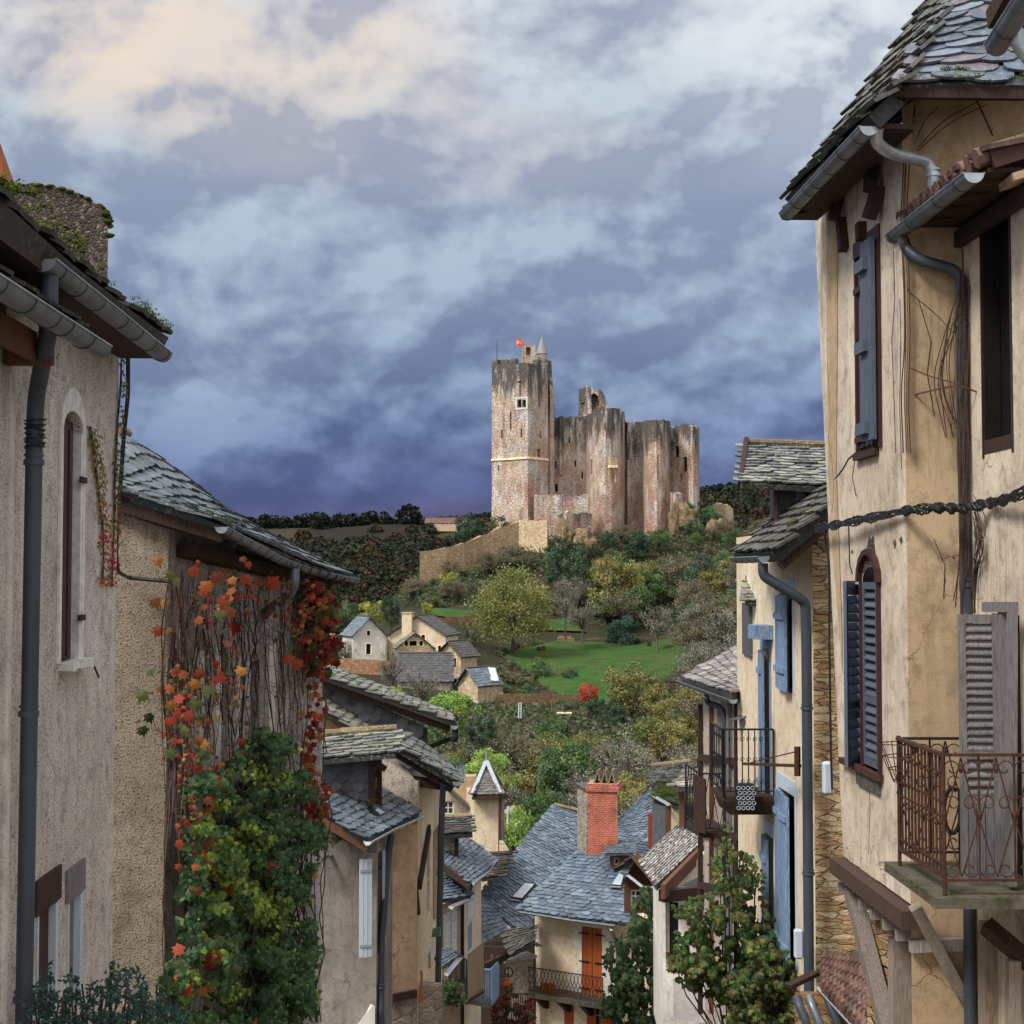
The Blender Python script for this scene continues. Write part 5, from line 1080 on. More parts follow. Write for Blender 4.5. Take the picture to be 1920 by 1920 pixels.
part('leaves', mb, M['leaf'], iv)
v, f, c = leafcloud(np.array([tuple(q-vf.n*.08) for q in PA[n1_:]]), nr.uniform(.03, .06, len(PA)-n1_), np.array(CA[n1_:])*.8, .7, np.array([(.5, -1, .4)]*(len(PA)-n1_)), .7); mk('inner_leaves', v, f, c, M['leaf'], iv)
mb = MB()
for k in range(60): px = rnd.uniform(380, 580); P_ = [vf.at(px+rnd.uniform(-12, 12), 1460+j*65)+vf.n*rnd.uniform(.05, .3) for j in range(8)]; mb.tube(P_, .008, 4, (1, 1, 1), False)
part('stems', mb, M['stem'], iv)
# narrow creeper on the grey house
nc = thing('wall_creeper', 'narrow strip of creeper turning from green to crimson on the tall grey roughcast house', 'creeper', X_(205, 1115)); mb = MB(); st = MB(); vB = VP(SP(-2.53, 6), SP(-2.53, 12))
path = [(166, 800), (172, 850), (177, 890), (183, 940), (190, 985), (192, 1040), (188, 1100)]; path2 = [(224, 640), (223, 720), (217, 800), (213, 880), (212, 960), (210, 1020), (206, 1100)]
for pt, wd, nn in ((path, 7, 420), (path2, 4, 300)):
    for k in range(nn):
        t_ = rnd.random()*(len(pt)-1); i = int(t_); t_ -= i; px = pt[i][0]+(pt[i+1][0]-pt[i][0])*t_; py = pt[i][1]+(pt[i+1][1]-pt[i][1])*t_; ww = wd*(1+.8*max(0, (py-960)/150)); px += rnd.gauss(0, ww*.6)
        red = (py-900)/200+rnd.gauss(0, .35); c_ = (.5, .03, .045) if red > .45 and rnd.random() < .75 else rnd.choice([(.20, .22, .04), (.28, .26, .05), (.14, .18, .035), (.42, .22, .10)])
        if pt is path2 and py < 960: c_ = (.16, .15, .045)
        kk = rnd.uniform(.7, 1.2); shapeleaf(mb, vB.at(px, py)+vB.n*rnd.uniform(.01, .06), (1, rnd.uniform(-1, .2), rnd.uniform(-.1, .7)), (rnd.uniform(-.3, .3), rnd.uniform(-1, 1), -1.2), rnd.uniform(.014, .030), tuple(x*kk for x in c_), IVY, .2)
    for k in range(3): st.tube([vB.at(a_+rnd.uniform(-2, 2), b_)+vB.n*.012 for a_, b_ in pt], .005, 4)
part('leaves', mb, M['leaf'], nc); part('stems', st, M['stem'], nc)
# sedum on the roof corner
sd2 = thing('roof_sedum', 'mossy sedum clump with pink flower heads on the gutter corner of the grey house', 'plant', S3(-2.2, 10.8, 1.8)); mb = MB(); st = MB()
for k in range(500): px = rnd.uniform(212, 284); py = 604+(px-212)*.33+rnd.gauss(0, 6)-6*math.sin((px-212)/72*3.14); k_ = rnd.uniform(.5, 1.6); shapeleaf(mb, V(px, py, 10.6+rnd.uniform(-.1, .3)), (rnd.uniform(-1, 1), -1, rnd.uniform(-1, 1)), (0, 0, 1), rnd.uniform(.012, .026), tuple(x*k_ for x in (.085, .12, .025)), IVY)
part('leaves', mb, M['leaf'], sd2); mb = MB()
for k in range(15):
    px = rnd.uniform(212, 262); b_ = V(px, 600+(px-212)*.3, 10.7); t_ = V(px+rnd.uniform(-4, 6), 572+(px-212)*.25+rnd.uniform(-4, 6), 10.7); st.tube([b_, t_], .003, 3)
    for j in range(6): shapeleaf(mb, t_+Vector((rnd.uniform(-.02, .02), rnd.uniform(-.02, .02), rnd.uniform(-.01, .01))), (0, -1, .5), (0, 0, 1), .013, (.30, .12, .12), IVY)
part('flowers', mb, M['leaf'], sd2); part('stems', st, M['stem'], sd2)
# dark evergreen shrub, lower left
sh = thing('evergreen_shrub', 'blue-green glossy shrub in the lower left corner in front of the grey house', 'shrub', V(190, 2050, 8.4)); mb = MB(); st = MB()
TOP = [(40, 1870), (70, 1835), (95, 1800), (110, 1840), (140, 1812), (150, 1850), (190, 1835), (210, 1800), (240, 1815), (262, 1810), (278, 1850), (310, 1858), (335, 1890), (350, 1930)]
for k in range(3600):
    px = rnd.uniform(38, 350); i = max(j for j in range(len(TOP)) if TOP[j][0] <= max(px, 40)); i = min(i, len(TOP)-2); t_ = (px-TOP[i][0])/(TOP[i+1][0]-TOP[i][0]); yt = TOP[i][1]*(1-t_)+TOP[i+1][1]*t_; py = yt+rnd.random()**.75*150
    if noise.noise(Vector((px*.05, py*.05, 1))) < -.12+.0*(py-yt) and rnd.random() < .85: continue
    k_ = rnd.uniform(.5, 1.7); shapeleaf(mb, V(px, py, 8.35+rnd.uniform(-.35, .3)), (rnd.uniform(-1, 1), -1, rnd.uniform(-.2, 1.4)), (rnd.uniform(-1, 1), 0, rnd.uniform(-.6, 1)), rnd.uniform(.014, .026), tuple(x*k_ for x in (.034, .080, .070)), [(0, -.9), (.3, -.4), (.32, .1), (0, 1), (-.32, .1), (-.3, -.4)], .3)
part('leaves', mb, M['leaf'], sh)
for k in range(50): px = rnd.uniform(70, 330); st.tube([V(190+(px-190)*.3, 2050, 8.4), V(px, 1950, 8.4), V(px+rnd.uniform(-15, 15), rnd.uniform(1840, 1900), 8.4)], .006, 4)
part('branches', st, M['bark'], sh)
# ================================================================ LEFT STREET HOUSES FARTHER DOWN
# slate-hung gable house (upper)
hD = thing('slate_hung_house', 'house with a big dark slate-hung gable and a projecting gutter above the left row', 'house', V(700, 1450, 33))
vp = VP(pl(540, 33, 1350), pl(796, 33, 1350)); mb = MB(); wall(mb, vp, [(540, 1262), (600, 1280), (700, 1322), (796, 1362)], V(0, 1520, 33).z, (), .1, .4); part('wall', mb, M['slate_wall'], hD)
def slatewall(vp, poly, tw, te, parent, mt, seed, pal=((1, 1, 1), (1.5, 1.5, 1.6), (.7, .7, .75)), top_f=None):
    q = random.Random(seed); mb = MB(); us = [p[0] for p in poly]; zs = [p[1] for p in poly]; z = min(zs); j = 0
    while z < max(zs):
        u = min(us)+(tw/2 if j % 2 else 0)
        while u < max(us):
            if inpoly(u, z+te*.6, poly):
                w_ = tw*.53; pts = [(-w_, te*1.5), (-w_, te*.5), (-w_*.75, te*.15), (0, -te*.1), (w_*.75, te*.15), (w_, te*.5), (w_, te*1.5)]; k = q.uniform(.6, 1.35); c_ = tuple(x*k for x in q.choice(pal))
                if q.random() < .05: c_ = tuple(x*2.6 for x in c_)
                lf = q.uniform(.012, .03); T_ = [vp.P(u+a_, z+b_, .045-b_/te*.018+lf*(1-b_/te/1.5)) for a_, b_ in pts]; mb.face(T_, c_)
                for e_ in range(1, 5): mb.face([T_[e_], T_[e_]-vp.n*.02, T_[e_+1]-vp.n*.02, T_[e_+1]], tuple(x*.5 for x in c_))
            u += tw*q.uniform(.95, 1.05)
        z += te; j += 1
    return part('slate_hanging', mb, mt, parent)
P_ = [vp.uz(*q) for q in ((560, 1275), (600, 1290), (700, 1330), (792, 1368), (794, 1430), (770, 1440), (560, 1440))]
slatewall(vp, P_, .24, .17, hD, M['slate_wall'], 3)
mb = MB(); vbox(mb, vp, (vp.w-.02, vp.w+.05, V(0, 1430, 33).z, V(0, 1366, 33).z), -.1, .08); part('corner_strip', mb, M['wood_dark'], hD)
slates([[V(852, 1352, 32.4), V(846, 1338, 36)], [V(570, 1252, 32.4), V(600, 1243, 36)]], .3, .2, hD, M['slate_grey'], ((.8, .85, .7), (1, 1, .9), (.6, .65, .6)), .03, shape='rough', seed=4, under=.12)
mb = MB(); mb.beam(V(570, 1262, 32.6), V(846, 1364, 32.6), .1, .22); part('verge_board', mb, M['wood_dark'], hD)
gutter([V(852, 1361, 32.2), V(846, 1350, 34.5), V(840, 1343, 36.5)], .1, hD, 'zinc'); q0 = V(855, 1366, 32.3); downpipe([q0, q0-Vector((0, 0, .25)), V(845, 1385, 32.8), V(798, 1404, 33.1), V(797, 1440, 33.1)], .05, hD, 'iron', rad=.1)
slates([[V(700, 1388, 30.5), V(705, 1372, 33)], [V(560, 1300, 30.5), V(580, 1290, 33)]], .28, .2, hD, M['slate_grey'], ((.8, .85, .7), (1, 1, .9), (.6, .65, .6)), .03, shape='rough', seed=14, under=.1)
mb = MB(); mb.beam(V(560, 1312, 30.6), V(700, 1398, 30.6), .1, .18); part('verge_board', mb, M['wood_brown'], hD)
vp = VP(pl(560, 30.8, 1400), pl(700, 30.8, 1400)); mb = MB(); wall(mb, vp, [(560, 1318), (700, 1404)], V(0, 1480, 31).z); part('gable_wall', mb, M['tan_render'], hD)
# red brick stack behind the creeper
bk_ = thing('brick_chimney', 'bright red brick stack half hidden by creeper leaves on the left', 'chimney', V(605, 1262, 36)); p = V(606, 1262, 36); mb = MB(); mb.box(p.x-.3, p.x+.22, 36, 36.6, p.z-1, V(606, 1190, 36).z); part('stack', mb, M['brick'], bk_)
# tan house with two roofs
hE = thing('tan_house', 'tall tan rendered house with lichened slate eaves, a slate-hung dormer and a long dark downpipe', 'house', V(780, 1900, 27))
a_, b_, c_ = pl(640, 26.6, 1600), pl(783, 25.9, 1600), pl(829, 30, 1600)
v1, v2 = VP(a_, b_), VP(b_, c_)
mb = MB(); wall(mb, v1, [(640, 1425), (720, 1420), (782, 1468)], -10.5, (), .2, .4); wl_ = part('wall', mb, M['old_white'], hE)
mb = MB(); hs = [v2.rect(800, 1590, 806, 1720), v2.rect(812, 1560, 820, 1740), v2.rect(802, 1790, 808, 1830)]; wall(mb, v2, [(782, 1466), (829, 1458)], -11, hs, .2, .4); part('street_wall', mb, M['cream'], hE)
for r_ in hs: window(v2, r_, hE, 'paint_grey', 1, 3, -.1, .05)
mb = MB(); planks(mb, v2, (hs[1][1]+.02, hs[1][1]+.55, hs[1][2], hs[1][3]), .02, .05, 4); part('shutter', mb, M['paint_maroon'], hE)
mb = MB(); mb.beam(v2.P(.0, -5.3, .04), v2.P(1.5, -4.6, .04), .05, .2); mb.beam(v1.P(v1.w-.2, -3.9, .02), v1.P(v1.w, -5.8, .02), .12, .14, Vector((0, 1, 0))); part('timber', mb, M['wood_dark'], hE)
slates([[V(866, 1468, 25.9), V(838, 1428, 31)], [V(727, 1385, 25.9), V(760, 1372, 30)]], .30, .2, hE, M['slate_old'], ((.55, .6, .55), (.8, .85, .75), (.4, .42, .4), (.9, .95, .9)), .03, shape='rough', seed=7, under=.12)
gutter([V(857, 1466, 25.7), V(865, 1452, 28.0), V(862, 1435, 30.8)], .09, hE)
mb = MB(); mb.beam(V(735, 1405, 26.1), V(850, 1478, 26.1), .12, .16); mb.beam(V(756, 1462, 26.3), V(846, 1474, 26.3), .2, .16); part('verge_board', mb, M['wood_dark'], hE)
downpipe([V(832, 1468, 26.0), V(829, 1500, 26.3), V(827, 1600, 26.3), V(818, 1980, 26.4)], .055, hE, collars=[V(825, 1640, 26.3), V(821, 1800, 26.3)])
mb = MB(); p0 = V(800, 1540, 26.5); mb.tube([V(790, 1462, 26.5), V(786, 1520, 26.5), V(784, 1550, 26.5), V(770, 1543, 26.4)], .02, 5); part('cable_run', mb, M['cable'], hE)
# flashing sheets
for nm, P4 in (('flashing', ((785, 1420), (815, 1438), (805, 1448), (778, 1430))),):
    mb = MB(); q = [V(x, y, 27.2) for x, y in P4]; mb.hexa([x-Vector((0, 0, .02)) for x in q]+q); part(nm, mb, M['zinc_lite'], hE)
# grey house in front of it
hF = thing('grey_rendered_house', 'grey stained house with a slate lean-to roof and one pale blue shutter', 'house', V(690, 1950, 24))
a_, b_, c_ = pl(540, 23.6, 1700), pl(706, 23.6, 1700), pl(783, 26.55, 1700)
v1, v2 = VP(a_, b_), VP(b_, c_)
hs = [v1.rect(694, 1600, 705, 1796)]
mb = MB(); wall(mb, v1, [(540, 1545), (612, 1560), (690, 1598), (706, 1600)], -10, (), .2, .4); part('wall', mb, M['grey_render'], hF)
h2_ = v2.rect(708, 1600, 717, 1790); mb = MB(); wall(mb, v2, -3.98, -9.5, [h2_], .2, .4, (.85, .85, .9), 0, v2.w*.36); part('side_wall', mb, M['grey_render'], hF)
mb = MB(); hx = VP(pl(733, 25.45, 1700), pl(782, 25.75, 1700)); wall(mb, hx, V(0, 1548, 25.6).z, V(0, 1890, 24.8).z, (), .2, .5); part('bay_wall', mb, M['tan_render'], hF)
mb = MB(); vbox(mb, hx, (0.02, hx.w-.02, V(0, 1900, 24.8).z, V(0, 1884, 24.8).z), -.5, .05); part('bay_beam', mb, M['wood_dark'], hF)
mb = MB(); wall(mb, VP(pl(700, 25.6, 1700), pl(830, 26.2, 1700)), V(0, 1880, 25).z, -12, (), .2, .4); part('lower_wall', mb, M['stone_grey'], hF)
hole_dark(v2, h2_, hF, -.15)
sx = VP(pl(673, 23.3, 1700), pl(697, 23.35, 1700)); mb = MB(); zt_, zb_ = V(0, 1610, 23.3).z, V(0, 1795, 23.3).z; planks(mb, sx, (0, sx.w, zb_, zt_), 0, .04, 3); vbox(mb, sx, (.01, sx.w-.01, zt_-.2, zt_-.16), .041, .055, (.6, .6, .6)); vbox(mb, sx, (.01, sx.w-.01, zb_+.16, zb_+.2), .041, .055, (.6, .6, .6)); part('shutter', mb, M['paint_pale'], hF)
mb = MB(); sy = VP(pl(716.5, 23.9, 1700), pl(719, 24.2, 1700)); planks(mb, sy, (0, sy.w, zb_+.02, zt_+.02), 0, .04, 1); part('shutter', mb, M['paint_pale'], hF)
slates([[V(692, 1573, 22.9), V(787, 1524, 25.6)], [V(560, 1492, 23.2), V(650, 1440, 26.5)]], .24, .15, hF, M['slate'], ((.65, .7, .75), (.9, .95, 1), (.5, .52, .55), (.75, .72, .7)), .022, shape='rough', seed=9, under=.1, var=.5)
mb = MB(); mb.beam(V(575, 1520, 23.1), V(690, 1590, 23.0), .08, .12); part('verge_board', mb, M['wood_brown'], hF)
gutter([V(689, 1578, 22.8), V(735, 1553, 24.1), V(788, 1530, 25.6)], .075, hF, 'zinc_lite')
downpipe([V(735, 1562, 24.0), V(728, 1600, 24.1), V(714, 1780, 23.8), V(714, 1980, 23.6)], .06, hF, collars=[V(714, 1852, 23.7)])
# moss covered wall head and lower left sheet
mossline('moss', hF, V(600, 1600, 23.3), V(645, 1562, 23.3), 26, .04, .09, 21, .06)
gutter([V(596, 1618, 23.2), V(620, 1602, 23.6), V(644, 1590, 24)], .04, hF, 'zinc')
mb = MB(); wall(mb, VP(pl(640, 23.5, 1900), pl(703, 23.5, 1900)), [(640, 1935), (668, 1925), (700, 1885), (703, 1886)], -10, (), .1, .2); part('porch', mb, M['white_render'], hF)
# slate-hung dormer
dm = VP(pl(604, 24.6, 1450), pl(700, 24.6, 1450)); mb = MB(); wall(mb, dm, V(0, 1418, 24.6).z, V(0, 1520, 24.6).z, (), .1, .3); dmr = part('dormer', mb, M['slate_wall'], hF)
P_ = [dm.uz(*q) for q in ((606, 1424), (696, 1424), (696, 1518), (640, 1498), (606, 1480))]; slatewall(dm, P_, .2, .15, dmr, M['slate_wall'], 8, ((1, 1, 1.05), (.8, .8, .85)))
slates([[V(578, 1427, 24.0), V(742, 1413, 24.0)], [V(592, 1380, 25.3), V(737, 1369, 25.3)]], .25, .16, dmr, M['slate_old'], ((1, 1, .95), (1.4, 1.4, 1.1), (.7, .75, .75)), .03, seed=12, under=.08, var=.5)
ridgecaps(V(590, 1377, 25.3), V(738, 1366, 25.3), .07, dmr, M['ridge'], seed=4)
mb = MB(); mb.beam(V(697, 1425, 24.5), V(697, 1515, 24.5), .1, .1, Vector((0, 1, 0))); mb.beam(V(708, 1424, 24.9), V(708, 1510, 24.9), .14, .1, Vector((0, 1, 0)), (1.4, 1.2, 1)); mb.beam(V(690, 1420, 24.5), V(722, 1442, 24.6), .1, .1); part('dormer_post', mb, M['wood_dark'], hF)
mb = MB(); q = [V(x, y, 24.1) for x, y in ((687, 1515), (705, 1530), (720, 1522), (698, 1508))]; mb.hexa([x-Vector((0, 0, .015)) for x in q]+q); part('flashing', mb, M['zinc_lite'], hF)
# ---- cluster beyond: turret house
hG = thing('turret_house', 'stone house with a pyramid-roofed turret edged in white and a brick quoin', 'house', V(905, 1640, 60))
a_, b_, c_, d_ = pl(873, 61, 1550), pl(889, 58.8, 1550), pl(934, 58.8, 1550), pl(946, 62, 1550); zb_ = V(0, 1720, 60).z; ze = V(0, 1490, 59).z
mb = MB()
for q0, q1 in ((a_, b_), (b_, c_)): wall(mb, VP(q0, q1), ze, zb_, (), .1, .4)
part('turret', mb, M['cream'], hG); mb = MB(); wall(mb, VP(c_, d_), ze, zb_, (), .1, .4); part('brick_quoin', mb, M['brick'], hG)
ap = V(912, 1431, 60.6); B4 = [V(883, 1490, 62), V(886, 1491, 58.4), V(938, 1490, 58.2), V(948, 1487, 62)]
tr_ = slates([[B4[1], B4[2]], [ap-Vector((.03, 0, 0)), ap+Vector((.03, 0, 0))]], .22, .22, hG, M['slate_dark'], ((1.6, 1.5, 1.4), (2, 1.9, 1.9)), .02, name='turret_roof', seed=3)
slates([[B4[2], B4[3]], [ap, ap+Vector((.05, 0, 0))]], .3, .22, hG, M['slate_dark'], ((1, 1, 1),), .02, name='turret_roof', seed=4); slates([[B4[0], B4[1]], [ap-Vector((.05, 0, 0)), ap]], .3, .22, hG, M['slate_dark'], ((1, 1, 1),), .02, name='turret_roof', seed=5)
mb = MB()
for q in B4[1:]: mb.beam(q+Vector((0, -.05, .08)), ap+Vector((0, -.05, .12)), .16, .04)
mb.tube([ap, ap+Vector((0, 0, .45))], .04, 6); part('hip_flashing', mb, M['zinc_lite'], hG)
mb = MB(); mb.beam(B4[1]-Vector((0, 0, .1)), B4[2]-Vector((0, 0, .1)), .25, .12); mb.beam(B4[2]-Vector((0, 0, .1)), B4[3]-Vector((0, 0, .1)), .25, .12); part('cornice', mb, M['wood_dark'], hG)
downpipe([V(941, 1494, 59.5), V(941, 1500, 59.6), V(940, 1590, 59.6)], .07, hG, 'zinc_lite')
vp = VP(pl(820, 60.5, 1550), pl(890, 60.5, 1550)); mb = MB(); hs = [vp.rect(829, 1502, 851, 1528)]; wall(mb, vp, [(820, 1470), (842, 1478), (878, 1510), (890, 1518)], zb_, hs, .2, .4); part('wall', mb, M['ochre'], hG); window(vp, hs[0], hG, 'paint_white', 2, 2, -.1, .06)
mb = MB(); mb.beam(V(826, 1466, 60), V(884, 1518, 60), .5, .14); part('roof_edge', mb, M['slate_dark'], hG)
mb = MB(); p0, p1 = V(846, 1560, 60.8), V(892, 1560, 60.8); wall(mb, VP((p0.x, p0.y), (p1.x, p1.y)), V(0, 1456, 60.8).z, zb_, (), .1, .8); part('chimney', mb, M['tan_render'], hG)
mb = MB(); wall(mb, VP(pl(936, 57.5, 1600), pl(958, 57.5, 1600)), [(936, 1576), (958, 1600)], zb_, (), .05, .2); part('annex_wall', mb, M['stone_far'], hG)
slates([[V(868, 1650, 52), V(940, 1645, 52)], [V(868, 1598, 55), V(962, 1596, 56)]], .35, .25, hG, M['slate_dark'], ((1, 1, 1), (1.6, 1.1, .9), (.7, .7, .7)), .05, name='annex_roof', shape='rough', seed=6, under=.1)
an = thing('tv_antenna', 'small white rooftop aerial behind the turret', 'aerial', V(952, 1545, 64)); mb = MB(); mb.tube([V(952, 1545, 64), V(952, 1512, 64)], .04, 5)
for k in range(5): mb.tube([V(944+k*4, 1528-k*2, 64), V(947+k*4, 1518-k*2, 64)], .03, 4)
mb.tube([V(943, 1525, 64), V(964, 1514, 64)], .03, 4); part('aerial', mb, M['paint_white'], an)
# ---- roof with little dormer, yellow wall, louvred shutters
hH = thing('yellow_house', 'pale yellow house with small blue shutter, stone dormer and white louvred shutters', 'house', V(880, 1950, 44))
v1 = VP(pl(815, 41, 1750), pl(866, 43, 1750)); v2 = VP(pl(864, 43, 1750), pl(902, 47, 1750))
z_ = lambda py, Y: V(0, py, Y).z
mb = MB(); h1_ = [v1.rect(829, 1716, 840, 1786), v1.rect(843, 1706, 853, 1788)]; wall(mb, v1, z_(1690, 42), z_(2000, 42), [], .1, .4); part('wall', mb, M['tan_render'], hH)
for r_ in h1_: mb = MB(); louvre(mb, v1, r_, .02, .07, 26, .05, mids=()); part('shutter', mb, M['paint_white'], hH)
mb = MB(); h2_ = v2.rect(877, 1737, 885, 1790); wall(mb, v2, z_(1655, 45), z_(2000, 45), [h2_], .15, .4); part('street_wall', mb, M['cream'], hH)
mb = MB(); planks(mb, v2, h2_, -.08, -.03, 3); part('shutter', mb, M['paint_blue'], hH); mb = MB(); vbox(mb, v2, (h2_[0]-.2, h2_[1]+.3, h2_[3]+.15, h2_[3]+.75), .0, .03); part('panel', mb, M['paint_white'], hH)
slates([[V(820, 1690, 40.5), V(884, 1680, 43)], [V(820, 1640, 42.5), V(858, 1632, 44.5)]], .3, .2, hH, M['slate'], ((.7, .75, .85), (.9, .95, 1)), .03, name='lower_roof', shape='rough', seed=21, under=.1)
gutter([V(846, 1700, 40.6), V(884, 1683, 43)], .09, hH, 'zinc_lite')
slates([[V(880, 1655, 42), V(935, 1616, 48)], [V(820, 1605, 44.0), V(862, 1560, 48.5)]], .3, .2, hH, M['slate'], ((.6, .62, .66), (.8, .82, .85), (.45, .46, .5)), .03, shape='rough', seed=22, under=.1)
gutter([V(885, 1655, 42), V(912, 1635, 45), V(927, 1613, 47.5)], .09, hH, 'zinc_lite'); mb = MB(); mb.beam(V(826, 1622, 43), V(884, 1663, 42), .1, .2); part('verge_board', mb, M['wood_dark'], hH)
vd = VP(pl(815, 45, 1590), pl(857, 45, 1590)); mb = MB(); wall(mb, vd, z_(1562, 45), z_(1640, 45), (), .1, .4); dd = part('dormer', mb, M['stone_grey'], hH); mb = MB(); mb.beam(V(856, 1562, 44.8), V(856, 1612, 44.8), .12, .12, Vector((0, 1, 0))); part('dormer_post', mb, M['wood_dark'], dd)
slates([[V(815, 1566, 44.3), V(886, 1563, 44.3)], [V(818, 1533, 46), V(880, 1531, 46)]], .3, .2, dd, M['slate_dark'], ((1, 1, 1), (1.5, 1.5, 1.4), (.7, .7, .7)), .04, shape='rough', seed=23, under=.12)
ridgecaps(V(818, 1532, 46), V(881, 1530, 46), .09, dd, M['ridge'], seed=8)
downpipe([V(867, 1668, 42.6), V(867, 1990, 42.6)], .055, hH, 'iron')
slates([[V(826, 1816, 33), V(856, 1796, 35)], [V(812, 1786, 34), V(838, 1776, 36)]], .25, .18, hH, M['slate'], ((.7, .75, .85), (1, 1, 1)), .03, name='porch_roof', seed=24, under=.1); gutter([V(838, 1825, 33), V(862, 1796, 35)], .07, hH, 'zinc_lite')
# balconies
def balcony_rail(mb, a, b, h, nb, r_=.012, rail=.022, pat='bars', c=(1, 1, 1), zlow=.08):
    a = Vector(a); b = Vector(b); Z = Vector((0, 0, 1)); d = b-a
    mb.beam(a+Z*h, b+Z*h, rail*2, rail*1.4); mb.beam(a+Z*zlow, b+Z*zlow, rail*1.4, rail); mb.tube([a, a+Z*h], rail, 6); mb.tube([b, b+Z*h], rail, 6)
    for k in range(1, nb):
        p = a+d*(k/nb)
        if pat == 'bars': mb.tube([p+Z*zlow, p+Z*h], r_, 5)
        elif pat == 'scroll':
            mb.tube([p+Z*zlow, p+Z*h], r_, 5); w_ = d.length/nb; u = d.normalized(); q = Vector((0, 0, 0))
            for zc in (.22, .55, .85): mb.tube([p+Z*(h*zc)+u*(math.cos(t_)*w_*.36*(1-t_/9))+Z*(math.sin(t_)*w_*.5*(1-t_/9)) for t_ in np.linspace(0, 6.3, 9)], r_*.7, 4)
        elif pat == 'wave':
            u = d.normalized(); w_ = d.length/nb; mb.tube([p+Z*(zlow+(h-zlow)*t_)+u*math.sin(t_*6.28)*w_*.5 for t_ in np.linspace(0, 1, 9)], r_, 4); mb.tube([p+Z*(zlow+(h-zlow)*t_)-u*math.sin(t_*6.28)*w_*.5 for t_ in np.linspace(0, 1, 9)], r_, 4)
    if pat == 'lattice':
        w_ = d.length/nb
        for k in range(nb): p = a+d*(k/nb); q = a+d*((k+1)/nb); mb.tube([p+Z*zlow, q+Z*h], r_, 4); mb.tube([q+Z*zlow, p+Z*h], r_, 4)
b1 = part('balcony', (lambda mb: (mb.hexa([V(838, 1846, 41), V(874, 1884, 38), V(908, 1862, 40), V(880, 1835, 44), V(838, 1842, 41), V(874, 1878, 38), V(908, 1856, 40), V(880, 1831, 44)]), mb)[1])(MB()), M['wood_dark'], hH)
mb = MB(); balcony_rail(mb, V(842, 1846, 40), V(876, 1872, 38.2), .95, 14); balcony_rail(mb, V(876, 1872, 38.2), V(907, 1848, 40.2), .95, 10); part('railing', mb, M['iron'], b1)
mb = MB(); A_, B_ = V(877, 1874, 38.1), V(908, 1848, 40.1); A1, B1 = V(876, 1790, 38.1), V(907, 1765, 40.1)
wv = VP((A_.x, A_.y), (B_.x, B_.y)); mb.hexa([A_, B_, B_+Vector((0, .03, 0)), A_+Vector((0, .03, 0)), A1, B1, B1+Vector((0, .03, 0)), A1+Vector((0, .03, 0))]); o = part('wicker_screen', mb, simple('wicker', (.34, .27, .18), (.15, .11, .07), .9, .1, 0, 40, 1, (1, 1, 3)), b1)
b2 = part('balcony', (lambda mb: (mb.hexa([V(872, 1882, 42), V(920, 1890, 41.5), V(934, 1872, 44), V(896, 1868, 45), V(872, 1876, 42), V(920, 1884, 41.5), V(934, 1866, 44), V(896, 1862, 45)]), mb)[1])(MB()), M['wood_grey'], hH)
mb = MB(); balcony_rail(mb, V(874, 1880, 42), V(920, 1886, 41.6), .98, 14, pat='bars'); balcony_rail(mb, V(920, 1886, 41.6), V(933, 1868, 44), .98, 8, pat='bars'); part('railing', mb, M['paint_blue'], b2)
mb = MB(); A_, B_ = V(921, 1884, 41.5), V(934, 1866, 43.9); mb.hexa([A_, B_, B_+Vector((.03, .01, 0)), A_+Vector((.03, .01, 0)), A_+Vector((0, 0, .9)), B_+Vector((0, 0, .9)), B_+Vector((.03, .01, .9)), A_+Vector((.03, .01, .9))]); part('side_panel', mb, M['paint_blue'], b2)
# green bracket lamp boxes on the tan house
sg = thing('green_sign', 'small green signboard on a bracket by the long dark downpipe', 'sign', V(817, 1755, 25.6)); mb = MB(); mb.hexa([V(809, 1758, 25.5), V(824, 1756, 25.7), V(827, 1754, 26.1), V(812, 1755, 26.0), V(811, 1742, 25.5), V(826, 1739, 25.7), V(827, 1738, 26.1), V(813, 1740, 26.0)]); part('board', mb, simple('green_enamel', (.03, .13, .09), (.02, .08, .06), .4, .5), sg)
ar = thing('aerial', 'small rake-shaped aerial on the wall below the green signboard', 'aerial', V(800, 1785, 25.8)); mb = MB()
for k in range(5): mb.tube([V(798, 1772+k*5, 25.6), V(812, 1766+k*5, 25.6)], .006, 4)
mb.tube([V(812, 1760, 25.6), V(812, 1795, 25.6)], .01, 4); part('rods', mb, M['zinc_lite'], ar)
hv = thing('high_vis_strip', 'orange cloth strip hanging from the bay corner of the tan house', 'cloth', V(789, 1860, 25.2)); mb = MB(); mb.grid([[V(787+math.sin(i)*1.5, 1820+i*10, 24.7), V(791+math.sin(i*1.3), 1820+i*10, 24.8)] for i in range(7)]); o = part('strip', mb, M['paint_orange'], hv); o.modifiers.new('t', 'SOLIDIFY').thickness = .01

mossline('moss', hF, V(640, 1500, 24.0), V(760, 1512, 24.8), 14, .02, .05, 112, .12); mossline('moss', hE, V(760, 1408, 26.2), V(850, 1452, 26.0), 26, .02, .06, 113, .12); mossline('moss', hD, V(590, 1258, 32.6), V(840, 1346, 32.6), 60, .03, .08, 114, .15)
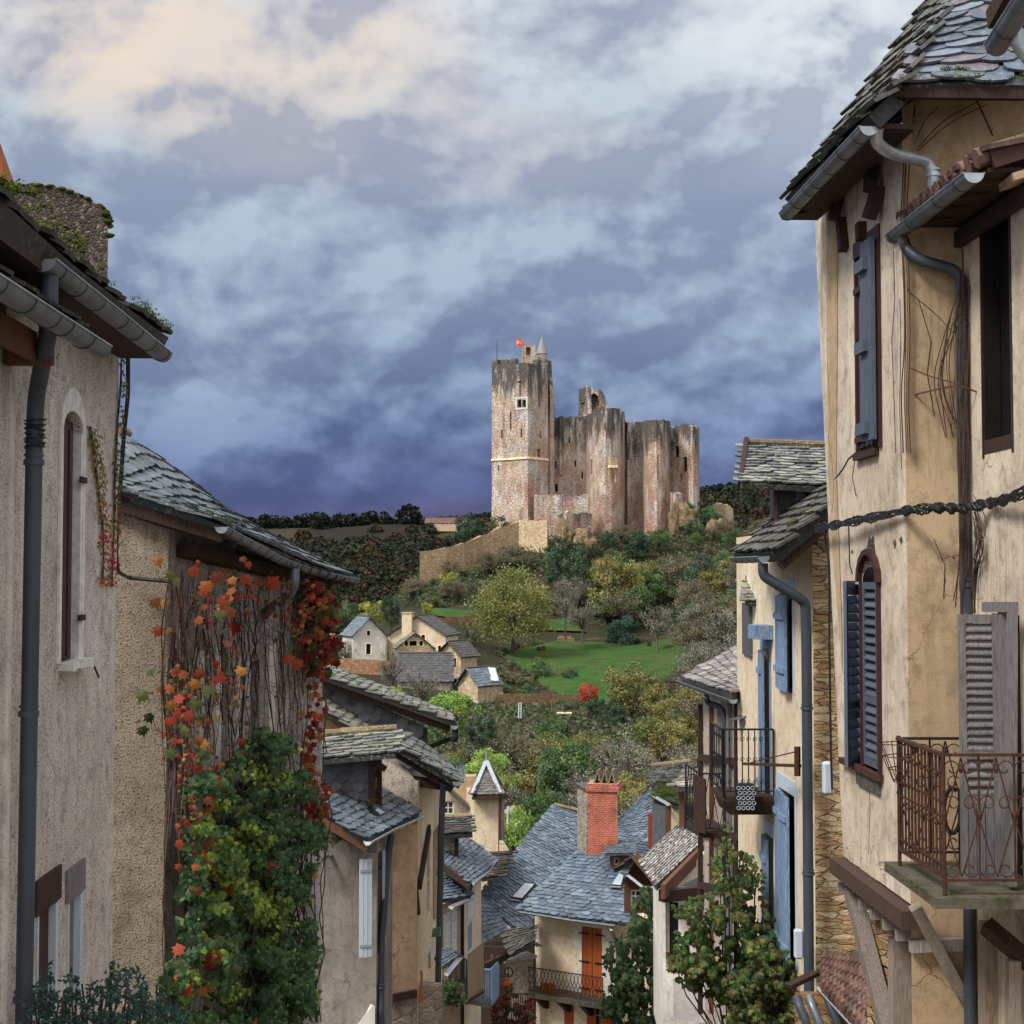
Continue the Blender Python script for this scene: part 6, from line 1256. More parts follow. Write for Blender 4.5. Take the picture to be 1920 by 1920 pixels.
# ================================================================ CENTRAL BLUE-SLATE HOUSE
zY = lambda py, Y: V(0, py, Y).z
hI = thing('blue_slate_house', 'cream house with huge blue slate roofs, an orange shuttered door and an iron balcony', 'house', V(1080, 1990, 51))
BL = ((.62, .70, .80), (.80, .88, .98), (.50, .57, .66), (.70, .78, .86), (.95, 1.0, 1.05))
a_, b_, c_ = pl(1003, 52.2, 1800), pl(1160, 50.6, 1800), pl(1232, 50.2, 1800)
v1, v2 = VP(a_, b_), VP(b_, c_); dr = v1.rect(1091, 1736, 1129, 1868); lo = [v1.rect(1058, 1882, 1076, 1960), v1.rect(1100, 1882, 1128, 1960)]
mb = MB(); wall(mb, v1, [(1003, 1718), (1160, 1738)], zY(2010, 51), [dr, lo[0], lo[1]], .2, .4); part('wall', mb, M['cream'], hI)
mb = MB(); wall(mb, v2, zY(1716, 50.4), zY(2010, 51), (), .1, .4); part('wall', mb, M['cream'], hI)
mb = MB(); w_ = (dr[1]-dr[0])/2; planks(mb, v1, (dr[0], dr[0]+w_-.01, dr[2], dr[3]), -.06, -.02, 2); sL = part('shutter', mb, M['paint_orange'], hI); mb = MB(); planks(mb, v1, (dr[0]+w_+.01, dr[1], dr[2], dr[3]), -.06, -.02, 2); sR = part('shutter', mb, M['paint_orange'], hI)
for sh_, u_ in ((sL, dr[0]-.1), (sR, dr[1]-.28)):
    for zf in (.12, .5, .9): mb = MB(); z_ = dr[2]+(dr[3]-dr[2])*zf; vbox(mb, v1, (u_, u_+.38, z_-.025, z_+.025), -.02, .02); part('hinge', mb, M['iron'], sh_)
mb = MB()
for u0, u1, z0, z1 in ((dr[0]-.30, dr[0], dr[3]-.75, dr[3]), (dr[1], dr[1]+.30, dr[3]-.7, dr[3]), (dr[0]-.12, dr[1]+.12, dr[3], dr[3]+.28)): vbox(mb, v1, (u0, u1, z0, z1), -.05, .012)
for sg, u in ((-1, dr[0]), (1, dr[1])):
    zt = dr[2]+1.15; q = [(u, dr[2]-.05), (u+sg*.52, dr[2]-.05), (u+sg*.5, dr[2]+.5), (u+sg*.06, zt), (u, zt)]; f_ = [v1.P(a, b, .012) for a, b in q]; bk2 = [p-v1.n*.06 for p in f_]; mb.face(f_); mb.face(bk2[::-1])
    for i in range(5): mb.face([f_[i], f_[(i+1) % 5], bk2[(i+1) % 5], bk2[i]])
    vbox(mb, v1, tuple(sorted((u, u+sg*.08)))+(zt, dr[3]-.76), -.05, .012)
part('door_surround', mb, M['white_render'], hI)
for r_, w in ((lo[0], 0), (lo[1], 1)):
    mb = MB(); planks(mb, v1, (r_[0], r_[0]+(.35 if w else r_[1]-r_[0]), r_[2], r_[3]), -.06, -.02, 2); part('shutter', mb, M['paint_orange'], hI)
    window(v1, r_, hI, 'paint_white', 2, 4, -.12, .05)
bm = MB(); r_ = lo[1]; planks(bm, v1, (r_[1]+.02, r_[1]+.4, r_[2], r_[3]), .01, .04, 2); part('shutter', bm, M['paint_orange'], hI)
# balcony
B0, B1 = v1.P(-.05, 0, .85), v1.P(v1.w-.35, 0, .85); zb0 = V(0, 1868, 51.5).z
mb = MB(); zz2 = zY(1852, 51.8)-.04
def bpt(u, o, z): return v1.P(u, z, o)
u_end = v1.w-.1; z0 = zY(1862, 51.2)
mb.hexa([bpt(-.1, .0, z0-.16), bpt(u_end, .0, z0-.16), bpt(u_end, .95, z0-.16), bpt(-.1, .95, z0-.16), bpt(-.1, 0, z0), bpt(u_end, 0, z0), bpt(u_end, .95, z0), bpt(-.1, .95, z0)]); bal = part('balcony', mb, M['slab'], hI)
mb = MB(); balcony_rail(mb, bpt(-.05, .9, z0), bpt(u_end-.05, .9, z0), .85, 22, .013, .02, 'wave'); balcony_rail(mb, bpt(-.05, .05, z0), bpt(-.05, .9, z0), .85, 5, .013, .02, 'wave'); part('railing', mb, M['iron_rust'], bal)
for k in range(4): mb = MB(); u = .4+k*.85; mb.hexa([bpt(u, 0, z0-.7), bpt(u+.16, 0, z0-.7), bpt(u+.16, .15, z0-.7), bpt(u, .15, z0-.7), bpt(u, 0, z0-.17), bpt(u+.16, 0, z0-.17), bpt(u+.16, .85, z0-.17), bpt(u, .85, z0-.17)]); part('bracket', mb, M['wood_dark'], bal)
fpot = thing('flower_pot', 'terracotta pots on the left end of the central iron balcony', 'flower pot', bpt(.75, .6, z0))
for du in (0, .28): mb = MB(); p = bpt(.7+du, .6, z0); mb.tube([p, p+Vector((0, 0, .26)), p+Vector((0, 0, .3))], [.09, .12, .135], 10); part('pot', mb, M['paint_orange'], fpot)
# roofs
slates([[V(974, 1707, 51.4), V(1072, 1722, 50.4), V(1172, 1732, 49.5)], [V(1083, 1598, 53.4), V(1125, 1600, 53.0), V(1190, 1612, 52.4)]],   .25, .17, hI, M['slate'], BL, .032, seed=31, under=.1)
slates([[V(896, 1688, 53.5), V(950, 1728, 52.8), V(1008, 1772, 52.1)], [V(968, 1600, 56.6), V(1018, 1628, 55.9), V(1076, 1660, 55.2)], [V(1040, 1510, 60), V(1080, 1524, 59.6), V(1140, 1556, 59)]],   .25, .17, hI, M['slate'], BL, .032, seed=32, under=.1)
slates([[V(1140, 1650, 53.6), V(1240, 1690, 52.4)], [V(1150, 1560, 57), V(1232, 1570, 56)], [V(1158, 1540, 59), V(1224, 1468, 59.5)]],   .25, .17, hI, M['slate'], BL, .032, seed=33, under=.1)
ridgecaps(V(1040, 1508, 60), V(1086, 1520, 59.6), .07, hI, M['ridge'], seed=3); ridgecaps(V(1196, 1484, 59), V(1224, 1470, 59.5), .06, hI, M['ridge'], seed=4)
mossline('moss', hI, V(976, 1704, 51.3), V(1010, 1694, 51.7), 30, .03, .07, 31, .12); mossline('moss', hI, V(1010, 1712, 51), V(1170, 1728, 49.6), 30, .02, .05, 32, .06)
gutter([V(972, 1709, 51.2), V(1072, 1725, 50.2), V(1152, 1735, 49.5)], .075, hI, 'zinc', straps=.6)
downpipe([V(1146, 1742, 49.6), V(1150, 1752, 50.0), V(1158, 1768, 50.3), V(1158, 1830, 50.4), V(1158, 2010, 50.4)], .06, hI, 'zinc', rad=.15); downpipe([V(1002, 1790, 51.9), V(1002, 2010, 51.9)], .06, hI, 'zinc')
mb = MB(); mb.tube([V(999, 1725, 51.9), V(1003, 1760, 51.9), V(1000, 1800, 51.9), V(1004, 1850, 51.9), V(1000, 1900, 51.9)], .02, 5); part('cable_run', mb, M['cable'], hI)
def skylight(P4, parent):
    q = [Vector(p) for p in P4]; n = (q[1]-q[0]).cross(q[3]-q[0]).normalized(); n = n if n.z > 0 else -n; mb = MB(); cc = sum(q, Vector())/4
    o = [p+n*.04 for p in q]; t_ = [p+n*.12 for p in q]; i_ = [p.lerp(cc, .12)+n*.125 for p in q]
    for k in range(4): j = (k+1) % 4; mb.face([o[k], o[j], t_[j], t_[k]]); mb.face([t_[k], t_[j], i_[j], i_[k]])
    s_ = part('skylight', mb, M['wood_dark'], parent); mb = MB(); g_ = [p.lerp(cc, .11)+n*.115 for p in q]; mb.hexa([p-n*.02 for p in g_]+g_); part('pane', mb, M['skyglass'], s_)
    mb = MB(); mb.beam(q[0]+n*.1+(q[0]-q[3])*.08, q[1]+n*.1+(q[1]-q[2])*.08, .12, .03); part('flashing', mb, M['zinc_lite'], s_)
def onroof(px, py, A, B, C):
    n = (B-A).cross(C-A); d = ray(px, py); return d*(A.dot(n)/d.dot(n))
A, B, C_ = V(950, 1728, 52.8), V(1018, 1628, 55.9), V(968, 1600, 56.6); skylight([onroof(x, y, A, B, C_) for x, y in ((957, 1688), (978, 1691), (1004, 1661), (984, 1658))], hI)
A, B, C_ = V(1072, 1722, 50.4), V(1172, 1732, 49.5), V(1125, 1600, 53.0); skylight([onroof(x, y, A, B, C_) for x, y in ((1146, 1664), (1166, 1666), (1172, 1645), (1162, 1640))], hI)
ck = thing('brick_chimney', 'tall red brick chimney on the blue slate roof, its left side rendered grey', 'chimney', V(1125, 1610, 53.5))
zt, zb = zY(1482, 53), zY(1625, 53); P0, P1, P2 = pl(1084, 54.6, 1550), pl(1102, 53, 1550), pl(1158, 52.8, 1550); dd_ = Vector((P0[0]-P1[0], P0[1]-P1[1], 0)); P3 = (P2[0]+dd_.x, P2[1]+dd_.y)
def prism(mb, P_, z0, z1, c=(1, 1, 1)): mb.hexa([(x, y, z0) for x, y in P_]+[(x, y, z1) for x, y in P_], c)
mb = MB(); prism(mb, [P1, P2, P3, P0], zb, zt); st = part('stack', mb, M['brick'], ck)
mb = MB(); g_ = .02; wv_ = VP(P0, P1); vbox(mb, wv_, (0, wv_.w-.005, zb, zt-.15), .002, .03); part('render_coat', mb, M['stone_grey'], ck)
mb = MB(); wv2 = VP(P1, P2); vbox(mb, wv2, (-.06, wv2.w+.06, zt-.02, zt+.12), -1.2, .07); vbox(mb, wv2, (-.02, wv2.w+.02, zt+.12, zt+.24), -1.1, .03); part('cornice', mb, M['brick'], ck)
for k in range(3):
    mb = MB(); u = wv2.w*(.22+.24*k); p0, p1, pt = wv2.P(u-.02, zt+.24, -.1), wv2.P(u+.22, zt+.24, -.1), wv2.P(u+.1, zt+.68, -.1); off = -wv2.n*.85
    mb.beam(p0+off*.5, pt+off*.5, .8, .05, Vector((1, 0, 0)) if False else wv2.n.cross(Vector((0, 0, 1)))); mb.beam(p1+off*.5, pt+off*.5, .8, .05, wv2.n.cross(Vector((0, 0, 1)))); part('cowl_tile', mb, M['ridge'], ck)
mb = MB(); vbox(mb, wv_, (-.1, wv_.w-.1, zt-.0, zt+.05), -.35, .1); vbox(mb, wv_, (.05, .15, zt-.15, zt), -.2, .0); part('cap_slab', mb, M['slate_dark'], ck)
dm2 = thing('dormer_window', 'tiny slate dormer beside the red brick chimney', 'dormer', V(1160, 1625, 52.4)); vp = VP(pl(1143, 52.2, 1600), pl(1180, 51.9, 1600)); mb = MB(); r_ = vp.rect(1150, 1608, 1160, 1622); wall(mb, vp, zY(1603, 52), zY(1650, 52), [r_], .1, .4); part('wall', mb, M['wood_brown'], dm2); window(vp, r_, dm2, 'paint_white', 1, 1, -.08, .04)
slates([[V(1134, 1602, 51.7), V(1186, 1600, 51.4)], [V(1150, 1578, 53.4), V(1188, 1576, 53.2)]], .22, .15, dm2, M['slate'], ((.7, .75, .8), (.9, .95, 1)), .02, seed=35, under=.06)
# lean-to and stone wall with lantern left of the house
hJ = thing('lean_to', 'dark lean-to with a sagging slate roof between the yellow house and the central house', 'lean-to', V(930, 1900, 50))
slates([[V(902, 1770, 48.6), V(950, 1745, 51.6)], [V(890, 1690, 50), V(926, 1700, 53)]], .28, .2, hJ, M['slate'], ((.5, .5, .55), (.65, .65, .7)), .03, seed=41, shape='rough', under=.1)
slates([[V(960, 1790, 49.5), V(1001, 1765, 50)], [V(940, 1745, 51), V(1000, 1735, 52)]], .28, .2, hJ, M['slate_dark'], SM, .03, seed=42, shape='rough', under=.1)
mb = MB(); wall(mb, VP(pl(895, 53, 1800), pl(956, 52.8, 1800)), zY(1775, 53), zY(2000, 53), (), .1, .3); part('back_wall', mb, M['wood_dark'], hJ)
mb = MB(); mb.beam(V(905, 1812, 49.5), V(957, 1788, 50.5), .15, .18); mb.beam(V(922, 1790, 49.8), V(922, 1835, 49.8), .06, .06, Vector((0, 1, 0)), (3, 3, 3)); mb.beam(V(912, 1822, 49.6), V(955, 1792, 50.5), .08, .1); part('beam', mb, M['wood_dark'], hJ)
sw = thing('stone_wall', 'pale rubble wall with a thin slate coping left of the orange-shuttered house', 'wall', V(975, 1950, 50.8)); mb = MB(); vp = VP(pl(948, 50.8, 1850), pl(1000, 51.4, 1850)); wall(mb, vp, zY(1800, 51), zY(2010, 51), (), .1, .4); part('stones', mb, M['stone_grey'], sw)
mb = MB(); vbox(mb, vp, (-.15, vp.w+.02, zY(1800, 51)+.003, zY(1800, 51)+.1), -.4, .2); part('coping', mb, M['slate_grey'], sw)
lp = thing('street_lamp', 'orange-hooded street lantern on a curled iron bracket left of the central house', 'street lamp', V(953, 1800, 46)); mb = MB()
mb.tube([V(953+math.cos(t_)*(8-t_*.5), 1822-math.sin(t_)*(9-t_*.6), 46) for t_ in np.linspace(-1.6, 5.2, 26)], .022, 5); mb.tube([V(936, 1830, 46), V(953, 1831, 46)], .02, 5); mb.tube([V(953, 1815, 46), V(953, 1834, 46)], .02, 5); part('bracket', mb, M['iron'], lp)
p = V(953, 1834, 46); mb = MB(); mb.tube([p+Vector((0, 0, .02)), p-Vector((0, 0, .08)), p-Vector((0, 0, .18))], [.04, .1, .165], 6); part('hood', mb, M['paint_orange'], lp)
m, t, b = mat('amber_glass', .15, .5); b.inputs['Base Color'].default_value = (.55, .22, .03, 1); mb = MB(); mb.tube([p-Vector((0, 0, .183)), p-Vector((0, 0, .48))], [.145, .085], 6); part('lantern_glass', mb, m, lp)
mb = MB(); mb.tube([p-Vector((0, 0, .481)), p-Vector((0, 0, .56))], [.085, .05], 6)
for k in range(6): a_ = k*math.pi/3; mb.tube([p+Vector((math.cos(a_)*.15, math.sin(a_)*.15, -.18)), p+Vector((math.cos(a_)*.09, math.sin(a_)*.09, -.48))], .01, 4)
part('frame', mb, M['iron_rust'], lp)
def leafbush(name, label, cat, poly, Y, n, size, cols, jit=.4, shp=IVY, group=None, dark=.3, holes=-.35, fs=.03, stems=20, yf=None):
    P_ = poly; xs = [p[0] for p in P_]; ys = [p[1] for p in P_]; root = thing(name, label, cat, V(sum(xs)/len(xs), max(ys), Y), group); mb = MB(); k = 0; tries = 0
    while k < n and tries < n*20:
        tries += 1; px, py = rnd.uniform(min(xs)-6, max(xs)+6), rnd.uniform(min(ys)-6, max(ys)+6)
        if not inpoly(px+rnd.gauss(0, 5), py+rnd.gauss(0, 5), P_): continue
        nn = .6*noise.noise(Vector((px*fs, py*fs, Y)))+.55*noise.noise(Vector((px*fs*2.7, py*fs*2.7, Y+3)))
        if nn < holes: continue
        y = (yf(px, py) if yf else Y)+nn*-jit*1.5+rnd.uniform(-jit, jit)*.6; c_ = rnd.choice(cols); kk = rnd.uniform(.6, 1.5)*(1+nn*.8)
        shapeleaf(mb, V(px, py, y), (rnd.uniform(-.8, .8), -1, rnd.uniform(-.3, 1.5)), (rnd.uniform(-.8, .8), 0, -1), rnd.uniform(*size), tuple(x*kk for x in c_), shp, .25); k += 1
    part('leaves', mb, M['leaf'], root); st = MB(); cx = sum(xs)/len(xs)
    for k in range(stems):
        a_, b_ = rnd.uniform(min(xs)+5, max(xs)-5), rnd.uniform(min(ys), max(ys))
        if inpoly(a_, b_, P_): st.tube([V(cx+(a_-cx)*.4, max(ys), Y+.2), V((a_+cx)/2+(a_-cx)*.3, (b_+max(ys))/2, Y+.1), V(a_, b_, Y)], .012, 4)
    part('stems', st, M['stem'], root); return root
leafbush('red_vine', 'crimson-leaved climber on the terrace railing below the orange lantern', 'climber', [(925, 1880), (945, 1850), (985, 1868), (1000, 1880), (1000, 1930), (925, 1930)], 45.5, 1100, (.05, .09), [(.25, .03, .03), (.10, .03, .03), (.06, .07, .03), (.03, .045, .02)])
tr2 = thing('terrace_railing', 'rusty railing among red leaves below the orange lantern', 'railing', V(980, 1940, 46.5)); mb = MB(); balcony_rail(mb, V(950, 1925, 46.5), V(1002, 1925, 46.8), 1.0, 12); part('rails', mb, M['iron_rust'], tr2)
leafbush('balcony_plants', 'dark green potted plants under the wicker-screened balcony', 'plants', [(826, 1850), (838, 1838), (862, 1850), (872, 1880), (850, 1885), (830, 1875)], 37, 800, (.03, .06), [(.04, .08, .03), (.07, .11, .03), (.03, .05, .03)])
# ================================================================ RIGHT HOUSES
hK = thing('ochre_house', 'tall ochre house on the right with grey shutters, jettied over timber struts', 'house', S3(3.45, 11.5, -5))
zj = -2.5
vf1 = VP(SP(3.45, 14.35), SP(3.45, 11.5)); vs1 = VP(SP(3.45, 11.5), SP(6.5, 11.5))
wA = vf1.rect(1606, 484, 1650, 852); wB = vf1.rect(1586, 1095, 1650, 1420)
mb = MB(); wall(mb, vf1, 3.42, zj, [wA, wB], .2, .4, lean=.85); part('street_wall', mb, M['ochre'], hK)
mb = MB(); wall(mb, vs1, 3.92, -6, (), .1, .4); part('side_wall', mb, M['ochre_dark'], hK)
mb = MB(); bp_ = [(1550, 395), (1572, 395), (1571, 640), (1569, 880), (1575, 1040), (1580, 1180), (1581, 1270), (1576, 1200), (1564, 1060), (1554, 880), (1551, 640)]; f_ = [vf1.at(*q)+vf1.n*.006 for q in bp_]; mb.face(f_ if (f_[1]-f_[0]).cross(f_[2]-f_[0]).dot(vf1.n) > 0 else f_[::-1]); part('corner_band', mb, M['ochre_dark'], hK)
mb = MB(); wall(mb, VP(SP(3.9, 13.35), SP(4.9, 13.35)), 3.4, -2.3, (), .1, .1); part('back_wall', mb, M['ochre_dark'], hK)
# upper window: frame, plank shutter and the outer leaf with battens
hole_dark(vf1, wA, hK, -.19)
mb = MB(); u0, u1, z0, z1 = wA; vbox(mb, vf1, (u0-.02, u1+.05, z1-.01, z1+.13), -.05, .02); vbox(mb, vf1, (u1+.0, u1+.05, z0-.0, z1-.01), -.05, .025); vbox(mb, vf1, (u0-.02, u0+.02, z0, z1-.01), -.04, .012); part('window_frame', mb, M['paint_maroon'], hK)
mb = MB(); m_ = u0+(u1-u0)*.40; planks(mb, vf1, (u0+.03, m_, z0+.05, z1-.04), -.05, -.015, 3, (.9, .8, .95)); s1 = part('shutter', mb, M['paint_grey'], hK)
for zf in (.17, .93): mb = MB(); z_ = z1-(z1-z0)*zf; vbox(mb, vf1, (u0-.05, m_-.04, z_-.025, z_+.025), -.014, .014); part('hinge', mb, M['paint_maroon'], s1)
mb = MB(); planks(mb, vf1, (m_+.12, u1+.02, z0+.06, z1+.04), .04, .075, 3, (.85, .9, 1.0)); s2 = part('shutter', mb, M['paint_grey'], hK)
for zf in (.1, .5, .9): mb = MB(); z_ = z1-(z1-z0)*zf; vbox(mb, vf1, (m_+.06, u1-.08, z_-.05, z_+.05), .077, .115, (.85, .9, 1.0)); part('batten', mb, M['paint_grey'], s2)
mb = MB(); vbox(mb, vf1, (u0+.02, u1-.05, z0-.06, z0+.0), -.1, .05); part('sill', mb, M['wood_dark'], hK)
# lower louvred window
u0, u1, z0, z1 = wB; hole_dark(vf1, wB, hK, -.19); md = (u0+u1)/2
mb = MB(); vbox(mb, vf1, (md+.02, md+.08, z0, z1+.02), -.05, .03); vbox(mb, vf1, (u1-.0, u1+.05, z0, z1+.02), -.05, .03); ar_ = [vf1.P(md+.05+(u1-md-.05)*(.5-.5*math.cos(math.pi*k/8)), z1+.02+.13*math.sin(math.pi*k/8), .004) for k in range(9)]; mb.face(ar_, (.2, .2, .2)); mb.face(ar_[::-1], (.2, .2, .2))
for i in range(8):
    a0, a1 = math.pi*i/8, math.pi*(i+1)/8; cu = (md+.05+u1)/2; rr = (u1-md)/2; q = [vf1.P(cu+math.cos(a_)*r_, z1+.02+math.sin(a_)*r_*.85, .006) for a_, r_ in ((a0, rr), (a1, rr), (a1, rr+.06), (a0, rr+.06))]; mb.hexa([x+vf1.n*.002 for x in q]+[x+vf1.n*.04 for x in q])
part('window_frame', mb, M['paint_maroon'], hK)
mb = MB(); louvre(mb, vf1, (md+.09, u1-.01, z0+.03, z1+.02), -.03, .02, 20, .045, (.8, .8, .85), (.36,)); part('shutter', mb, M['paint_grey'], hK)
vq = VP(pl(1582, 12.85, 1250), pl(1609, 13.15, 1250)); mb = MB(); louvre(mb, vq, (0, vq.w, z0-.02, z1+.03), 0, .03, 20, .035, (.9, 1, 1.2), (.32,)); part('shutter', mb, M['paint_grey'], hK)
mb = MB(); vbox(mb, vf1, (u0-.06, u1+.08, z0-.05, z0-.0), -.1, .06); part('sill', mb, M['iron_rust'], hK)
mb = MB(); vbox(mb, vf1, (u0+.42, u1-.0, z0-.17, z0-.06), .001, .03); part('sill_block', mb, M['slate_dark'], hK)
# timber stubs in the render, flaked patches
mb = MB(); Z1 = Vector((0, 1, 0))
for pts, w_ in ((((1583, 345), (1584, 412), (1590, 468)), .10), (((1640, 280), (1655, 350), (1652, 410)), .15), (((1622, 418), (1623, 450)), .10)):
    mb = MB()
    for (x0, y0), (x1, y1) in zip(pts[:-1], pts[1:]): a, b = vf1.at(x0, y0)+vf1.n*.03, vf1.at(x1, y1)+vf1.n*(.03 if (y1 > 420) else .10); mb.beam(a, b, w_, .09, vf1.n)
    part('timber', mb, M['wood_dark'], hK)
mb = MB()
for x, y0, y1, w_ in ((1678, 1010, 1030, .05), (1690, 1005, 1022, .03), (1598, 1030, 1036, .012)):
    mb = MB(); mb.face([vf1.at(x+dx, y)+vf1.n*.004 for dx, y in ((-3, y0+6), (0, y1), (3, y0+9), (1, y0))]); part('flaked_render', mb, M['stone_dark'], hK)
mb = MB(); mb.face([vf1.at(x, y)+vf1.n*.004 for x, y in ((1617, 1075), (1641, 1068), (1642, 1040), (1638, 1003), (1634, 1012), (1630, 1004), (1626, 1025), (1622, 1045), (1619, 1055))])
part('flaked_render', mb, M['stone_dark'], hK)
def crack(vp, pts, parent, w_=.006, mt='cable'):
    mb = MB(); P_ = [vp.at(x+rnd.uniform(-1, 1), y)+vp.n*.003 for x, y in pts]; mb.tube(P_, w_, 4); return part('crack', mb, M[mt], parent)
crack(vf1, [(1552, 680), (1556, 730), (1558, 780), (1555, 820), (1562, 870), (1565, 930), (1560, 960)], hK); crack(vf1, [(1564, 900), (1580, 880), (1592, 860), (1606, 848)], hK); crack(vf1, [(1675, 470), (1678, 560), (1672, 640), (1677, 760), (1680, 850)], hK, .003); crack(vf1, [(1688, 560), (1690, 640), (1687, 760), (1692, 880)], hK, .003); crack(vf1, [(1603, 860), (1598, 895), (1606, 930)], hK, .004); crack(vf1, [(1630, 1440), (1632, 1520), (1629, 1600)], hK, .003, 'brick'); crack(vs1, [(1722, 560), (1745, 640), (1738, 700), (1752, 780)], hK, .003); crack(vs1, [(1750, 1010), (1772, 1060), (1768, 1120)], hK, .003)
crack(vf1, [(1592, 985), (1594, 1060), (1598, 1075)], hK, .008)
# roof: eave over the street and steep hip above the side wall
R0_ = [S3(2.98, 10.75, 3.36), S3(3.0, 12.4, 3.42), S3(3.0, 13.65, 3.48)]; R1_ = [V(1690, 158, 11.0), S3(3.35, 12.4, 3.80), S3(3.35, 13.8, 3.9)]; R2_ = [V(1800, -20, 12.0), V(1780, -30, 12.6), V(1765, -30, 13.2)]
slates([R0_, R1_, R2_], .24, .16, hK, M['slate_dark'], SM, .03, seed=51, shape='rough', under=.13)
slates([[V(1706, 158, 10.9), V(1820, 156, 10.9), V(1960, 160, 10.9)], [V(1742, 95, 11.3), V(1840, 80, 11.3), V(1960, 80, 11.3)], [V(1826, -40, 12.0), V(1890, -60, 12.1), V(1980, -60, 12.1)]], .30, .14, hK, M['slate'], ((.75, .8, .9), (1.0, .75, .75), (.9, .9, .95), (.6, .65, .7), (1.15, 1.15, 1.15)), .022, seed=52, under=.12, var=.4)
mossline('moss', hK, V(1690, 150, 10.8), V(1915, 150, 10.8), 46, .012, .035, 51, .06); mossline('moss', hK, V(1766, 132, 10.85), V(1812, 132, 10.85), 30, .02, .03, 52, .035)
mb = MB(); mb.beam(S3(3.2, 10.9, 3.32), S3(3.2, 13.9, 3.36), .34, .04)
for y in np.arange(11.2, 14, .5): mb.beam(S3(3.02, y, 3.38), S3(3.7, y, 3.83), .08, .09)
mb.beam(V(1672, 172, 10.95), V(1960, 175, 10.95), .06, .10); part('rafters', mb, M['wood_dark'], hK)
gutter([S3(3.0, 10.8, 3.29), S3(3.0, 12.4, 3.31), S3(3.0, 13.55, 3.32)], .085, hK)
# far eave end with return board
mb = MB(); mb.beam(V(1486, 396, 13.5), V(1540, 388, 13.9), .14, .07); part('eave_board', mb, M['wood_dark'], hK)
p = V(1655, 262, 10.95)
downpipe([V(1645, 240, 10.9), V(1642, 265, 10.95), V(1665, 286, 11.1), V(1738, 304, 11.3), V(1750, 325, 11.3), V(1748, 365, 11.3)], .047, hK, 'zinc_lite', rad=.11, collars=[V(1750, 332, 11.3)])
# nearer recessed house with balcony
hL = thing('ochre_house', 'recessed ochre house at the right frame edge with a dark tall window and rusty balcony', 'house', S3(3.9, 10, -5))
vf2 = VP(SP(3.9, 11.48), SP(3.9, 8.2)); wC = vf2.rect(1843, 385, 1895, 850)
mb = MB(); dr = vf2.rect(1862, 1150, 1915, 1660); wall(mb, vf2, 2.75, -6.2, [wC, dr], .15, .4); part('street_wall', mb, M['ochre'], hL)
mb = MB(); u0, u1, z0, z1 = wC; vbox(mb, vf2, (u0-.03, u0+.0, z0-.04, z1), -.01, .008, (.5, .5, .5)); vbox(mb, vf2, (u1, u1+.03, z0-.04, z1), -.01, .008); vbox(mb, vf2, (u0+.001, u1-.001, z0-.01, z0+.09), -.12, .005); vbox(mb, vf2, (u0+.001, u0+.02, z0+.09, z1), -.12, -.0, (.25, .25, .25)); part('window_frame', mb, M['wood_dark'], hL); hole_dark(vf2, wC, hL, -.13)
hole_dark(vf2, dr, hL, -.14)
# open louvred shutter standing out from the wall, facing the viewer
so = VP(V(1797, 1300, 10.35).xy, V(1887, 1300, 10.35).xy); zt, zb, zm = V(0, 1152, 10.35).z, V(0, 1660, 10.35).z, V(0, 1490, 10.35).z
mb = MB(); louvre(mb, so, (0, so.w-.06, zm-.06, zt), 0, .035, 24, .045, (1.0, 1.0, 1.0), (.26,)); planks(mb, so, (.045, so.w-.105, zb+.08, zm-.02), .005, .03, 3, (1.0, 1.0, 1.1)); vbox(mb, so, (0, .045, zb, zm-.06), 0, .035, (1.1, 1.1, 1.1)); vbox(mb, so, (so.w-.105, so.w-.06, zb, zm-.06), 0, .035, (1.1, 1.1, 1.1)); vbox(mb, so, (.045, so.w-.105, zb, zb+.08), .002, .033, (1, 1, 1)); part('shutter', mb, M['wood_grey'], hL)
mb = MB(); mb.beam(V(1882, 1138, 10.3), V(1880, 1660, 10.3), .06, .08, Vector((0, 1, 0))); mb.beam(V(1850, 1138, 10.6), V(1900, 1138, 10.1), .07, .07); mb.beam(V(1898, 1138, 10.1), V(1896, 1660, 10.1), .05, .08, Vector((0, 1, 0))); part('door_frame', mb, M['wood_grey'], hL)
gutter([S3(3.45, 9.9, 2.70), S3(3.45, 11.0, 2.70), S3(3.45, 11.75, 2.70)], .085, hL)
downpipe([V(1693, 440, 11.55), V(1697, 465, 11.5), V(1722, 487, 11.4), V(1790, 506, 11.36), V(1803, 525, 11.36), V(1802, 600, 11.36), V(1812, 1150, 11.36), V(1820, 1990, 11.36)], .045, hL, rad=.14, collars=[V(1803, 612, 11.36), V(1812, 1100, 11.36)])
slates([[S3(3.48, 9.9, 2.79), S3(3.48, 11.7, 2.79)], [S3(5.6, 9.9, 3.45), S3(5.6, 11.45, 3.45)]], .16, .3, hL, M['tile'], ((1, 1, 1), (1.4, 1.3, 1.2), (.6, .6, .6)), .035, seed=55, shape='rough', under=.03)
mb = MB()
for k in range(11):
    y = 9.92+k*.165; mb.tube([S3(3.47, y, 2.80), S3(5.5, y, 3.44)], .07, 8, (rnd.uniform(.6, 1.6),)*3)
part('cover_tile', mb, M['tile'], hL)
mb = MB(); mb.beam(S3(3.55, 9.86, 2.78), S3(5.6, 9.86, 3.42), .05, .13, c=(1, 1, 1)); part('bargeboard', mb, M['paint_maroon'], hL)
mb = MB(); mb.beam(S3(3.7, 10.0, 2.66), S3(5.6, 10.0, 3.26), .3, .05, c=(.8, .8, .8)); part('soffit_plaster', mb, M['tan_render'], hL)
mb = MB()
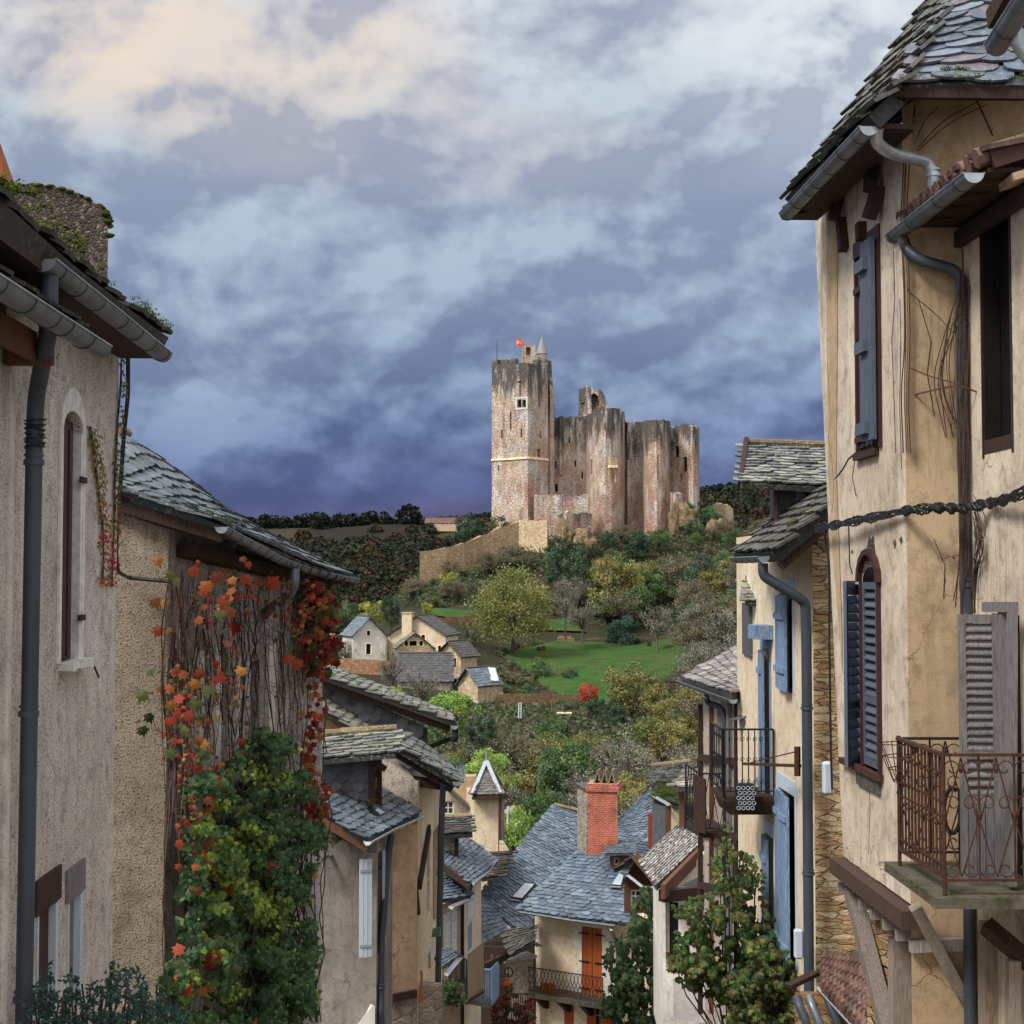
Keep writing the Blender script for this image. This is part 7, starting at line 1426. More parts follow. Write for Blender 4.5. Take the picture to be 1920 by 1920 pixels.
for y in np.arange(10.1, 11.6, .36): mb.beam(S3(3.5, y, 2.69), S3(3.95, y, 2.78), .07, .08)
mb.beam(S3(3.72, 9.9, 2.72), S3(3.72, 11.5, 2.72), .36, .03); mb.beam(S3(3.86, 9.9, 2.6), S3(3.86, 11.46, 2.6), .06, .12); part('rafters', mb, M['wood_dark'], hL)
mossline('moss', hL, S3(3.6, 9.9, 2.90), S3(4.6, 9.9, 3.2), 22, .012, .03, 61, .04)
# balcony: slab, side rails, scrolled front
bl = part('balcony', (lambda mb: (mb.hexa([S3(3.12, 9.84, -2.17), S3(3.95, 9.84, -2.17), S3(3.95, 11.1, -2.17), S3(3.14, 11.1, -2.17), S3(3.12, 9.84, -2.10), S3(3.95, 9.84, -2.10), S3(3.95, 11.1, -2.10), S3(3.14, 11.1, -2.10)]), mb)[1])(MB()), M['slab'], hL)
fl_z, nr_z = -2.06, -1.21
P_f, P_n = S3(3.2, 10.92, -2.1), S3(3.2, 9.92, -2.1)
mb = MB(); h_ = .92; nb = 13; Z = Vector((0, 0, 1))
mb.beam(P_f+Z*h_, P_n+Z*h_, .045, .02); mb.beam(P_f+Z*.12, P_n+Z*.12, .03, .015); mb.beam(P_f+Z*.2, P_n+Z*.2, .02, .012)
for k in range(nb+1):
    p = P_f.lerp(P_n, k/nb); mb.tube([p+Z*.12, p+Z*h_], .0085, 6)
    for zc in ((.45, .78) if k % 2 else (.47, .8)): mb.tube([p+Z*(zc-.015), p+Z*zc, p+Z*(zc+.015)], [.009, .015, .009], 6)
    if k < nb:
        q = P_f.lerp(P_n, (k+.5)/nb); u = (P_n-P_f).normalized()
        mb.tube([q+Z*(.56+.055*math.sin(t_))+u*(.03*math.cos(t_)) for t_ in np.linspace(0, 5.5, 9)], .005, 4); mb.tube([q+Z*(.16+.03*math.sin(t_))+u*(.03*math.cos(t_)) for t_ in np.linspace(0, 6.3, 8)], .004, 4)
for p in (P_f, P_n): mb.tube([p, p+Z*(h_+.02)], .014, 6)
rl = part('side_rail', mb, M['iron_rust'], bl)
def ironpanel(mb, a, b, h, n, Z=Vector((0, 0, 1))):
    a = Vector(a); b = Vector(b); u = (b-a); Lw = u.length; u.normalize(); mb.beam(a+Z*h, b+Z*h, .04, .018); mb.beam(a+Z*.1, b+Z*.1, .03, .014)
    w_ = Lw/n
    for k in range(n+1):
        p = a+u*w_*k; mb.tube([p+Z*.1, p+Z*h], .008, 5); mb.tube([p+Z*.5, p+Z*.53, p+Z*.56], [.009, .02, .009], 6)
        for sg in (-1, 1):
            for zc in (h-.09, .60, .17):
                r_ = .06; 
                if (k == 0 and sg < 0) or (k == n and sg > 0): continue
                mb.tube([p+u*sg*(r_-r_*(1-t_/9)*math.cos(t_))+Z*(zc+r_*(1-t_/9)*math.sin(t_)*(1 if zc > .3 else -1)) for t_ in np.linspace(0, 6, 12)], .0055, 4)
        if k < n:
            m_ = p+u*w_*.5; mb.tube([p+Z*.45, m_+Z*(h-.02)], .006, 4); mb.tube([p+u*w_+Z*.45, m_+Z*(h-.02)], .006, 4); mb.tube([p+Z*.5, m_+Z*.12], .006, 4); mb.tube([p+u*w_+Z*.5, m_+Z*.12], .006, 4); mb.tube([m_+Z*(h-.12), m_+Z*(h-.09), m_+Z*(h-.06)], [.009, .02, .009], 6)
mb = MB(); ironpanel(mb, P_n, S3(3.9, 9.92, -2.1), h_, 3); part('front_rail', mb, M['iron_rust'], bl)
mb = MB(); ironpanel(mb, P_f, S3(3.88, 10.92, -2.1), h_, 3); part('far_rail', mb, M['iron'], bl)
mb = MB(); q0 = S3(3.05, 10.95, -1.2); c_ = S3(3.02, 10.9, -1.25)
for k in range(4): mb.tube([S3(3.2-math.sin(t_)*.2*(1-k*.2), 10.92-.30*t_/3.14*1.0, -1.2-k*.09) for t_ in np.linspace(0, 3.14, 9)], .005, 4)
for k in range(5): t_ = .3+k*.6; mb.tube([S3(3.2-math.sin(t_)*.2, 10.92-.3*t_/3.14, -1.2), S3(3.2-math.sin(t_)*.08, 10.92-.3*t_/3.14, -1.47)], .004, 4)
wb = tag(part('wire_basket', mb, M['iron_rust'], loc=q0), 'empty wire flower basket hooked on the outer rail of the rusty balcony', 'basket')
mb = MB(); mb.tube([V(1786+math.cos(t_)*16, 1520+math.sin(t_)*42, 10.75) for t_ in np.linspace(.6, 5.2, 20)], .016, 6); mb.tube([V(1800, 1478, 10.8), V(1802, 1640, 10.8)], .016, 6); mb.tube([V(1778, 1475, 10.8), V(1800, 1482, 10.8)], .012, 6); wh = tag(part('wheel', mb, M['iron'], loc=V(1786, 1640, 10.75)), 'black curved iron frame leaning behind the rusty balcony beside the grey shutter', 'iron frame')
mossline('moss', hL, S3(3.1, 9.95, -2.12), S3(3.1, 11.0, -2.12), 24, .01, .03, 71, .05); mossline('moss', hL, S3(3.2, 9.86, -2.11), S3(3.9, 9.86, -2.11), 18, .01, .03, 72, .05)
# jetty: bressummer, joist ends, struts, infill, lower wall
mb = MB(); mb.beam(S3(3.40, 13.55, zj-.09), S3(3.40, 11.35, zj-.09), .13, .14, c=(1.6, 1.7, 1.8)); part('jetty_beam', mb, M['wood_dark'], hK)
for k in range(7): mb = MB(); y = 13.6-k*.36; mb.beam(S3(3.42, y, zj-.30), S3(4.0, y, zj-.28), .06, .09, c=(1.8, 1.7, 1.6)); part('joist', mb, M['wood_grey'], hK)
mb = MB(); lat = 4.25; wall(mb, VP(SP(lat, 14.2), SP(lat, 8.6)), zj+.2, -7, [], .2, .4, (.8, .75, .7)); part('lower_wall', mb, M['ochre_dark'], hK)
vl = VP(SP(lat, 14.2), SP(lat, 8.6)); lw = vl.rect(1702, 1790, 1760, 1985)
mb = MB(); vbox(mb, vl, (lw[0]-.05, lw[1]+.05, lw[2], lw[3]+.06), .002, .03); part('window_frame', mb, M['paint_maroon'], hK); mb = MB(); md = lw[0]+(lw[1]-lw[0])*.4; louvre(mb, vl, (lw[0], md, lw[2], lw[3]), .032, .06, 26, .04, (.5, .5, .6), ()); part('shutter', mb, M['paint_grey'], hK); mb = MB(); vbox(mb, vl, (md+.02, lw[1], lw[2], lw[3]), .031, .04); part('pane', mb, M['glass'], hK)
mb = MB(); vbox(mb, vl, (md+.01, md+.06, lw[2], lw[3]), .041, .06); vbox(mb, vl, (lw[1]-.05, lw[1], lw[2], lw[3]), .041, .06); part('window_frame', mb, M['paint_white'], hK)
def strut(a, b, w_, mt, parent, c=(1, 1, 1)): mb = MB(); mb.beam(a, b, w_, w_, Vector((1, 0, 0)), c); return part('strut', mb, M[mt], parent)
strut(V(1597, 1665, 13.3), V(1672, 1960, 12.6), .13, 'wood_grey', hK, (1.3, 1.15, 1.0)); strut(V(1716, 1700, 11.3), V(1815, 1885, 11.5), .09, 'white_render', hK, (.5, .46, .4));
strut(V(1690, 1760, 12.6), V(1690, 1980, 12.6), .18, 'wood_grey', hK, (1.7, 1.45, 1.2)); strut(V(1770, 1800, 11.9), V(1772, 1980, 11.9), .08, 'wood_grey', hK, (2.2, 2, 1.8)); strut(V(1862, 1730, 11), V(1862, 1990, 11), .16, 'wood_grey', hL, (1.6, 1.3, 1)); strut(V(1848, 1735, 10.5), V(1960, 1830, 10.2), .10, 'wood_dark', hL, (1.5, 1.4, 1.3)); strut(V(1900, 1800, 10.3), V(1900, 1990, 10.3), .08, 'wood_grey', hL, (1.6, 1.4, 1.2))
mb = MB(); mb.tube([V(1643, 1702, 12.2), V(1705, 1695, 11.7)], .008, 5); part('iron_bar', mb, M['iron_rust'], hK)
mb = MB(); ip = VP(V(1625, 1850, 13.15).xy, V(1690, 1850, 12.7).xy); wall(mb, ip, zj-.45, -7, (), .1, .3, (.8, .75, .7)); part('stone_infill', mb, M['stone'], hK)
# dormer corner piece top right
td = thing('dormer', 'dark dormer corner with its own zinc gutter and spout at the top right frame corner', 'dormer', V(1900, 110, 10.2)); gutter([V(1868, 84, 10.1), V(1960, -60, 9.2)], .10, td, cap=(False, False)); downpipe([V(1905, 55, 9.9), V(1908, 85, 9.9), V(1935, 118, 9.9)], .045, td, 'zinc_lite', rad=.1); mb = MB(); mb.beam(V(1890, 38, 10.3), V(1960, -90, 9.6), .3, .14); part('eave_board', mb, M['wood_dark'], td)
# dead creeper on the ochre houses
dc = thing('dry_creeper', 'leafless brown creeper stems climbing the downpipe and walls of the ochre houses', 'creeper', V(1815, 1150, 11.3)); mb = MB()
def tw(pts, r_=.006, n=1, j=2):
    for i in range(n): mb.tube(smoothpath([V(x+rnd.uniform(-j, j), y+rnd.uniform(-j, j), Y) for x, y, Y in pts], .15), r_*rnd.uniform(.6, 1.2), 4, (rnd.uniform(.7, 1.6),)*3)
for k in range(9): x = 1812+rnd.uniform(-16, 18); tw([(x+rnd.uniform(-8, 8), y, 11.30) for y in (rnd.randint(450, 620), 700, 850, 960, 1050, rnd.randint(1080, 1150))], .006)
for k in range(9): x = 1805; tw([(x+k*1.5, 520, 11.3), (1795+rnd.uniform(-20, 10), 600, 11.32), (1775+rnd.uniform(-30, 20), 700+rnd.uniform(-40, 40), 11.42), (1790+rnd.uniform(-20, 20), 820, 11.42)], .004)
tw([(1835, 735, 11.2), (1800, 722, 11.2), (1740, 735, 11.35), (1700, 745, 11.6), (1665, 744, 12)], .009); tw([(1800, 722, 11.2), (1740, 705, 11.35), (1706, 692, 11.4)], .008); tw([(1790, 625, 11.3), (1750, 585, 11.4), (1705, 548, 11.45), (1690, 520, 11.6), (1670, 518, 11.9)], .005)
for x in (1693, 1700, 1705, 1697): tw([(x, 300, 11.45), (x-6, 420, 11.45), (x+1, 520, 11.45), (x+3, 640, 11.45), (x-2, 740, 11.45), (x+2, 850, 11.44)], .005)
for a in ((1715, 270, 1760, 200), (1718, 280, 1830, 190), (1722, 285, 1850, 195), (1712, 265, 1725, 190), (1716, 240, 1720, 175), (1830, 185, 1860, 255)): tw([(a[0], a[1], 11.44), ((a[0]+a[2])/2-6, (a[1]+a[3])/2-12, 11.43), (a[2], a[3], 11.44)], .006)
for k in range(12): tw([(1826, 930+k*6, 11.2), (1840+rnd.uniform(-10, 14), 980+k*8, 10.9), (1822+rnd.uniform(-4, 14), 1060, 11.2), (1828, 1150, 11.2)], .004)
part('stems', mb, M['stem'], dc)
# bundled cable across the front
P_ = [V(x, y, Y) for x, y, Y in ((1528, 992, 14.0), (1560, 986, 13.3), (1620, 974, 12.4), (1700, 958, 11.35), (1760, 952, 11.2), (1800, 955, 11.1), (1850, 945, 10.9), (1885, 938, 10.4), (1925, 921, 9.9))]
P_ = smoothpath(P_, .3); mb = MB()
for k in range(7):
    ph = k*.9; q = []
    for i in range(len(P_)*3):
        t_ = i/3; j = min(int(t_), len(P_)-2); p = P_[j].lerp(P_[j+1], t_-j); a_ = i*.55+ph; r_ = .026+.016*math.sin(i*.5+k*1.7); q.append(p+Vector((0, math.cos(a_)*r_, math.sin(a_)*r_)))
    mb.tube(q, .0085, 5)
tag(part('cable_bundle', mb, M['cable'], loc=P_[0]), 'twisted bundle of black cables strung across the ochre houses', 'cable')
cable('wall_cable', 'black cable dropping from the cable bundle along the far edge of the ochre house', [V(1546, 1000, 13.95), V(1555, 1060, 13.9), V(1555, 1200, 13.9), V(1558, 1420, 13.9), V(1560, 1480, 13.9)], .010)
mb = MB(); p = V(1551, 1428, 13.95); mb.hexa([p+Vector(q) for q in ((-.045, -.05, -.30), (.045, -.05, -.30), (.045, .05, -.30), (-.045, .05, -.30), (-.045, -.05, 0), (.045, -.05, 0), (.045, .05, 0), (-.045, .05, 0))]); o = part('meter_box', mb, M['paint_pale'], loc=p); o.modifiers.new('b', 'BEVEL').width = .02; tag(o, 'white plastic meter box on the far edge of the ochre house', 'meter box')
mb = MB(); p = V(1497, 1742, 18.8); mb.hexa([p+Vector(q) for q in ((-.055, -.05, -.36), (.055, -.05, -.36), (.055, .05, -.36), (-.055, .05, -.36), (-.055, -.05, 0), (.055, -.05, 0), (.055, .05, 0), (-.055, .05, 0))]); o = part('meter_box', mb, M['paint_pale'], loc=p); o.modifiers.new('b', 'BEVEL').width = .02; tag(o, 'white plastic meter box low beside the vine and the blue shutters', 'meter box')
# ---- house with blue shutters
hM = thing('blue_shutter_house', 'narrow house with an exposed ochre stone side and peeling blue shutters', 'house', S3(4.5, 19, -7))
vf3 = VP(SP(4.5, 24.2), SP(4.5, 19)); vs3 = VP(SP(4.5, 19), SP(7.5, 19))
wins = [vf3.rect(1462, 1112, 1487, 1292), vf3.rect(1430, 1215, 1444, 1500), vf3.rect(1462, 1475, 1492, 1790), vf3.rect(1436, 1560, 1452, 1790)]
mb = MB(); wall(mb, vf3, .62, -7.5, wins, .15, .4); part('street_wall', mb, M['cream'], hM)
mb = MB(); wall(mb, vs3, [(1530, 1010), (1560, 985), (1700, 860)], -7.5, (), .1, .4); part('stone_wall', mb, M['stone'], hM)
for r_ in wins:
    hole_dark(vf3, r_, hM, -.14); mb = MB(); u0, u1, z0, z1 = r_
    q = [(u0-.12, z1), (u1+.12, z1), (u1+.12, z1+.22), (u0-.12, z1+.22)]; vbox(mb, vf3, (u0-.12, u1+.12, z1, z1+.2), .0, .012); vbox(mb, vf3, (u0-.1, u0, z0, z1), .001, .012); vbox(mb, vf3, (u1, u1+.1, z0, z1), .001, .012); part('window_surround', mb, M['paint_pale'] if r_ is not wins[1] else M['paint_blue'], hM)
    w_ = (u1-u0)/2
    for s_, o_ in ((0, .07), (1, .12)): mb = MB(); a_ = u0+s_*w_; planks(mb, vf3, (a_+.01, a_+w_-.01, z0+.02, z1-.02), o_-.04, o_, 3); vbox(mb, vf3, (a_+.02, a_+w_-.02, z1-.35, z1-.27), o_, o_+.03); vbox(mb, vf3, (a_+.02, a_+w_-.02, z0+.27, z0+.35), o_, o_+.03); part('shutter', mb, M['paint_blue'], hM)
mb = MB(); p = V(1430, 1185, 21.6); mb.hexa([p+Vector(q) for q in ((-.15, -.2, -.1), (.22, -.2, -.1), (.22, .4, -.1), (-.15, .4, -.1), (-.15, -.2, .1), (.22, -.2, .1), (.22, .4, .1), (-.15, .4, .1))]); part('corbel', mb, M['paint_blue'], hM)
e0, e1 = S3(3.85, 18.3, .30), S3(3.85, 21.0, .30); t0, t1 = S3(5.6, 18.3, 1.75), S3(5.6, 21.0, 1.75)
slates([[e0, e1], [t0, t1]], .26, .17, hM, M['slate_dark'], SM, .035, seed=61, shape='rough', under=.16)
mossline('moss', hM, e0+Vector((0, 0, .1)), t0+Vector((0, 0, .1)), 60, .015, .05, 81, .06)
mb = MB(); mb.beam(e0+Vector((.1, .1, -.18)), t0+Vector((0, .1, -.18)), .1, .12); mb.beam(S3(4.2, 18.5, .42), S3(4.2, 21.5, .42), .5, .06)
for y in np.arange(18.6, 21, .5): mb.beam(S3(3.9, y, .26), S3(4.7, y, .85), .09, .11)
mb.beam(V(1490, 992, 18.7), V(1535, 992, 18.9), .3, .16); part('rafters', mb, M['wood_dark'], hM)
gutter([S3(3.80, 18.6, .24), S3(3.80, 20.6, .25)], .09, hM, cap=(True, True)); p = S3(3.82, 18.75, .16)
downpipe([p, p-Vector((0, 0, .16)), V(1500, 1122, 18.75), V(1510, 1132, 18.78), V(1512, 1200, 18.78), V(1518, 1990, 18.78)], .065, hM, rad=.15, collars=[V(1513, 1330, 18.78), V(1516, 1640, 18.78)])
mb = MB(); mb.beam(V(1395, 1432, 21.0), V(1500, 1436, 18.9), .04, .04); mb.tube([V(1495, 1400, 18.85), V(1495, 1455, 18.85)], .04, 6); mb.tube([V(1400, 1432, 20.9), V(1498, 1408, 18.9)], .01, 4); part('bracket_arm', mb, M['iron_rust'], hM)
# slate dormer behind the verge
dn = part('dormer', (lambda mb: (wall(mb, VP(pl(1453, 20.6, 930), pl(1515, 20.6, 930)), zY(905, 20.6), zY(1000, 20.6), (), .1, .4), mb)[1])(MB()), M['slate_wall'], hM)
vw = VP(pl(1453, 20.6, 930), pl(1515, 20.6, 930)); slatewall(vw, [vw.uz(*q) for q in ((1455, 908), (1513, 908), (1513, 960), (1460, 975))], .26, .2, dn, M['slate_wall'], 5, ((1.3, 1.3, 1.4), (1, 1, 1)))
slates([[V(1388, 905, 20.1), V(1560, 914, 20.1)], [V(1398, 832, 21.6), V(1560, 838, 21.6)]], .20, .12, dn, M['slate_old'], ((.8, .85, .95), (1.1, 1.15, 1.2), (1.5, 1.5, 1.3), (.6, .65, .7)), .025, seed=62, under=.08, var=.5)
ridgecaps(V(1394, 829, 21.6), V(1560, 834, 21.6), .055, dn, M['ridge'], seed=7)
mb = MB(); mb.beam(V(1388, 908, 20.15), V(1400, 826, 21.6), .06, .12); mb.beam(V(1389, 910, 20.2), V(1540, 916, 20.2), .06, .08); mb.tube([V(1455, 912, 20.3), V(1456, 1010, 20.3)], .035, 6); part('dormer_trim', mb, M['wood_dark'], dn)
d3 = thing('dormer', 'tiny lichened slate dormer half hidden behind the blue shutter house', 'dormer', V(1412, 1180, 23)); slates([[V(1397, 1130, 22.6), V(1430, 1130, 22.6)], [V(1399, 1088, 23.4), V(1430, 1088, 23.4)]], .2, .13, d3, M['slate_old'], ((1, 1, .95), (1.4, 1.4, 1.1)), .025, seed=63, under=.06); ridgecaps(V(1398, 1084, 23.4), V(1430, 1084, 23.4), .05, d3, M['ridge'], seed=9); mb = MB(); mb.box(V(1404, 1130, 22.9).x, V(1440, 1130, 22.9).x, 22.9, 23.6, zY(1230, 23), zY(1131, 23)); part('wall', mb, M['slate_wall'], d3)
# ---- half-timbered house with iron balconies
hN = thing('balcony_house', 'old half-timbered house with two black iron balconies and a fan of grey slates', 'house', S3(4.6, 24.3, -9))
vf4 = VP(SP(4.62, 28.3), SP(4.62, 24.25)); vs4 = VP(SP(4.62, 24.25), SP(6, 24.25)); mb = MB(); hs = [vf4.rect(1345, 1330, 1362, 1400), vf4.rect(1330, 1570, 1345, 1640), vf4.rect(1372, 1590, 1390, 1700)]; wall(mb, vf4, -1.9, -9.5, hs, .2, .4); part('street_wall', mb, M['old_white'], hN); mb = MB(); wall(mb, vs4, -1.85, -9.5, (), .1, .4); part('side_wall', mb, M['old_white'], hN)
for r_ in hs: hole_dark(vf4, r_, hN, -.18)
for x, w_, mt in ((1317, .12, 'wood_dark'), (1338, .05, 'wood_brown'), (1372, .16, 'wood_grey'), (1386, .14, 'wood_dark'), (1398, .1, 'wood_grey')): mb = MB(); a, b = vf4.at(x, 1320)+vf4.n*.04, vf4.at(x, 1900)+vf4.n*.04; mb.beam(a, b, w_, .08, vf4.n); part('timber', mb, M[mt], hN)
for y in (1420, 1560, 1660): mb = MB(); mb.beam(vf4.at(1318, y)+vf4.n*.05, vf4.at(1395, y+10)+vf4.n*.05, .06, .12); part('timber', mb, M['wood_dark'], hN)
for x0, x1, y in ((1392, 1432, 1330), (1392, 1432, 1400)): mb = MB(); mb.beam(vs4.at(x0, y)+vs4.n*.04, vs4.at(x1, y)+vs4.n*.04, .08, .16); part('timber', mb, M['wood_grey'], hN)
slates([[V(1277, 1272, 28.2), V(1372, 1302, 23.8)], [V(1345, 1235, 28.8), V(1402, 1285, 24.4)], [V(1410, 1195, 29.6), V(1434, 1262, 25.0)]], .20, .20, hN, M['slate_grey'], ((1, .98, .98), (1.3, 1.25, 1.25), (.75, .74, .76), (1.05, .95, .92)), .03, seed=71, under=.1, shape='rough')
gutter([V(1375, 1312, 23.7), V(1330, 1296, 25.6), V(1273, 1276, 28.3)], .08, hN, 'zinc'); mb = MB(); mb.tube([V(1245, 1277, 28.3), V(1280, 1280, 28.3)], .02, 5); part('iron_bar', mb, M['iron_rust'], hN)
mb = MB(); mb.beam(V(1376, 1308, 24.0), V(1432, 1268, 25), .1, .16); part('verge_board', mb, M['wood_dark'], hN)
downpipe([V(1324, 1305, 26), V(1326, 1318, 26.2), V(1352, 1325, 26.0), V(1360, 1350, 25.9), V(1361, 1800, 25.9)], .05, hN, rad=.12)
slates([[V(1385, 1352, 23.6), V(1438, 1345, 23.2)], [V(1408, 1335, 24.2), V(1440, 1325, 24.2)]], .25, .16, hN, M['slate_grey'], SM, .03, name='canopy', seed=72, under=.06, shape='rough')
def boxbalcony(label_, pts, h, parent, pat, n1, n2, mt='iron', deck=.08):
    A, B, C_, D = [Vector(p) for p in pts]; mb = MB(); q = [A, B, C_, D]; mb.hexa([p-Vector((0, 0, deck)) for p in q]+q); b_ = part('balcony', mb, M['wood_dark'], parent, label=label_); mb = MB(); balcony_rail(mb, A, B, h, n1, .009, .018, pat); part('front_rail', mb, M[mt], b_); mb = MB(); balcony_rail(mb, A, D, h, n2, .009, .018, pat); part('side_rail', mb, M[mt], b_); return b_
A = V(1357, 1494, 21.3); B = V(1451, 1494, 21.3); bb = boxbalcony('upper balcony with scrolled black ironwork', [A, B, B+Vector((-.05, 1.0, 0)), A+Vector((-.04, 1.0, 0))], .95, hN, 'scroll', 8, 7)
mb = MB(); mb.hexa([A+Vector(q) for q in ((.1, .05, -.26), (.70, .05, -.26), (.66, .9, -.26), (.05, .9, -.26), (0, 0, -.085), (.71, 0, -.085), (.66, 1, -.085), (0, 1, -.085))]); part('corbel', mb, M['wood_dark'], bb)
pb = thing('planter_box', 'pale scalloped planter box hanging on the upper iron balcony', 'planter', V(1395, 1515, 21.15)); mb = MB(); p = V(1380, 1518, 21.15); mb.box(p.x, p.x+.25, 21.1, 21.26, p.z, p.z+.36); part('box', mb, M['iron'], pb)
mb = MB()
for i in range(4):
    for j in range(5): c_ = Vector((p.x+.03+i*.065+(j % 2)*.02, 21.095, p.z+.03+j*.07)); mb.tube([c_+Vector((math.cos(a_)*.026, 0, math.sin(a_)*.026)) for a_ in np.linspace(0, 6.28, 9)], .005, 4)
part('scallops', mb, M['paint_pale'], pb)
A = V(1312, 1562, 25.5); B = V(1368, 1562, 25.5); b2_ = boxbalcony('lower balcony with crossed wire lattice', [A, B, B+Vector((-.08, 1.5, 0)), A+Vector((-.08, 1.3, 0))], 1.0, hN, 'lattice', 3, 5)
mb = MB(); mb.hexa([A+Vector(q) for q in ((-.1, .0, .05), (.08, -.15, .0), (.10, -.12, .0), (-.08, .03, .05), (-.1, 0, 1.0), (.08, -.15, .92), (.10, -.12, .92), (-.08, .03, 1.0))]); part('shade_panel', mb, M['wood_dark'], b2_)
# ---- low roofs and pale house at the bottom
hO = thing('pale_bay_house', 'pale house with a sagging lauze stone roof and brown bargeboard above a vine', 'house', V(1290, 1990, 33))
v5 = VP(pl(1243, 33.5, 1800), pl(1330, 33.0, 1800)); mb = MB(); hb = v5.rect(1248, 1690, 1272, 1815); wall(mb, v5, zY(1668, 33.3), zY(2000, 33.3), [hb], .2, .4); part('wall', mb, M['white_render'], hO); hole_dark(v5, hb, hO, -.15)
mb = MB(); wall(mb, VP(pl(1225, 36.5, 1800), pl(1243, 33.5, 1800)), zY(1640, 34.5), zY(1960, 34), (), .1, .3); part('side_wall', mb, M['white_render'], hO)
mb = MB(); wall(mb, VP(pl(1262, 32.6, 1850), pl(1330, 32.2, 1850)), [(1262, 1835), (1330, 1842)], zY(1912, 32.5), (), .1, .4, (.8, .8, .85)); part('bay', mb, M['white_render'], hO)
slates([[V(1232, 1662, 32.0), V(1318, 1578, 36.5)], [V(1198, 1612, 34.2), V(1268, 1548, 38.5)]], .17, .15, hO, M['slate_grey'], ((1.3, 1.25, 1.15), (1.9, 1.8, 1.7), (.8, .75, .7), (1.6, 1.6, 1.65), (2.3, 2.2, 2.1)), .035, seed=75, under=.1, shape='rough')
mb = MB(); mb.beam(V(1243, 1672, 32.0), V(1322, 1590, 36.5), .10, .30); part('bargeboard', mb, M['wood_brown'], hO)
mb = MB(); mb.beam(V(1240, 1680, 32.4), V(1322, 1672, 33), .2, .25); mb.beam(V(1330, 1560, 33), V(1330, 1700, 33), .12, .12, Vector((0, 1, 0))); part('tie_beam', mb, M['wood_dark'], hO)
mb = MB(); wall(mb, VP(pl(1250, 33.6, 1640), pl(1325, 35.8, 1640)), [(1250, 1666), (1325, 1596)], zY(1675, 33.5), (), .1, .2); part('gable_wall', mb, M['cream'], hO)
hP = thing('gabled_dormer', 'brown-boarded gabled dormer with a white glazed window beside the blue slate roof', 'dormer', V(1200, 1720, 40)); v6 = VP(pl(1170, 40, 1660), pl(1222, 40, 1660)); wr = v6.rect(1182, 1668, 1212, 1706)
mb = MB(); wall(mb, v6, [(1168, 1650), (1192, 1612), (1222, 1655)], zY(1712, 40), [wr], .1, .3); part('wall', mb, M['wood_brown'], hP); window(v6, wr, hP, 'paint_white', 3, 3, -.06, .05)
slates([[V(1150, 1632, 39), V(1160, 1628, 42)], [V(1192, 1602, 39), V(1205, 1600, 42)]], .25, .17, hP, M['slate_dark'], SM, .03, seed=76, under=.08); slates([[V(1236, 1660, 38.6), V(1262, 1650, 42)], [V(1192, 1602, 39), V(1205, 1600, 42)]], .25, .17, hP, M['slate_grey'], SM, .03, seed=77, under=.08)
mb = MB(); mb.beam(V(1190, 1604, 38.7), V(1238, 1662, 38.4), .04, .22); part('bargeboard', mb, M['wood_brown'], hP); gutter([V(1176, 1640, 39.0), V(1204, 1662, 38.6), V(1232, 1664, 38.2)], .06, hP, 'zinc_lite')
hQ = thing('mossy_roof_house', 'dark little house with a mossy roof and rough lichened slates left of the balconies', 'house', V(1270, 1640, 42)); slates([[V(1222, 1478, 43), V(1300, 1472, 42)], [V(1222, 1440, 46), V(1290, 1432, 46)]], .3, .22, hQ, M['slate_old'], ((.6, .6, .6), (1, 1, 1), (.35, .35, .4)), .05, seed=78, shape='rough', under=.1); ridgecaps(V(1221, 1436, 46), V(1292, 1428, 46), .08, hQ, M['ridge'], seed=12)
slates([[V(1225, 1500, 40.5), V(1275, 1512, 39)], [V(1232, 1468, 43), V(1300, 1465, 42)]], .25, .18, hQ, M['slate_dark'], ((.8, 1.1, .5), (1, 1.4, .4), (1, 1, 1)), .04, seed=79, shape='rough', under=.1, moss=.3); mossline('moss', hQ, V(1232, 1495, 40.6), V(1272, 1492, 40.2), 60, .05, .12, 91, .25)
slates([[V(1262, 1478, 37.5), V(1300, 1476, 37)], [V(1290, 1446, 39), V(1316, 1440, 39)]], .35, .25, hQ, M['slate_grey'], ((2, 1.9, 1.8), (1.6, 1.5, 1.4)), .06, seed=80, shape='rough', under=.1)
gutter([V(1252, 1507, 38.8), V(1225, 1492, 40.4)], .07, hQ, 'zinc_lite'); mb = MB(); wall(mb, VP(pl(1222, 43, 1550), pl(1310, 41, 1550)), zY(1505, 42), zY(1660, 42), (), .1, .3); part('wall', mb, M['slate_wall'], hQ); mb = MB(); mb.beam(V(1278, 1478, 38), V(1278, 1590, 38), .12, .12, Vector((0, 1, 0))); part('post', mb, M['wood_brown'], hQ); mb = MB(); mb.beam(V(1219, 1525, 40), V(1219, 1590, 40), .1, .1, Vector((0, 1, 0)), (2, .8, .7)); part('post', mb, M['wood_brown'], hQ); mb = MB(); mb.beam(V(1253, 1510, 39), V(1253, 1560, 39), .14, .1, Vector((0, 1, 0))); part('post', mb, M['wood_brown'], hQ)
mb = MB(); wall(mb, VP(pl(1256, 39.5, 1540), pl(1280, 39.5, 1540)), zY(1508, 39.5), zY(1570, 39.5), (), .1, .2); part('porch_wall', mb, M['cream'], hQ)
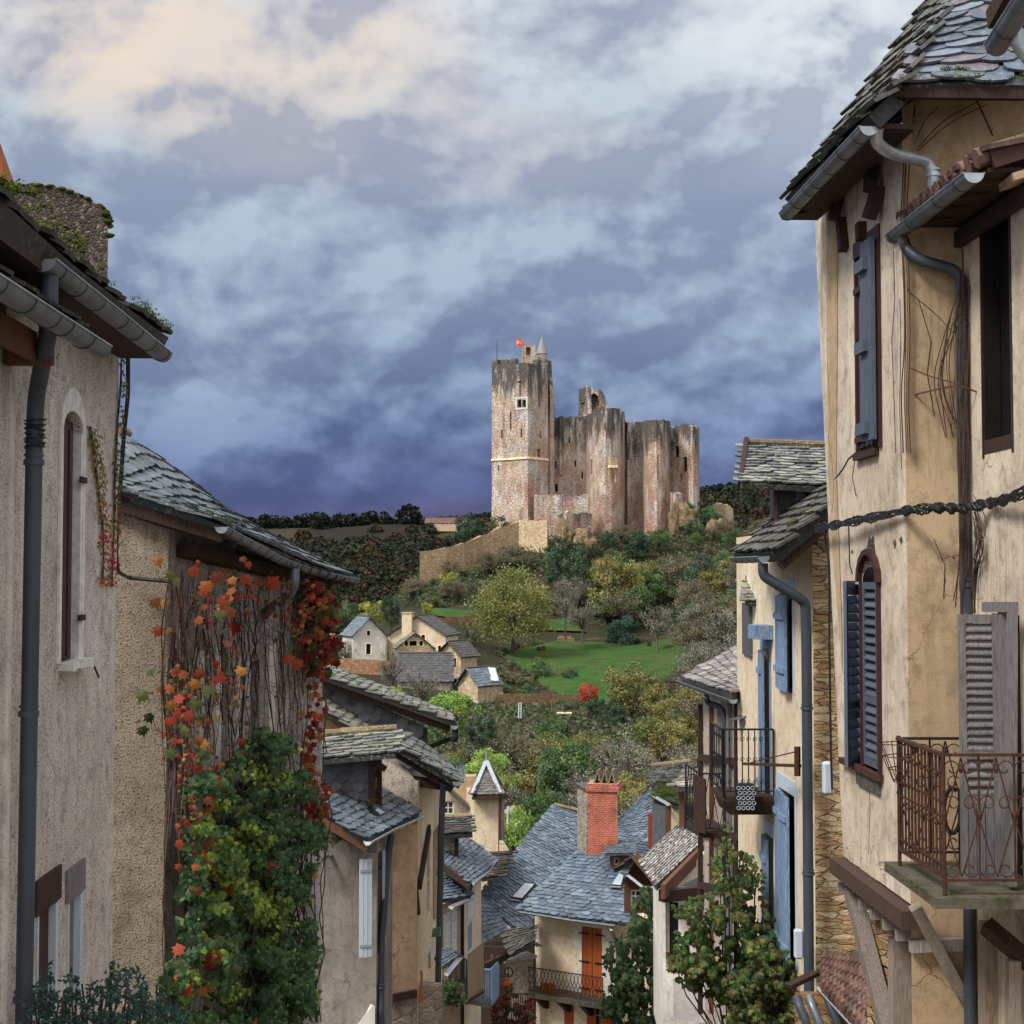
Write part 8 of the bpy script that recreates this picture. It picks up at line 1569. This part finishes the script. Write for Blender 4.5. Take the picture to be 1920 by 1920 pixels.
# iron sign bracket on central house
ib = thing('hanging_sign', 'small dark sign on an iron bracket right of the orange shuttered door', 'sign', V(1168, 1800, 48)); mb = MB(); mb.tube([V(1162, 1758, 48), V(1200, 1757, 48)], .02, 5); mb.tube([V(1166, 1750, 48), V(1166, 1775, 48)], .02, 5); part('bracket', mb, M['iron'], ib); mb = MB(); q = V(1160, 1802, 48); mb.box(q.x, q.x+.27, 48, 48.04, q.z, q.z+.42); part('panel', mb, M['iron'], ib)
# low tiled roof and gutter, bottom right
hR = thing('tiled_lean_to', 'dark red tiled lean-to roof with a bright gutter at the bottom right', 'lean-to', V(1600, 1990, 15.5))
mb = MB(); A0, A1, B0, B1 = V(1548, 1858, 17.6), V(1668, 1985, 14.6), V(1548, 1800, 18.4), V(1668, 1800, 16.6)
rowsT = [[A0, A1], [B0, B1]]
slates(rowsT, .17, .3, hR, M['tile'], ((.7, .6, .6), (1.1, .9, .85), (.5, .45, .45)), .03, seed=91, shape='rough', under=.08); mb = MB()
for k in range(15): t_ = (k+.5)/15; a, b = A0.lerp(A1, t_), B0.lerp(B1, t_); n_ = 5; [mb.tube([a.lerp(b, j/n_)+Vector((0, 0, .05)), a.lerp(b, (j+1.05)/n_)+Vector((0, 0, .035))], [.085, .075], 8, (rnd.uniform(.5, 1.4),)*3) for j in range(n_)]
part('cover_tile', mb, M['tile'], hR); gutter([V(1538, 1850, 17.8), V(1590, 1905, 16.2), V(1640, 1960, 14.9)], .07, hR, 'zinc_lite', straps=.5); mossline('moss', hR, V(1555, 1800, 18.2), V(1640, 1790, 17), 40, .02, .06, 92, .1)
mb = MB(); mb.beam(V(1478, 1850, 18), V(1530, 1824, 18.2), .12, .05); part('eave_board', mb, M['wood_dark'], hR)
for x, m_ in ((1498, 'pipe'), (1522, 'zinc'), (1556, 'pipe')): downpipe([V(x-4, 1870, 17.3), V(x, 1885, 17.2), V(x+16, 1920, 17.1), V(x+18, 1990, 17.1)], .05, hR, m_, rad=.2)
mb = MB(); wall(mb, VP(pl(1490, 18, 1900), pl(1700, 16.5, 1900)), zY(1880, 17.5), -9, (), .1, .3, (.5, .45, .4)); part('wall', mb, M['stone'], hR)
# vines
LG = [(.06, .11, .028), (.08, .13, .03), (.045, .085, .028), (.035, .065, .025), (.13, .14, .035), (.05, .10, .03), (.14, .08, .028)]
leafbush('grape_vine', 'large green and yellowing grape vine spilling over the street at the lower right', 'vine', [(1262, 1720), (1300, 1690), (1340, 1680), (1360, 1640), (1385, 1655), (1420, 1650), (1436, 1700), (1440, 1740), (1470, 1765), (1488, 1800), (1492, 1850), (1500, 1925), (1370, 1925), (1352, 1880), (1300, 1850), (1262, 1830), (1256, 1790), (1275, 1770)], 21.5, 6300, (.045, .085), LG, 1.2, IVY, holes=-.10, fs=.035, stems=50)
leafbush('grape_vine', 'slim green vine shoots climbing past the iron balconies', 'vine', [(1340, 1590), (1350, 1545), (1372, 1540), (1368, 1600), (1410, 1600), (1432, 1640), (1425, 1660), (1385, 1650), (1350, 1660), (1330, 1650)], 21.3, 260, (.04, .08), LG, .5, IVY, holes=-.1, stems=8)
leafbush('climbing_shrub', 'dark green climber between the central house and the pale bay house', 'climber', [(1190, 1690), (1215, 1665), (1228, 1700), (1232, 1780), (1238, 1850), (1245, 1925), (1160, 1925), (1130, 1905), (1142, 1850), (1138, 1790), (1165, 1765), (1185, 1760)], 38, 4000, (.07, .13), [(.035, .065, .025), (.055, .09, .03), (.04, .08, .045), (.08, .11, .03)], 1.2, IVY, holes=-.14, fs=.04)
tk = thing('street_shrub', 'green garden bush with a few orange leaves under the grape vine', 'shrub', V(1430, 1990, 19.5))
leafbush('street_shrub', 'yellow-green lower bush at the bottom edge in front of the blue shutters', 'shrub', [(1375, 1860), (1410, 1800), (1440, 1775), (1475, 1790), (1490, 1830), (1500, 1925), (1370, 1925)], 20.2, 2600, (.04, .075), LG, .6, IVY, holes=-.3, stems=15)
bpy.data.objects.remove(tk)
# village street paving below the houses, a step above the ground sheet
mb = MB(); Gd = [[(SP(l_, y)[0], y, hgt(SP(l_, y)[0], y)+.02) for l_ in (-2.6, -1, 1, 2.5, 4)] for y in np.arange(0, 56, 3.)]; mb.grid(Gd); tag(part('street', mb, M['stone_grey'], smooth=True), kind='structure')
